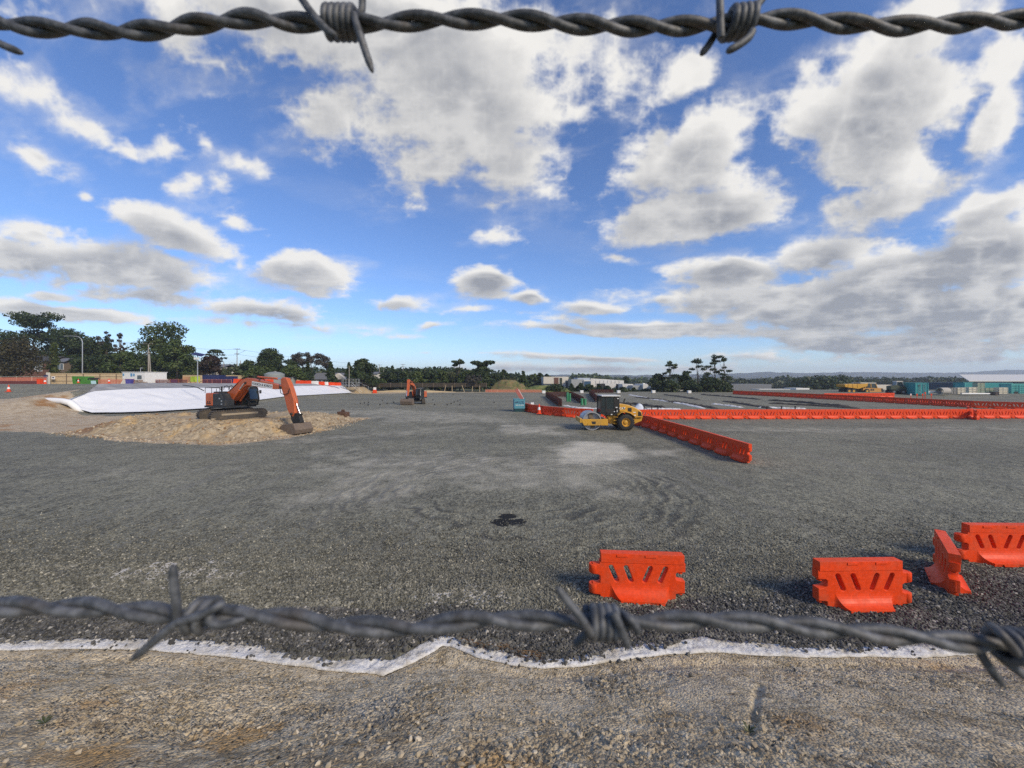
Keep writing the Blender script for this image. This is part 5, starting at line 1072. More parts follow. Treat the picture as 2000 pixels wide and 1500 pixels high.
t = thing('wheelie_bin', 'blue wheeled bin behind the pink crowd panel', 'bin', gpt(340, 89)); mb = MB(); mb.prism([(-.38, .05), (.38, .05), (.46, 1.0), (-.46, 1.0)], -.35, .35); mb.build('tub', PURPLE, t, False, .03); mb = MB(); mb.box((0, 0, 1.05), (1.0, .8, .1)); mb.build('lid', NAVY, t)
for px, lab in ((270, 'stack of brown pallets before the white hut'), (279, 'smaller stack of brown pallets at the hut corner')):
    t = thing('pallet_stack', lab, 'pallets', gpt(px, 84), 0, 'pallet stacks at the hut')
    for q in range(5 if px < 275 else 3): mb = MB(); [mb.box((0, y, .10+.2*q), (1.1, .12, .03)) for y in np.linspace(-.45, .45, 6)]; [mb.box((x, 0, .03+.2*q), (.1, 1.0, .11)) for x in (-.5, 0, .5)]; mb.build('pallet', paint('pallet_wood', (.22, .11, .05), .85), t)
t = thing('spool_sheet', 'pale leaning sheet between the crowd panel and the purple bin', 'sheet', gpt(241, 84)); mb = MB(); mb.prism([(-.7, 0), (.4, 0), (.75, .95), (-.05, 1.0)], -.05, .05); mb.build('board', OFFWHITE, t)
# navy boxes with hi-vis signs
for a, b, d, tp, lab in ((395, 427, 94, 733, 'long navy box behind the crowd panels near the solar lamp'), (430, 451, 95, 735.5, 'shorter navy box behind the excavator handrail')):
    q0, q1 = gpt(a, d), gpt(b, d); L = q1.x-q0.x; h_ = (HY-tp)/F*d+CH-q0.z
    t = thing('site_container', lab, 'container', q0, 0, 'navy site boxes'); mb = MB(); mb.box((L/2, 1.2, h_/2), (L, 2.4, h_)); bd = mb.build('wall', NAVY, t, False, .02); mb = MB(); [mb.box((x, -.03, h_*.5), (.05, .05, h_*.9)) for x in np.linspace(.2, L-.2, 9)]; mb.build('rib', NAVY, bd); mb = MB(); mb.box((L*.5, 1.2, h_+.04), (L+.1, 2.5, .08)); mb.build('roof', NAVY, t)
for a, b, d, c_, lab in ((372, 381, 93, HIVIS, 'lime yellow sheet sign on the timber fence by the solar lamp'), (381, 390, 92, HIVIS, 'lime yellow sheet sign with orange legs beside the solar lamp post'), (357, 372, 94, paint('tan_hoarding', (.50, .28, .14), .8), 'orange-tan hoarding panel at the fence end')):
    q0, q1 = gpt(a, d), gpt(b, d); L = q1.x-q0.x; t = thing('sheet_sign', lab, 'sign', q0); mb = MB(); mb.box((L/2, 0, 1.25), (L, .04, 1.3)); mb.build('board', c_, t); mb = MB(); mb.box((.1, .05, .9), (.08, .06, 1.8)); mb.box((L-.1, .05, .9), (.08, .06, 1.8)); mb.build('leg', PINK, t)
# tanks
for px, tp, bt, wq, d, lab in ((536, 726, 751, 35, 100, 'larger grey ribbed water tank with domed lid'), (566, 733.5, 751.5, 23, 106, 'smaller grey ribbed water tank')):
    q = P(px, bt, d); h_ = (bt-tp)/F*d; r_ = wq/F*d/2; t = thing('water_tank', lab+' on the bank crest', 'tank', q, 0, 'grey water tanks')
    pr = [(r_, 0)]; nb = 9
    for k_ in range(nb): pr += [(r_*1.0, h_*.80*(k_+.1)/nb), (r_*1.015, h_*.80*(k_+.5)/nb), (r_, h_*.80*(k_+.9)/nb)]
    pr += [(r_*.98, h_*.83), (r_*.55, h_*.97), (r_*.15, h_), (0, h_)]
    mb = MB(); mb.lathe(pr, 36); mb.build('shell', paint('tank_grey', (.23, .25, .245), .6, 0, .35, (.15, .15, .14), 1), t, True); mb = MB(); mb.cyl((r_*.2, -r_*.2, h_*.96), (r_*.2, -r_*.2, h_+.12), .35); mb.build('hatch', GREY, t, True)
# scaffold stair
t = thing('scaffold_stair', 'galvanised handrail and stair frame at the end of the bank crest', 'scaffold', P(668, 757, 108)); mb = MB()
for x in np.linspace(0, 4.6, 6): mb.cyl((x, 0, -.3), (x, 0, 2.4), .035, None, 6); mb.cyl((x, .9, -.3), (x, .9, 2.4), .035, None, 6)
for z in (.7, 1.5, 2.4): mb.cyl((0, 0, z), (4.6, 0, z), .03, None, 6); mb.cyl((0, .9, z), (4.6, .9, z), .03, None, 6)
mb.build('frame', GALV, t); mb = MB(); mb.cyl((2.6, 0, 1.5), (5.6, 0, -1.2), .035, None, 6); mb.cyl((2.6, 0, .8), (5.6, 0, -1.9), .035, None, 6); mb.cyl((6.2, 0, -1.6), (6.2, 0, .7), .035, None, 6); mb.cyl((4.6, 0, 1.5), (7.4, 0, .3), .03, None, 6); mb.cyl((7.4, 0, -1.6), (7.4, 0, .4), .035, None, 6); mb.build('stair_rail', GALV, t); mb = MB(); mb.box((2.3, .45, .66), (4.6, .9, .05)); mb.build('platform', GALV, t)
# white car
t = thing('parked_car', 'white hatchback parked behind the maroon net fence', 'car', gpt(311, 104), 0)
mb = MB(); mb.prism([(-2.25, .35), (-2.25, .85), (-1.6, 1.0), (-.9, 1.5), (-.3, 1.6), (1.1, 1.58), (1.9, 1.15), (2.2, 1.0), (2.25, .4), (2.0, .3), (-2.0, .3)], -.87, .87); bd = mb.build('body', WHITE, t, False, .08)
mb = MB(); mb.prism([(-1.45, 1.02), (-.85, 1.43), (-.30, 1.52), (.25, 1.52), (.25, 1.04)], -.885, .885); mb.prism([(.35, 1.04), (.35, 1.52), (1.0, 1.5), (1.6, 1.1)], -.885, .885); mb.build('window', GLASSB, bd)
for x in (-1.4, 1.4): 
    for y in (-.82, .82): mb = MB(); mb.cyl((x, y-.1, .33), (x, y+.1, .33), .33, None, 18); wl = mb.build('wheel', BLACK, t, True); mb = MB(); mb.cyl((x, y-.11, .33), (x, y+.11, .33), .2, None, 12); mb.build('rim', GALV, wl)
t = thing('parked_car', 'white car roof and windows just showing over the pale fence', 'car', gpt(441, 118)+Vector((0, 0, .9)), 0); mb = MB(); mb.prism([(-2.1, .3), (-2.1, .8), (-1.4, .95), (-.7, 1.45), (.9, 1.45), (1.6, 1.0), (2.1, .9), (2.1, .3)], -.85, .85); bd = mb.build('body', WHITE, t, False, .08); mb = MB(); mb.prism([(-1.2, .97), (-.65, 1.38), (.85, 1.38), (1.35, 1.0)], -.87, .87); mb.build('window', GLASSB, bd)
# poles, lamps, wires
def pole(label, px, top, d, arms, twin=False, r_=.14, base=None, name='utility_pole', group='utility poles'):
    q = gpt(px, d) if base is None else P(px, base, d); h_ = P(px, top, d).z-q.z; t = thing(name, label, 'pole', q, 0, group)
    mb = MB(); mb.cyl((0, 0, 0), (0, 0, h_), r_, r_*.7, 8); mb.build('shaft', paint('pole_concrete', (.32, .30, .27), .85), t, True)
    if twin: mb = MB(); mb.cyl((.55, .2, 0), (.12, .1, h_*.8), r_*.9, r_*.7, 8); mb.build('brace_pole', paint('pole_concrete', (.32, .30, .27)), t, True)
    for z, w_ in arms:
        mb = MB(); mb.box((0, -.12, h_-z), (w_, .1, .12)); ca_ = mb.build('crossarm', DKTIMBER, t); mb = MB(); [mb.cyl((x, -.12, h_-z+.06), (x, -.12, h_-z+.28), .05, .03, 6) for x in np.linspace(-w_/2+.1, w_/2-.1, 4)]; mb.build('insulator', GREY, ca_)
    return t, q, h_
pole('double utility pole with crossarm before the largest leafy tree', 290, 671, 103, [(.1, 2.6), (2.6, 1.6)], True, .17)
pole('tall utility pole with two crossarms and a lamp arm before the dark dome tree', 463, 681, 122, [(.15, 2.0), (1.7, 1.4)])
pole('bare stub pole between the bronze tree and the crossarm pole', 437, 706, 118, [], False, .12); pole('bare stub pole close past the crossarm pole', 470, 704, 117, [], False, .13)
pole('far utility pole with two crossarms beyond the rounded tree', 741, 712, 165, [(.2, 2.2), (1.2, 1.6)]); pole('far utility pole above the smaller excavator', 787, 711, 190, [(.2, 2.6), (1.2, 2.0)]); pole('short thin pole near the far crossarm pole', 749, 722, 150, [], False, .1)
pole('thin pole inside the foot of the rounded tree', 682, 715, 112, [], False, .1)
t = thing('street_lamp', 'tall galvanised street lamp with a long curved arm', 'street lamp', gpt(161, 98)); q = gpt(161, 98); h_ = P(161, 668, 98).z-q.z; w_ = 30/F*98
mb = MB(); mb.tube([(0, 0, 0), (0, 0, h_*.5), (0, 0, h_), (-.25, 0, h_+.75), (-1.0, 0, h_+1.35), (-w_*.7, 0, h_+1.55), (-w_, 0, h_+1.5)], [.13, .11, .09, .085, .08, .07, .06], 8); mb.build('mast', GALV, t, True); mb = MB(); mb.box((-w_-.35, 0, h_+1.5), (.8, .28, .14)); mb.build('lamp_head', GREY, t, False, .03)
t = thing('solar_lamp', 'solar lamp mast with tilted panel and two floodlights', 'lamp mast', gpt(386, 88)); q = gpt(386, 88); h_ = P(386, 693, 88).z-q.z
mb = MB(); mb.cyl((0, 0, 0), (0, 0, h_), .11, .09, 8); mb.build('mast', GALV, t, True); mb = MB(); mb.box((.15, 0, h_+.1), (2.5, 1.3, .07), M=Euler((R(25), R(12), 0)).to_matrix().to_4x4()); mb.build('solar_panel', NAVY, t); 
for x in (-.42, .30): mb = MB(); mb.box((x, -.2, h_-.85), (.42, .25, .5)); mb.build('floodlight', WHITE, t)
mb = MB(); mb.box((0, -.1, h_-.9), (1.0, .08, .08)); mb.build('bracket', GALV, t)
def wire(label, pts, r_=.025): mb = MB(); mb.tube(pts, r_, 5); tag(mb.build('power_line', BLACK, None, True), label, 'power line', 'power lines')
def sag(p, q, s_, n=14): return [p.lerp(q, f)-Vector((0, 0, s_*4*f*(1-f))) for f in np.linspace(0, 1, n)]
for i, (ya, yb, lab) in enumerate(((640, 671, 'topmost'), (655, 672, 'second highest'), (663, 683, 'third highest'))): wire(f'{lab} power line from the picture edge to the double utility pole', sag(P(-150, ya, 92), P(290, yb, 102.8), .5+.1*i))
for i, (ya, yb, lab) in enumerate(((671, 682, 'upper'), (684, 693, 'lower'))): wire(f'{lab} power line between the double pole and the crossarm pole', sag(P(290, ya, 102.8), P(463, yb, 122), .6))
for i, (ya, yb, lab) in enumerate(((682, 713, 'upper'), (692, 720, 'lower'))): wire(f'{lab} power line sagging past the dark dome tree', sag(P(463, ya, 122), P(741, yb, 165), .7))
t = thing('lamp_arm', 'thin street lamp arm by the crossarm pole', 'street lamp', P(464, 692, 121.7)); mb = MB(); mb.cyl((0, 0, 0), (2.0, 0, 1.0), .04, None, 6); mb.build('arm', GALV, t); mb = MB(); mb.box((2.2, 0, 1.08), (.5, .15, .1)); mb.build('lamp_head', GREY, t)
# houses by the road
def house(label, px0, px1, wall_top, wall_bot, ridge, d, wallm, roofm, wins, gable=False, dep=6.0):
    a, b = P(px0, wall_bot, d), P(px1, wall_bot, d); L = b.x-a.x; h_ = (wall_bot-wall_top)/F*d; rz = (wall_top-ridge)/F*d
    t = thing('house', label, 'house', a); mb = MB(); mb.box((L/2, dep/2, h_/2-1), (L, dep, h_+2)); wl = mb.build('wall', wallm, t)
    mb = MB(); mb.prism([(-.5, h_-.05), (dep/2, h_+rz), (dep+.5, h_-.05), (dep+.5, h_+.1), (dep/2, h_+rz+.18), (-.5, h_+.1)], -.5, L+.5, 'yz'); rf = mb.build('roof', roofm, t)
    if gable: mb = MB(); mb.prism([(L-5.0, h_), (L-2.4, h_+rz*1.0), (L+.2, h_)], -1.0, .6); mb.build('gable', OFFWHITE, t)
    for x0, x1, z0, z1 in wins:
        mb = MB(); mb.box((L*(x0+x1)/2, -.03, h_*(z0+z1)/2), (L*(x1-x0)+.2, .06, h_*(z1-z0)+.2)); w_ = mb.build('window', WHITE, t); mb = MB(); mb.box((L*(x0+x1)/2, -.07, h_*(z0+z1)/2), (L*(x1-x0), .04, h_*(z1-z0))); mb.build('pane', GLASSB, w_); mb = MB(); mb.box((L*(x0+x1)/2, -.1, h_*(z0+z1)/2), (.08, .03, h_*(z1-z0))); mb.build('mullion', WHITE, w_)
    return t
BRICK = paint('brown_brick', (.15, .075, .05), .9, 0, .4, (.09, .05, .035), 3)
house('brown brick house with white windows behind the dark hedge', 26, 96, 706, 728, 696, 108, BRICK, paint('dark_tile_roof', (.05, .05, .05), .8), [(.60, .68, .15, .9), (.72, .80, .15, .9), (.1, .2, .2, .85)])
house('small white window bay half hidden in dark trees', 110, 126, 707, 726, 700, 109, DKTIMBER, ROOFG, [(.15, .85, .25, .8)], dep=4)
house('pale house with brown doors behind the bronze tree', 392, 436, 717, 737, 712, 128, OFFWHITE, ROOFG, [(.2, .32, .1, .6), (.5, .62, .1, .6)])
house('house with long grey roof and white gable past the conifers', 612, 677, 741, 752, 729, 122, GREY, ROOFG, [(.1, .25, .2, .8)], True)
house('far pale cottage between trees beyond the rounded tree', 724, 736, 730, 744, 727, 150, OFFWHITE, ROOFG, [(.3, .6, .3, .7)], dep=4)
_h = np.random.default_rng(5); V, Q = leaves(np.array([(x, 0, .8) for x in np.linspace(0, 13.5, 28)]), np.array([(.5, .55, .9)]*28), 3500, .2, _h); t = thing('hedge', 'clipped dark hedge in front of the brick house', 'hedge', gpt(-20, 99)); npmesh('foliage', V, Q, LEAF['dark'], False, None, t)
for q in range(0): pass
# small red and white sign on the far gravel
q = G(732, 768); t = thing('barrel_sign', 'small red and white post marker on the far gravel by the fence', 'marker', q); mb = MB(); mb.prism([(-.6, 0), (.6, 0), (.45, .7), (.5, 1.0), (-.5, 1.0), (-.45, .7)], -.3, .3); mb.build('body', ORANGE, t, False, .05); mb = MB(); mb.box((0, 0, 1.35), (.8, .1, .7)); mb.build('panel', WHITE, t)
# rusty spare bucket on the ground
t = thing('spare_bucket', 'rusty brown digger bucket left on the ground beside the heap', 'bucket', G(671, 820), R(-12)); mb = MB(); pr = [(-.45, .1), (.1, .0), (.5, .15), (.52, .75), (.2, .95), (-.35, .95)]
mb.prism([(-.55, .0), (.50, .0), (.45, .80), (-.50, .88)], -.38, .38); bb = mb.build('shell', RUST, t, False, .05); mb = MB(); mb.prism([(-.22, .85), (-.12, 1.12), (-.02, .85)], -.12, -.06); mb.prism([(.05, .85), (.15, 1.10), (.25, .85)], -.12, -.06); mb.prism([(-.22, .85), (-.12, 1.12), (-.02, .85)], .06, .12); mb.build('hanger', RUST, bb); mb = MB(); [mb.box((x, -.45, .05), (.09, .2, .07)) for x in (-.42, -.2, .02, .24, .42)]; mb.build('tooth', STEEL_DIRTY, bb)
# black pipe caps dotted over the gravel
CAPS = [(704, 789), (712, 788), (719.5, 787), (719, 792), (742, 791.5), (747, 783), (756, 789), (769, 787), (828, 787), (845.5, 782), (848.5, 791.5), (873.5, 792), (881, 789), (887, 786.5), (893.5, 784), (899, 781.8), (898, 791.5), (885, 771.5), (865, 769), (965, 787)]
proto = None
for i, (a, b) in enumerate(CAPS):
    q = G(a, b)
    if proto is None:
        t = thing('pipe_cap', '', 'pipe cap', q, 0, 'black caps on the gravel'); mb = MB(); mb.lathe([(.09, 0), (.08, .12), (.115, .14), (.115, .19), (.08, .21), (0, .21)], 12); mb.build('cap', BLACK, t, True); proto = t
    else: t = copy_tree(proto); t.location = q
    t['label'] = 'one of the small black pipe caps dotted over the gravel around the smaller excavator'
# ================================================================ middle: skip, trenches, green pipes
q = G(1015, 804.5); t = thing('blue_skip', 'teal-blue front-loading skip at the start of the curved barrier row', 'skip', q, R(4)); wd = 1.38
mb = MB(); mb.prism([(0, .42), (.0, 1.62), (2.0, 1.62), (2.2, .42)], -wd/2, wd/2, 'yz'); tb_ = mb.build('tub', BLUEBIN, t, False, .02); mb = MB(); mb.prism([(.10, 0), (.02, .44), (2.1, .44), (1.9, 0)], -wd/2+.03, wd/2-.03, 'yz'); mb.build('base', DKTEAL, t)
mb = MB(); mb.box((0, .02, 1.62), (wd+.1, .1, .1)); mb.box((-wd/2, 1, 1.62), (.1, 2, .1)); mb.box((wd/2, 1, 1.62), (.1, 2, .1)); mb.build('rim', BLUEBIN, t)
text_obj('lettering', 'Smart Skips', NAVY, tb_, (.12, -.012, 1.30), (R(90), 0, 0), .19, .003, 1.0); text_obj('lettering', 'Waste bins', NAVY, tb_, (.2, -.012, 1.12), (R(90), 0, 0), .16, .003, 1.0); text_obj('phone_number', '0800 22 88 88', WHITE, tb_, (.0, -.012, .86), (R(90), 0, 0), .17, .003, 1.05)
mb = MB()
for c0 in (-.50, -.34): mb.lathe([(.055, -.01), (.10, -.01), (.10, .01), (.055, .01)], 18, Matrix.Translation((c0, -.008, 1.22)) @ Matrix.Rotation(R(90), 4, 'X'))
mb.build('loop_emblem', NAVY, tb_)
t = thing('striped_board', 'pink and white striped board leaning out of the blue skip', 'board', (q.x+.1, q.y+.5, .6)); mb = MB(); mb.bar((.35, 0, .8), (-.55, .3, 2.3), .12, .45); bd = mb.build('board', paint('faded_pink_board', (.55, .17, .13), .6), t); mb = MB(); mb.bar((.55, -.08, .8), (-.25, .22, 2.25), .04, .10); mb.build('stripe', WHITE, bd)
def rebar_wall(label, a, b, hgt):
    a, b = Vector((*a, 0)), Vector((*b, 0)); L = (b-a).length; t = thing('reinforcing_cage', label, 'steel cage', a, math.atan2(b.y-a.y, b.x-a.x), 'rust-red reinforcing cages')
    for y in (-.22, .22):
        mb = MB(); n = int(L/.16)
        for k_ in range(n+1): mb.box((L*k_/n, y, hgt/2), (.06, .04, hgt*(.92+.12*random.random())))
        for z in np.linspace(.1, .95, 7): mb.box((L/2, y*.85, hgt*z), (L, .03, .055))
        mb.build('mesh_side', RUSTRED, t)
    return t
rebar_wall('rust-red cage wall nearest the blue skip, running away from the barriers', (7.35, 58.5), (8.1, 90), 1.15); rebar_wall('rust-red cage wall across the far end of the trench', (8.1, 90), (14.2, 92), 1.15); rebar_wall('rust-red cage wall beside the short green pipes', (14.0, 92), (12.0, 65.5), 1.15); rebar_wall('rust-red cage wall running to the roller cab', (21.5, 106), (15.2, 69), 1.1)
rebar_wall('far brown cage stack lying between two white cubes', (23.5, 114), (30.0, 114), 1.0)
for i, (a, b, tp, lab) in enumerate(((1108.3, 784.5, 766, 'tall green standpipe, left one of the farther pair'), (1112.8, 784.5, 768.5, 'tall green standpipe, right one of the farther pair'), (1136.5, 791.5, 778, 'short green standpipe, left one of the nearer pair'), (1142.8, 791.5, 779, 'short green standpipe, right one of the nearer pair'))):
    q = G(a, b); h_ = (b-tp)/F*q.y; t = thing('standpipe', lab.replace(', left one', ', first').replace(', right one', ', second'), 'pipe', q, 0, 'green standpipes'); mb = MB(); mb.lathe([(.22, 0), (.22, h_-.1), (.25, h_-.08), (.25, h_), (.18, h_), (.18, h_-.4)], 16); mb.build('tube', paint('green_pvc', (.05, .24, .12), .4), t, True)
# white cubes on stands at the far side
for px, bs, lab in ((1062, 769, 'by the grass bank'), (1136, 768.5, 'before the middle of the factory'), (1208, 768.5, 'beside the brown cage stack'), (1276, 768.5, 'before the second grey shed'), (1346, 768.8, 'among the feet of the pines'), (1039.5, 792, 'just behind the curved barriers')):
    q = G(px, bs); s_ = min(6.2/F*q.y, 1.0); t = thing('white_tank', 'small white cube tank '+lab, 'tank', q, 0, 'small white cube tanks'); mb = MB(); mb.box((0, 0, s_*.55), (s_, s_, s_*.85)); bx_ = mb.build('tank', WHITE, t, False, .05); mb = MB(); mb.box((0, 0, s_*.06), (s_*1.1, s_*1.1, s_*.12)); mb.build('pallet', DKTIMBER, t); mb = MB(); mb.cyl((0, 0, s_*.97), (0, 0, s_*1.05), .12); mb.build('cap', BLACK, bx_)
# dark ridges stand in for shaded trench slots, with strips of white sheeting
TRENCH_SHADE = paint('trench_shade_dark', (.055, .048, .040), .95, 0, .5, (.08, .07, .055), 1.2)  # shade of the trench slots, put into the colour
def ridge(label, px, hgt, wid, mat, name, cat, grp_):
    pts = [G(a, b) for a, b in px]; n = 60; A = []
    for i in range(n):
        f = i/(n-1)*(len(pts)-1); k_ = min(int(f), len(pts)-2); c_ = pts[k_].lerp(pts[k_+1], f-k_); tdir = (pts[k_+1]-pts[k_]).normalized(); sd_ = Vector((-tdir.y, tdir.x, 0)); e_ = math.sin(min(1, min(i, n-1-i)/4)*math.pi/2)
        for j in np.linspace(-1, 1, 9):
            zz_ = hgt*(1-j*j)*(.55+.9*float(vnoise(np.array([i*.5]), np.array([j*2+px[0][0]]))[0]))*e_
            wv = wid*(.75+.6*float(vnoise(np.array([i*.35]), np.array([px[0][0]*.1+(j > 0)*9]))[0]))
            A.append(c_+sd_*j*wv+Vector((0, 0, zz_-.03)))
    return tag(npmesh(name, [tuple(v) for v in A], gridq(n, 9), mat, True), label, cat, grp_)
for i, (pl, h_, lab) in enumerate((([(1296, 771), (1330, 775.5), (1366, 781)], .35, 'dark ridge standing in for a shaded trench behind the white sheeting, nearest the sheds'), ([(1368, 771), (1430, 776), (1488, 781)], .35, 'dark ridge standing in for a shaded trench running from the pines'), ([(1310, 784), (1350, 790), (1402, 799)], .35, 'dark ridge standing in for a shaded trench behind the roller, ending at the barriers'), ([(1412, 784), (1460, 791), (1505, 798.5)], .35, 'dark ridge standing in for a shaded trench in the middle of the trench field'), ([(1500, 782), (1570, 787), (1660, 795)], .4, 'dark ridge standing in for a shaded trench under the far barrier row'), ([(1170, 786), (1240, 790), (1300, 797)], .4, 'dark ridge standing in for a shaded trench just past the roller bonnet'), ([(1500, 788), (1590, 793), (1680, 798.5)], .35, 'dark ridge standing in for a shaded trench close to the long facing row'), ([(1240, 776), (1290, 781), (1320, 787)], .3, 'short dark ridge standing in for a shaded trench behind the roller exhaust'))):
    ridge(lab, pl, h_*.75, .5, TRENCH_SHADE, 'trench_shade_ridge', 'soil ridge', 'dark trench shade ridges')
for i, (pl, lab) in enumerate((([(1228, 771), (1256, 776), (1275, 780)], 'torn white sheeting strip behind the roller cab'), ([(1275, 780), (1310, 785), (1340, 790), (1376, 798)], 'longest torn white sheeting strip among the ridges'), ([(1480, 796), (1530, 797.5), (1575, 798.5)], 'white sheeting strip above the middle of the facing row'), ([(1100, 792), (1130, 797), (1172, 798.5)], 'white sheeting strip above the curved barriers'), ([(1390, 789), (1420, 792), (1450, 796)], 'short white sheeting strip in the trench field'), ([(1262, 798.5), (1300, 799), (1330, 799.5)], 'white sheeting strip just past the roller bonnet'))):
    ridge(lab, pl, .16, .45, GEO, 'sheeting_strip', 'sheeting', 'torn white sheeting strips')
t = thing('blue_tarpaulin', 'pale blue-white tarpaulin bundle behind the roller bonnet', 'tarpaulin', G(1248, 799)); u_, v_ = np.meshgrid(np.linspace(-1, 1, 30), np.linspace(-1, 1, 16)); zz_ = .75*ss(1, .1, np.hypot(u_, v_))*(.6+.8*fbm(u_*2+3, v_*2, 3)); npmesh('sheet', np.stack([u_*1.0, v_*.7, zz_], 2).reshape(-1, 3), gridq(16, 30), paint('pale_blue_sheet', (.55, .60, .68), .6), True, None, t)
for px in (1258, 1273, 1285, 1498, 1526, 1553):
    q = G(px, 811); t = thing('black_post', {1258: 'black marker post closest to the roller bonnet', 1273: 'black marker post second along from the roller bonnet', 1285: 'black marker post third along from the roller bonnet', 1498: 'black marker post at the near end of the mid-row white sheeting', 1526: 'black marker post in the middle of the mid-row white sheeting', 1553: 'black marker post at the far end of the mid-row white sheeting'}[px], 'post', q, 0, 'black marker posts behind the facing row'); mb = MB(); mb.cyl((0, 0, 0), (0, 0, 1.0), .07, .06, 8); mb.build('shaft', BLACK, t, True); mb = MB(); mb.cyl((0, 0, 1.0), (0, 0, 1.06), .09); mb.build('cap', BLACK, t)
# ================================================================ factory and sheds
def block(parent, name, px0, px1, top, bot, d, dep, mat, topr=None, **kw):
    a, b = P(px0, bot, d), P(px1, bot, d); L = b.x-a.x; h0 = (bot-top)/F*d; h1 = (bot-(topr if topr is not None else top))/F*d; l = a-Vector(parent.location)
    mb = MB(Matrix.Translation(l)); mb.add([(0, 0, -3), (L, 0, -3), (L, dep, -3), (0, dep, -3), (0, 0, h0), (L, 0, h1), (L, dep, h1), (0, dep, h0)], [(0, 1, 5, 4), (1, 2, 6, 5), (2, 3, 7, 6), (3, 0, 4, 7), (4, 5, 6, 7)]); return mb.build(name, mat, parent)
PANEL = paint('white_wall_panel', (.62, .61, .58), .7, 0, .25, (.42, .40, .36), .3); GPANEL = paint('grey_wall_panel', (.33, .345, .35), .7, 0, .3, (.24, .23, .22), .3); BPANEL = paint('brown_wall_panel', (.13, .06, .04), .7)
def panel_joints(parent, px0, px1, top, bot, d, n):
    mb = MB(); l = Vector(parent.location)
    for k_ in np.linspace(px0, px1, n+2)[1:-1]: a = P(k_, bot, d)-l; mb.box((a.x, a.y-.02, (bot-top)/F*d/2+a.z), (.09, .05, (bot-top)/F*d*.96))
    mb.build('panel_joints', GREY, parent)
t = thing('factory', 'grey and white end block of the factory with a brown panel', 'factory', P(1085, 765, 172)); block(t, 'wall', 1062, 1080, 736.5, 765, 172, 14, GPANEL); block(t, 'wall', 1080.05, 1110, 736.8, 765, 171.5, 14, PANEL); block(t, 'brown_panel', 1082, 1091, 737.5, 755, 171.3, .18, BPANEL); block(t, 'dark_panel', 1093, 1098, 738, 753, 171.3, .18, paint('dark_green_panel', (.03, .045, .03), .6)); block(t, 'window', 1105, 1114, 743, 749, 171.2, .2, GLASSB); block(t, 'roof', 1061.5, 1110.5, 735.8, 736.45, 171.4, 15, OFFWHITE)
t = thing('factory', 'long pale factory with sloping roof line and dark blue window band', 'factory', P(1165, 768, 160)); block(t, 'wall', 1116, 1140, 740.8, 768, 160, 10, GPANEL); block(t, 'wall', 1140.05, 1155, 742, 768, 159.5, 10, PANEL); w_ = block(t, 'wall', 1154, 1218.5, 739, 766, 166, 12, PANEL, 743.2); block(t, 'roof', 1128, 1152, 738, 740.6, 161, 10, paint('pale_blue_roof', (.40, .45, .52), .5)); block(t, 'window', 1141.5, 1154, 744.6, 749, 159.3, .25, paint('blue_glass', (.04, .09, .16), .15)); block(t, 'window', 1110.5, 1115.8, 743, 749, 159.6, .3, GLASSB); panel_joints(w_ if False else t, 1156, 1217, 743, 752, 165.9, 7)
block(t, 'front_annex', 1182, 1203, 749.3, 768, 158, 6, PANEL); block(t, 'door_opening', 1168, 1182, 749.3, 768, 158.2, 3, paint('dark_opening', (.02, .022, .025), .8)); block(t, 'canopy', 1203, 1216, 750.3, 752.6, 158, 3, CHAR)
t = thing('shed', 'low white-roofed shed at the end of the pale factory', 'shed', P(1226, 769, 152)); block(t, 'wall', 1217, 1236, 752, 769, 152, 9, GPANEL); block(t, 'roof', 1216, 1237, 750.2, 752.3, 151.5, 10, PANEL)
t = thing('shed', 'long low grey shed with roof vents behind the shrubs', 'shed', P(1247, 770, 146)); block(t, 'wall', 1236, 1258, 752.8, 770, 146, 9, GPANEL); block(t, 'wall', 1258.05, 1282, 752.3, 770, 145, 9, paint('pale_grey_wall', (.42, .43, .43), .7)); block(t, 'roof', 1256, 1283, 750.2, 752.2, 144.5, 10, PANEL); block(t, 'roof_vent', 1256, 1260, 748.5, 750.1, 146, 1, WHITE); block(t, 'roof_vent', 1270, 1275, 748.6, 750.1, 146, 1, WHITE); block(t, 'roof_vent', 1281, 1286, 750.6, 752.0, 146, 1, GREY)
t = thing('shed', 'pale open-fronted shed beside the low dark pine', 'shed', P(1298, 771, 138)); block(t, 'wall', 1287, 1318, 756, 771, 138, 8, paint('pale_grey_wall', (.42, .43, .43), .7)); block(t, 'roof', 1282, 1320, 753, 755.8, 137.5, 9, PANEL)
t = thing('shed', 'pale shed wall glimpsed between the pine trunks', 'shed', P(1335, 769, 140)); block(t, 'wall', 1326, 1350, 756, 769, 140, 8, GPANEL); block(t, 'roof', 1325, 1351, 754, 755.9, 139.7, 9, PANEL)
t = thing('warehouse', 'white-walled warehouse with dark roof edge past the pines', 'warehouse', P(1450, 768, 170)); block(t, 'wall', 1437, 1467, 754.3, 768, 170, 12, PANEL); block(t, 'side_wall', 1467.05, 1506, 754.5, 768, 172, 10, GREY); block(t, 'roof', 1430, 1507, 750.5, 754.2, 169.6, 14, ROOFG)
t = thing('shed', 'low pale sheds just over the brow beyond the far barriers', 'shed', P(1560, 762, 150)); block(t, 'wall', 1484, 1543, 761, 768, 142, 4, OFFWHITE); block(t, 'roof', 1483, 1544, 760, 760.9, 141.8, 5, PANEL)
t = thing('shed', 'thin white flat shed roof before the dark plantation', 'shed', P(1568, 764, 160)); block(t, 'wall', 1556, 1580, 760, 766, 160, 6, GREY); block(t, 'roof', 1555, 1581, 758, 759.9, 159.8, 7, WHITE)
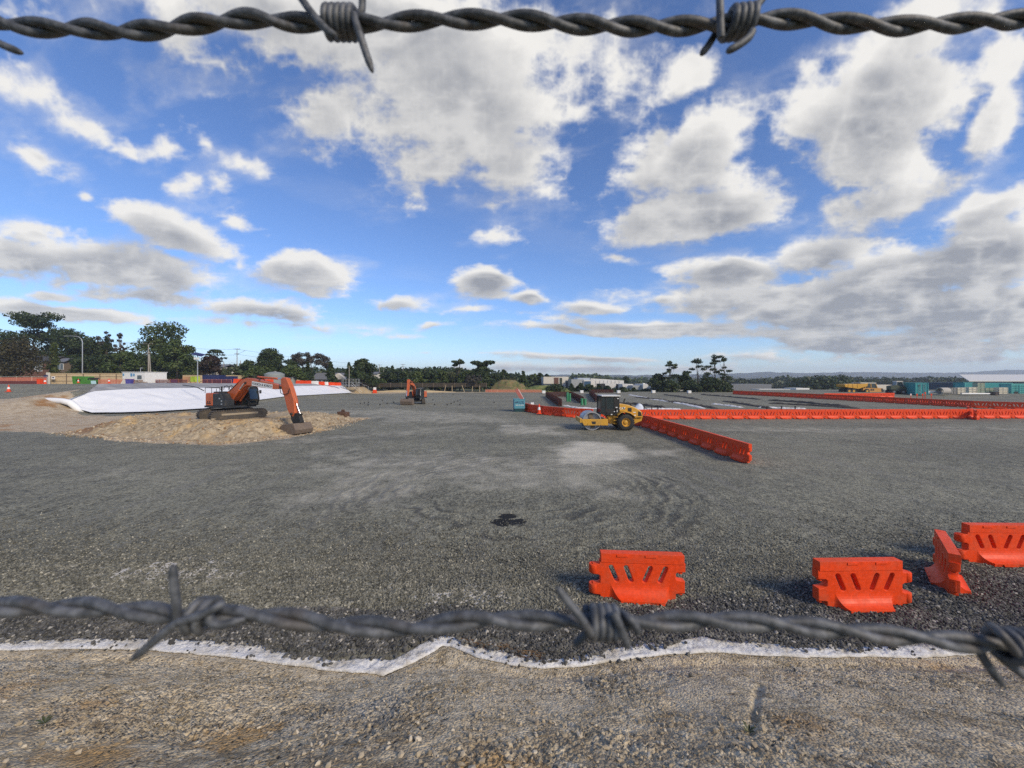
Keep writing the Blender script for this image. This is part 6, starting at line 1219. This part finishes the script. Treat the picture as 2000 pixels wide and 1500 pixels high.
t = thing('shed', 'tan low shed behind the dump truck bonnet', 'shed', P(1720, 764, 150)); block(t, 'wall', 1700, 1744, 755, 766, 150, 6, paint('tan_wall', (.33, .29, .22), .8)); block(t, 'roof', 1699, 1745, 751.6, 754.9, 149.7, 7, OFFWHITE)
rr_ = np.random.default_rng(77)
for i, (a, b, tp, bt, c_, lab) in enumerate(((1812, 1828, 750, 755, OFFWHITE, 'pale'), (1834, 1850, 747.3, 750, WHITE, 'white'), (1852, 1882, 750, 756, BPANEL, 'brown-walled'), (1868, 1880, 748.6, 751.5, OFFWHITE, 'cream'), (1818, 1838, 754, 759, GREY, 'grey'))):
    t = thing('distant_building', f'tiny far {lab} roof in the hollow beyond the concrete pipe', 'building', P(a, bt, 260+i*8), 0, 'far roofs in the hollow'); block(t, 'wall', a, b, (tp+bt)/2, bt, 260+i*8, 10, BPANEL); block(t, 'roof', a-.5, b+.5, tp, (tp+bt)/2-.05, 259.5+i*8, 11, c_)
# ================================================================ far side of the yard: plant and stores
def corr(parent, L, dep, hgt, mat, name='wall'):
    mb = MB(); n = int(L/.28); pts = []
    for k_ in range(n): x0 = L*k_/n; w_ = L/n; pts += [(x0, 0), (x0+w_*.3, 0), (x0+w_*.5, -.05), (x0+w_*.8, -.05)]
    pts.append((L, 0)); mb.prism(pts+[(L, dep), (0, dep)], 0, hgt, 'xy'); return mb.build(name, mat, parent)
def container(label, px, base, d, L, W_, Hh, yaw, mat, grp_=None):
    q = P(px, base, d); t = thing('shipping_container', label, 'container', q, yaw, grp_)
    corr(t, L, W_, Hh-.15, mat); mb = MB(); mb.box((L/2, W_/2, Hh-.07), (L+.06, W_+.06, .13)); mb.build('roof', mat, t); mb = MB(); [mb.box((x, y, Hh/2), (.14, .14, Hh)) for x in (0, L) for y in (-.04, W_)]; mb.build('corner_post', mat, t); return t
q = thing  # keep the helper name short below
c1 = container('teal shipping container with its end doors facing the fence', 1788, 770.5, 88, 2.35, 6.1, 2.7, R(-12), TEAL); mb = MB(); [mb.cyl((x, -.09, .2), (x, -.09, 2.4), .03, None, 6) for x in (.6, .9, 1.45, 1.75)]; mb.build('door_bars', GALV, c1); mb = MB(); mb.box((.62, -.08, 2.0), (.3, .02, .3)); mb.build('label_plate', CHAR, c1)
container('long low teal container behind the crate stacks', 1884, 769, 104, 13.5, 2.4, 2.9, R(2), TEAL, 'teal containers by the crates'); container('short dark teal container with stacked crates before it', 1881, 768.5, 108, 3.2, 2.4, 3.2, 0, paint('dark_teal_paint', (.02, .17, .18), .5), 'teal containers by the crates')
c2 = container('teal lattice-sided container at the picture edge with a dark hatch', 1975.5, 770, 93, 6, 2.4, 2.55, R(-4), paint('light_teal_paint', (.10, .40, .37), .5), 'teal containers by the crates'); mb = MB(); [mb.box((x, -.1, 1.2), (.07, .05, 2.2)) for x in np.linspace(.3, 5.7, 9)]; [mb.box((3, -.1, z), (5.6, .05, .07)) for z in (.5, 1.0, 1.5, 2.0)]; mb.build('lattice', TEAL, c2); mb = MB(); mb.box((.9, -.13, .35), (.8, .05, .65)); mb.build('hatch', BLACK, c2)
t = thing('warehouse', 'wide low warehouse with long white sloping roof at the picture edge', 'warehouse', P(1890, 768, 118)); mb = MB(); mb.box((22, 10, .1), (42, 18, 6.2)); mb.build('wall', paint('wall_shadow_navy', (.05, .075, .10), .7), t); mb = MB(); mb.add([(-1, -1.2, 3.6), (45, -1.2, 3.6), (45, 10, 5.6), (9, 10, 5.6), (-1, -1.2, 3.85), (45, -1.2, 3.85), (45, 10, 5.85), (9, 10, 5.85)], [(0, 1, 2, 3), (4, 7, 6, 5), (0, 4, 5, 1), (1, 5, 6, 2), (2, 6, 7, 3), (3, 7, 4, 0)]); mb.build('roof', paint('white_roof_sheet', (.62, .61, .57), .5), t)  # dark wall colour paints the shadow gap below the roof
t = thing('concrete_pipe', 'wide concrete pipe section lying with its open end showing', 'pipe', P(1834.5, 763.5, 88)); Mp = Matrix.Rotation(R(-62), 4, 'Z') @ Matrix.Rotation(R(90), 4, 'X') if False else Matrix.Rotation(R(-78), 4, 'Z') @ Matrix.Rotation(R(90), 4, 'X')
mb = MB(); mb.lathe([(.62, 0), (.76, 0), (.76, -2.4), (.62, -2.4), (.62, 0)], 28, Mp); mb.build('tube', CONCRETE, t, True)
def crates(label, px0, px1, top, base, d, cols, rows, mat, gap=.06):
    a, b = P(px0, base, d), P(px1, base, d); L = b.x-a.x; hgt = (base-top)/F*d; t = thing('crate_stack', label, 'crates', a, 0, 'stacks of crates by the teal containers')
    for c_ in range(cols):
        for r_ in range(rows):
            w_ = L/cols-gap; h_ = hgt/rows-.05; mb = MB(); x = L/cols*(c_+.5); z = hgt/rows*(r_+.5); mb.box((x, .55, z), (w_*.94, 1.0, h_*.94)); [mb.box((x+s_*(w_/2-.05), .02, z), (.10, .08, h_)) for s_ in (-1, 1)]; [mb.box((x, .03, z+s_*(h_/2-.04)), (w_, .06, .07)) for s_ in (-1, 1)]; mb.build('crate', mat, t)
CR = paint('pale_crate', (.56, .52, .42), .8, 0, .4, (.36, .31, .22), 1); CG = paint('green_grey_crate', (.30, .33, .25), .8); CD = paint('grey_cage', (.24, .24, .23), .7)
crates('grey wire cage stack beside the concrete pipe', 1853, 1869, 757, 769.5, 90, 3, 2, CD); crates('pale crate stack of four layers next to the cage stack', 1870, 1886, 756.8, 769.3, 90, 2, 4, CR); crates('pale crate pair behind the white pipes', 1892, 1909, 756, 768.5, 91, 2, 3, CR); crates('tallest stack of green-grey crates against the teal container', 1909, 1924, 747.5, 768, 93, 2, 7, CG); crates('brown-grey low crate stack beside the tallest stack', 1925, 1951, 757.5, 769, 94, 3, 3, CG); crates('pale crate stack closest to the lattice container', 1951, 1969, 756.5, 769.5, 92, 2, 4, CR); crates('small dark crate pair on the gravel before the pale stacks', 1944, 1952, 765.5, 772, 88, 1, 2, paint('dark_crate', (.07, .05, .045), .8))
for i, (a, b, lab) in enumerate(((1877, 1901, 'white plastic pipe on the ground, nearest the concrete pipe'), (1886, 1919, 'white plastic pipe on the ground in the middle of the bundle'), (1901, 1933, 'white plastic pipe on the ground, closest to the dark crates'), (1810, 1830, 'short white pipe beside the concrete pipe'))):
    t = thing('plastic_pipe', lab, 'pipe', P(a, 770.5-(i == 3)*3, 88+i*.4), 0, 'white pipes by the crates'); L = (b-a)/F*88; mb = MB(); mb.lathe([(.12, 0), (.17, 0), (.17, L), (.12, L)], 12, Matrix.Translation((0, 0, .17)) @ Matrix.Rotation(R(90), 4, 'Y')); mb.build('tube', WHITE, t, True); mb = MB(); mb.lathe([(.2, L*.02), (.2, L*.08)], 12, Matrix.Translation((0, 0, .17)) @ Matrix.Rotation(R(90), 4, 'Y')); mb.build('collar', WHITE, t, True)
for px, lab in ((1779, 'pair'), (1791, 'x'), (1802, 'x'), (1807, 'x'), (1819, 'x')):
    names = {1779: 'white-topped site marker stake nearest the teal container', 1791: 'red site marker stake second from the teal container', 1802: 'red site marker stake third from the teal container', 1807: 'taller red site marker stake fourth from the teal container', 1819: 'red site marker stake farthest from the teal container'}
    q0 = P(px, 783, 70); t = thing('marker_stake', names[px], 'stake', (q0.x, q0.y, HZ(q0.x, q0.y)), 0, 'marker stakes behind the far row'); mb = MB(); mb.cyl((0, 0, 0), (0, 0, 1.5 if px != 1807 else 1.8), .045, None, 6); mb.build('shaft', ORANGE, t); mb = MB(); mb.box((0, 0, 1.35 if px != 1807 else 1.65), (.25, .05, .3)); mb.build('flag', WHITE if px == 1779 else ORANGE, t)
# dump truck
t = thing('dump_truck', 'yellow articulated dump truck parked behind the far barriers', 'dump truck', P(1641, 768, 104), 0); k_ = 104/F/9.09*1.0
def zt(a, b): return ((a-190)*k_, (425-b)*k_)
mb = MB(); mb.prism([zt(*q_) for q_ in ((190, 265), (560, 255), (600, 240), (590, 300), (480, 330), (440, 345), (250, 320), (200, 310))], -1.4, 1.4); bd = mb.build('dump_body', YELLOW, t, False, .03); mb = MB(); [mb.prism([zt(a, 262), zt(a+14, 262), zt(a+14, 325), zt(a, 318)], -1.46, 1.46) for a in (250, 330, 410)]; mb.build('rib', YELLOW, bd)
mb = MB(); mb.prism([zt(*q_) for q_ in ((500, 240), (740, 242), (775, 320), (770, 330), (560, 325))], -1.25, 1.25); cb = mb.build('cab', GLASS, t, False, .03); mb = MB(); mb.prism([zt(*q_) for q_ in ((470, 234), (745, 238), (748, 250), (470, 248))], -1.35, 1.35); mb.build('cab_roof', OFFWHITE, cb); mb = MB()
for a, b in (((560, 325), (560, 245)), ((660, 325), (655, 245)), ((770, 325), (738, 245))):
    for y in (-1.27, 1.27): A, B = zt(*a), zt(*b); mb.bar((A[0], y, A[1]), (B[0], y, B[1]), .08, .14)
mb.build('cab_frame', YELLOW, cb); mb = MB(); mb.prism([zt(*q_) for q_ in ((530, 330), (770, 325), (870, 335), (895, 400), (640, 412), (610, 370), (560, 355), (520, 380))], -1.2, 1.2); bn = mb.build('bonnet', paint('faded_orange_yellow', (.50, .25, .06), .5), t, False, .05); mb = MB(); mb.prism([zt(*q_) for q_ in ((840, 340), (872, 340), (890, 395), (850, 398))], -1.23, 1.23); mb.build('grille', CHAR, bn); mb = MB(); [mb.prism([zt(a, 345), zt(a+26, 345), zt(a+26, 378), zt(a, 378)], -1.215, -1.2) for a in (655, 690)]; mb.build('vent', CHAR, bn)
for a in (275, 355, 590):
    for y in (-1.05, 1.05): X_, Z_ = zt(a, 385); mb = MB(); mb.cyl((X_, y-.3, .62), (X_, y+.3, .62), .66, None, 22); wl = mb.build('wheel', BLACK, t, True, .06); mb = MB(); mb.cyl((X_, y-.32, .62), (X_, y+.32, .62), .3, None, 16); mb.build('rim', YELLOW, wl)
mb = MB(); mb.prism([zt(*q_) for q_ in ((240, 340), (560, 345), (560, 385), (240, 380))], -.5, .5); mb.build('chassis', BLACK, t)
# wheel loader
t = thing('wheel_loader', 'dark green wheel loader with raised muddy arm before the teal container', 'loader', P(1734, 770, 92), R(-14)); k_ = 92/F/9.09
def zl(a, b): return ((a-1000)*k_, (465-b)*k_)
mb = MB(); mb.prism([zl(*q_) for q_ in ((1010, 320), (1100, 300), (1150, 330), (1230, 340), (1260, 390), (1120, 410), (1010, 380))], -.8, .8); mb.build('body', paint('loader_olive', (.06, .075, .045), .6, 0, .5, (.2, .16, .1), 1), t, False, .05); mb = MB(); mb.prism([zl(*q_) for q_ in ((1095, 320), (1105, 245), (1180, 240), (1205, 320))], -.65, .65); cb = mb.build('cab', GLASS, t, False, .03); mb = MB(); mb.prism([zl(*q_) for q_ in ((1095, 246), (1100, 234), (1188, 230), (1190, 242))], -.75, .75); mb.build('cab_roof', OFFWHITE, cb); mb = MB(); [mb.bar((zl(a, 320)[0], y, zl(a, 320)[1]), (zl(b, 245)[0], y, zl(b, 245)[1]), .07, .10) for a, b in ((1095, 1105), (1205, 1180)) for y in (-.66, .66)]; mb.build('cab_frame', GREY, cb)
mb = MB(); [mb.bar((zl(1190, 320)[0], y, zl(1190, 320)[1]), (zl(1330, 420)[0], y, zl(1330, 420)[1]), .14, .24) for y in (-.5, .5)]; mb.build('lift_arm', RUST, t); mb = MB(); mb.prism([zl(*q_) for q_ in ((1260, 400), (1340, 400), (1390, 425), (1350, 465), (1270, 462))], -1.1, 1.1); mb.build('bucket', RUST, t)
for a in (1050, 1180):
    for y in (-.85, .85): X_, Z_ = zl(a, 400); mb = MB(); mb.cyl((X_, y-.22, .6), (X_, y+.22, .6), .6, None, 20); wl = mb.build('wheel', BLACK, t, True, .05); mb = MB(); mb.cyl((X_, y-.24, .6), (X_, y+.24, .6), .26, None, 14); mb.build('rim', GREY, wl)
# ================================================================ barbed wire in front of the eye
m, t_ = newmat('galvanised_wire'); o = t_.obj(); a_ = t_.noise(o, 300, 5, .65); c = t_.mix(t_.rng(a_, .35, .7), (.045, .049, .055), (.135, .142, .155)); c = t_.mix(t_.m('MULTIPLY', t_.rng(t_.noise(o, 60, 4), .55, .7), .4), c, (.09, .07, .05)); t_.out(c, .6, t_.bump(t_.noise(o, 900, 3), .3, .0004), .15); WIRE = m
def wpt(px, py, d, off=0.0): return P(px, py, d+off)
def spline(pts, n):
    out = []
    for i in range(len(pts)-1):
        p0 = pts[max(i-1, 0)]; p1 = pts[i]; p2 = pts[i+1]; p3 = pts[min(i+2, len(pts)-1)]
        for k_ in range(n):
            f = k_/n; out.append(.5*((2*p1)+(-p0+p2)*f+(2*p0-5*p1+4*p2-p3)*f*f+(-p0+3*p1-3*p2+p3)*f**3))
    out.append(pts[-1]); return out
def barbed(label, path, d, rad, pitch, phase, barbs):
    t = thing('barbed_wire', label, 'barbed wire', P(path[0][0], path[0][1], d)); o0 = Vector(t.location)
    y0_, y1_ = path[0][1], path[-1][1]; st_ = 120
    path = [(path[0][0]-st_*k_, y0_+6*math.sin(k_*.9)) for k_ in range(72, 0, -1)]+path+[(path[-1][0]+st_*k_, y1_+6*math.sin(k_*1.1)) for k_ in range(1, 73)]
    c_ = spline([Vector(wpt(a, b, d)) for a, b in path], 22); acc_ = 0; two = ([], [])
    for i, p in enumerate(c_):
        if i: acc_ += (p-c_[i-1]).length
        tg = (c_[min(i+1, len(c_)-1)]-c_[max(i-1, 0)]).normalized(); up = Vector((0, 0, 1)); up = (up-tg*up.dot(tg)).normalized(); sd_ = tg.cross(up); an = 2*math.pi*acc_/pitch+phase+.35*math.sin(acc_*37)
        v = (up*math.cos(an)+sd_*math.sin(an))*rad*.98; two[0].append(p+v-o0); two[1].append(p-v-o0)
    for pts in two: mb = MB(); mb.tube(pts, rad, 10); mb.build('strand', WIRE, t, 'all')
    def at(px):
        k_ = min(range(len(c_)), key=lambda i: abs(c_[i].x/c_[i].y*F+CX-px)); return c_[k_]
    for br in barbs:
        mb = MB(); r2 = rad*.82
        if 'coil' in br:
            x0, x1, turns, ph = br['coil']; n = int(turns*22); pts = []
            for i in range(n+1):
                f = i/n; c0 = at(x0+(x1-x0)*f); x_ = (x0+(x1-x0)*f-CX)/F*d; an = 2*math.pi*turns*f+ph; rr = rad*2+r2*.85
                pts.append(Vector((x_, d+math.sin(an)*rr, c0.z+math.cos(an)*rr))-o0)
            mb.tube(pts, r2, 9)
        for tip in br['tips']:
            pts = spline([wpt(a, b, d, off)-o0 for a, b, off in tip], 8); n = len(pts); mb.tube(pts, [r2*(1 if i < n-4 else (.9, .75, .5, .2)[i-n+4]) for i in range(n)], 9)
        lastb = mb.build('barb', WIRE, t, 'all')
        if br is barbs[1]:
            c0_ = at(br['coil'][0])
            for k_ in range(2, 11):        # the strand runs on past both sides of the view
                for sg in (-1, 1):
                    dx = sg*(k_*.145+.02*math.sin(k_*3.1)); px_n = CX+(c0_.x+dx)/d*F
                    if -400 < px_n < 2400: continue
                    cb_ = lastb.copy(); COL.objects.link(cb_); cb_.location = (dx, 0, at(px_n).z-c0_.z)
    return t
UD, LD = .140, .100
barbed('dark twisted barbed wire crossing the sky', [(-90, 25), (-40, 34), (0, 42), (60, 53), (160, 55), (230, 61), (300, 58), (400, 45), (500, 36), (560, 43), (620, 44), (700, 45), (760, 45), (850, 38), (930, 38), (1000, 38), (1100, 46), (1200, 51), (1300, 52), (1400, 48), (1480, 40), (1540, 38), (1650, 46), (1750, 51), (1850, 47), (1950, 41), (2090, 33)], UD, .00160, .0396, 1.1,
    [dict(coil=(640, 700, 5.2, 2.6), tips=[((655, 72, -.004), (632, 52, -.0045), (605, 20, -.004), (572, -28, -.003)), ((697, 30, .004), (706, 22, .004), (708, -10, .003), (709, -40, .002)), ((690, 28, -.004), (698, 52, -.0048), (712, 95, -.0045), (728, 142, -.004))]),
     dict(coil=(1418, 1470, 4.2, .6), tips=[((1408, 75, -.004), (1407, 50, -.0045), (1406, 10, -.004), (1405, -40, -.003)), ((1462, 28, .003), (1475, 16, .003), (1492, -6, .003), (1510, -36, .003)), ((1405, 55, .004), (1396, 68, .004), (1384, 88, .004), (1368, 108, .004)), ((1470, 60, -.004), (1462, 74, -.004), (1440, 90, -.004), (1418, 101, -.004))]),
     dict(tips=[((-60, 52, -.003), (-30, 70, -.004), (5, 88, -.004), (45, 104, -.004))])])
barbed('grey twisted barbed wire crossing above the clay bank', [(-120, 1172), (-60, 1178), (0, 1184), (100, 1185), (180, 1186), (250, 1191), (340, 1200), (420, 1201), (500, 1201), (560, 1207), (640, 1219), (720, 1223), (800, 1228), (880, 1216), (950, 1209), (1000, 1211), (1100, 1213), (1180, 1215), (1250, 1216), (1350, 1212), (1450, 1214), (1550, 1222), (1650, 1232), (1750, 1242), (1850, 1252), (1950, 1260), (2110, 1268)], LD, .00128, .0385, .3,
    [dict(coil=(372, 412, 2.0, 1.2), tips=[((347, 1214, -.003), (344, 1180, -.004), (340, 1140, -.004), (337, 1102, -.004)), ((350, 1214, -.004), (330, 1228, -.004), (295, 1258, -.004), (256, 1290, -.003)), ((350, 1214, -.0045), (385, 1203, -.0048), (415, 1190, -.0045), (440, 1176, -.003)), ((412, 1190, -.003), (410, 1212, -.004), (430, 1221, -.004), (480, 1208, -.002))]),
     dict(coil=(1148, 1206, 4.2, .9), tips=[((1155, 1240, -.004), (1138, 1212, -.0046), (1112, 1180, -.004), (1087, 1146, -.004)), ((1198, 1196, -.004), (1207, 1216, -.0045), (1218, 1242, -.004), (1228, 1268, -.003)), ((1204, 1192, .003), (1225, 1205, -.002), (1240, 1222, -.003), (1248, 1240, -.003)), ((1150, 1230, .003), (1140, 1242, .003), (1130, 1252, .003), (1122, 1262, .003))]),
     dict(coil=(1952, 2030, 4.0, .4), tips=[((1925, 1250, .003), (1910, 1262, .003), (1930, 1300, .002), (1961, 1342, .002)), ((1925, 1255, .003), (1945, 1275, .003), (1980, 1305, .002), (2020, 1335, .002)), ((1935, 1222, .002), (1952, 1236, -.003), (1975, 1262, -.004), (1990, 1282, -.004))])])
# ================================================================ air
hz = MB(); hz.box((1200, 1500, 39), (6800, 3600, 106)); hb_ = hz.build('haze', None); tag(hb_, 'faint summer haze over the yard and the hills', kind='stuff')
hm = bpy.data.materials.new('haze_air'); hm.use_nodes = True; T2 = NT(hm.node_tree); pv = T2.n('ShaderNodeVolumePrincipled', {'Color': (.78, .86, 1.0, 1), 'Density': .00026, 'Anisotropy': .2}); T2.n('ShaderNodeOutputMaterial', {'Volume': pv.outputs[0]}); hb_.data.materials.append(hm); hb_.display_type = 'WIRE'

# dry fibres washed out from under the cloth, two small weeds on the bank
rs_ = np.random.default_rng(31); mb = MB()
for k_ in range(260):
    q = G(890+rs_.random()*165, 1262+rs_.random()*28); x, y = q.x, float(ytop(q.x))+.02+rs_.random()*.16-.05; a_ = rs_.normal()*.35-.35; L = .05+.10*rs_.random(); z = .035+.025*rs_.random()
    mb.tube([(x, y, z), (x+L*math.cos(a_), y+L*math.sin(a_), z+.008*rs_.normal())], .0028, 4, False)
tag(mb.build('dry_fibres', paint('dry_straw', (.20, .12, .06), .9), None), 'brown dry fibres lying along the cloth hem below the barbed wire', kind='stuff')
for px, py, lab in ((88, 1436, 'small green weed at the far end of the clay bank near an ochre patch'), (1462, 1466, 'small green weed low on the clay bank under the shallow groove')):
    d = 3.72 if px < 500 else 3.6; x = (px-CX)/F*d; t = thing('weed', lab, 'weed', (x, d, float(bank_z(x, d))), 0, 'weeds on the bank'); mb = MB()
    for k_ in range(7):
        a_ = k_*.9; L = .05+.03*rs_.random(); mb.add([(0, 0, 0), (math.cos(a_)*L*.5-.012*math.sin(a_), math.sin(a_)*L*.5+.012*math.cos(a_), L*.6), (math.cos(a_)*L, math.sin(a_)*L, L*.75), (math.cos(a_)*L*.5+.012*math.sin(a_), math.sin(a_)*L*.5-.012*math.cos(a_), L*.6)], [(0, 1, 2, 3)])
    mb.build('leaves', LEAF['olive'], t)
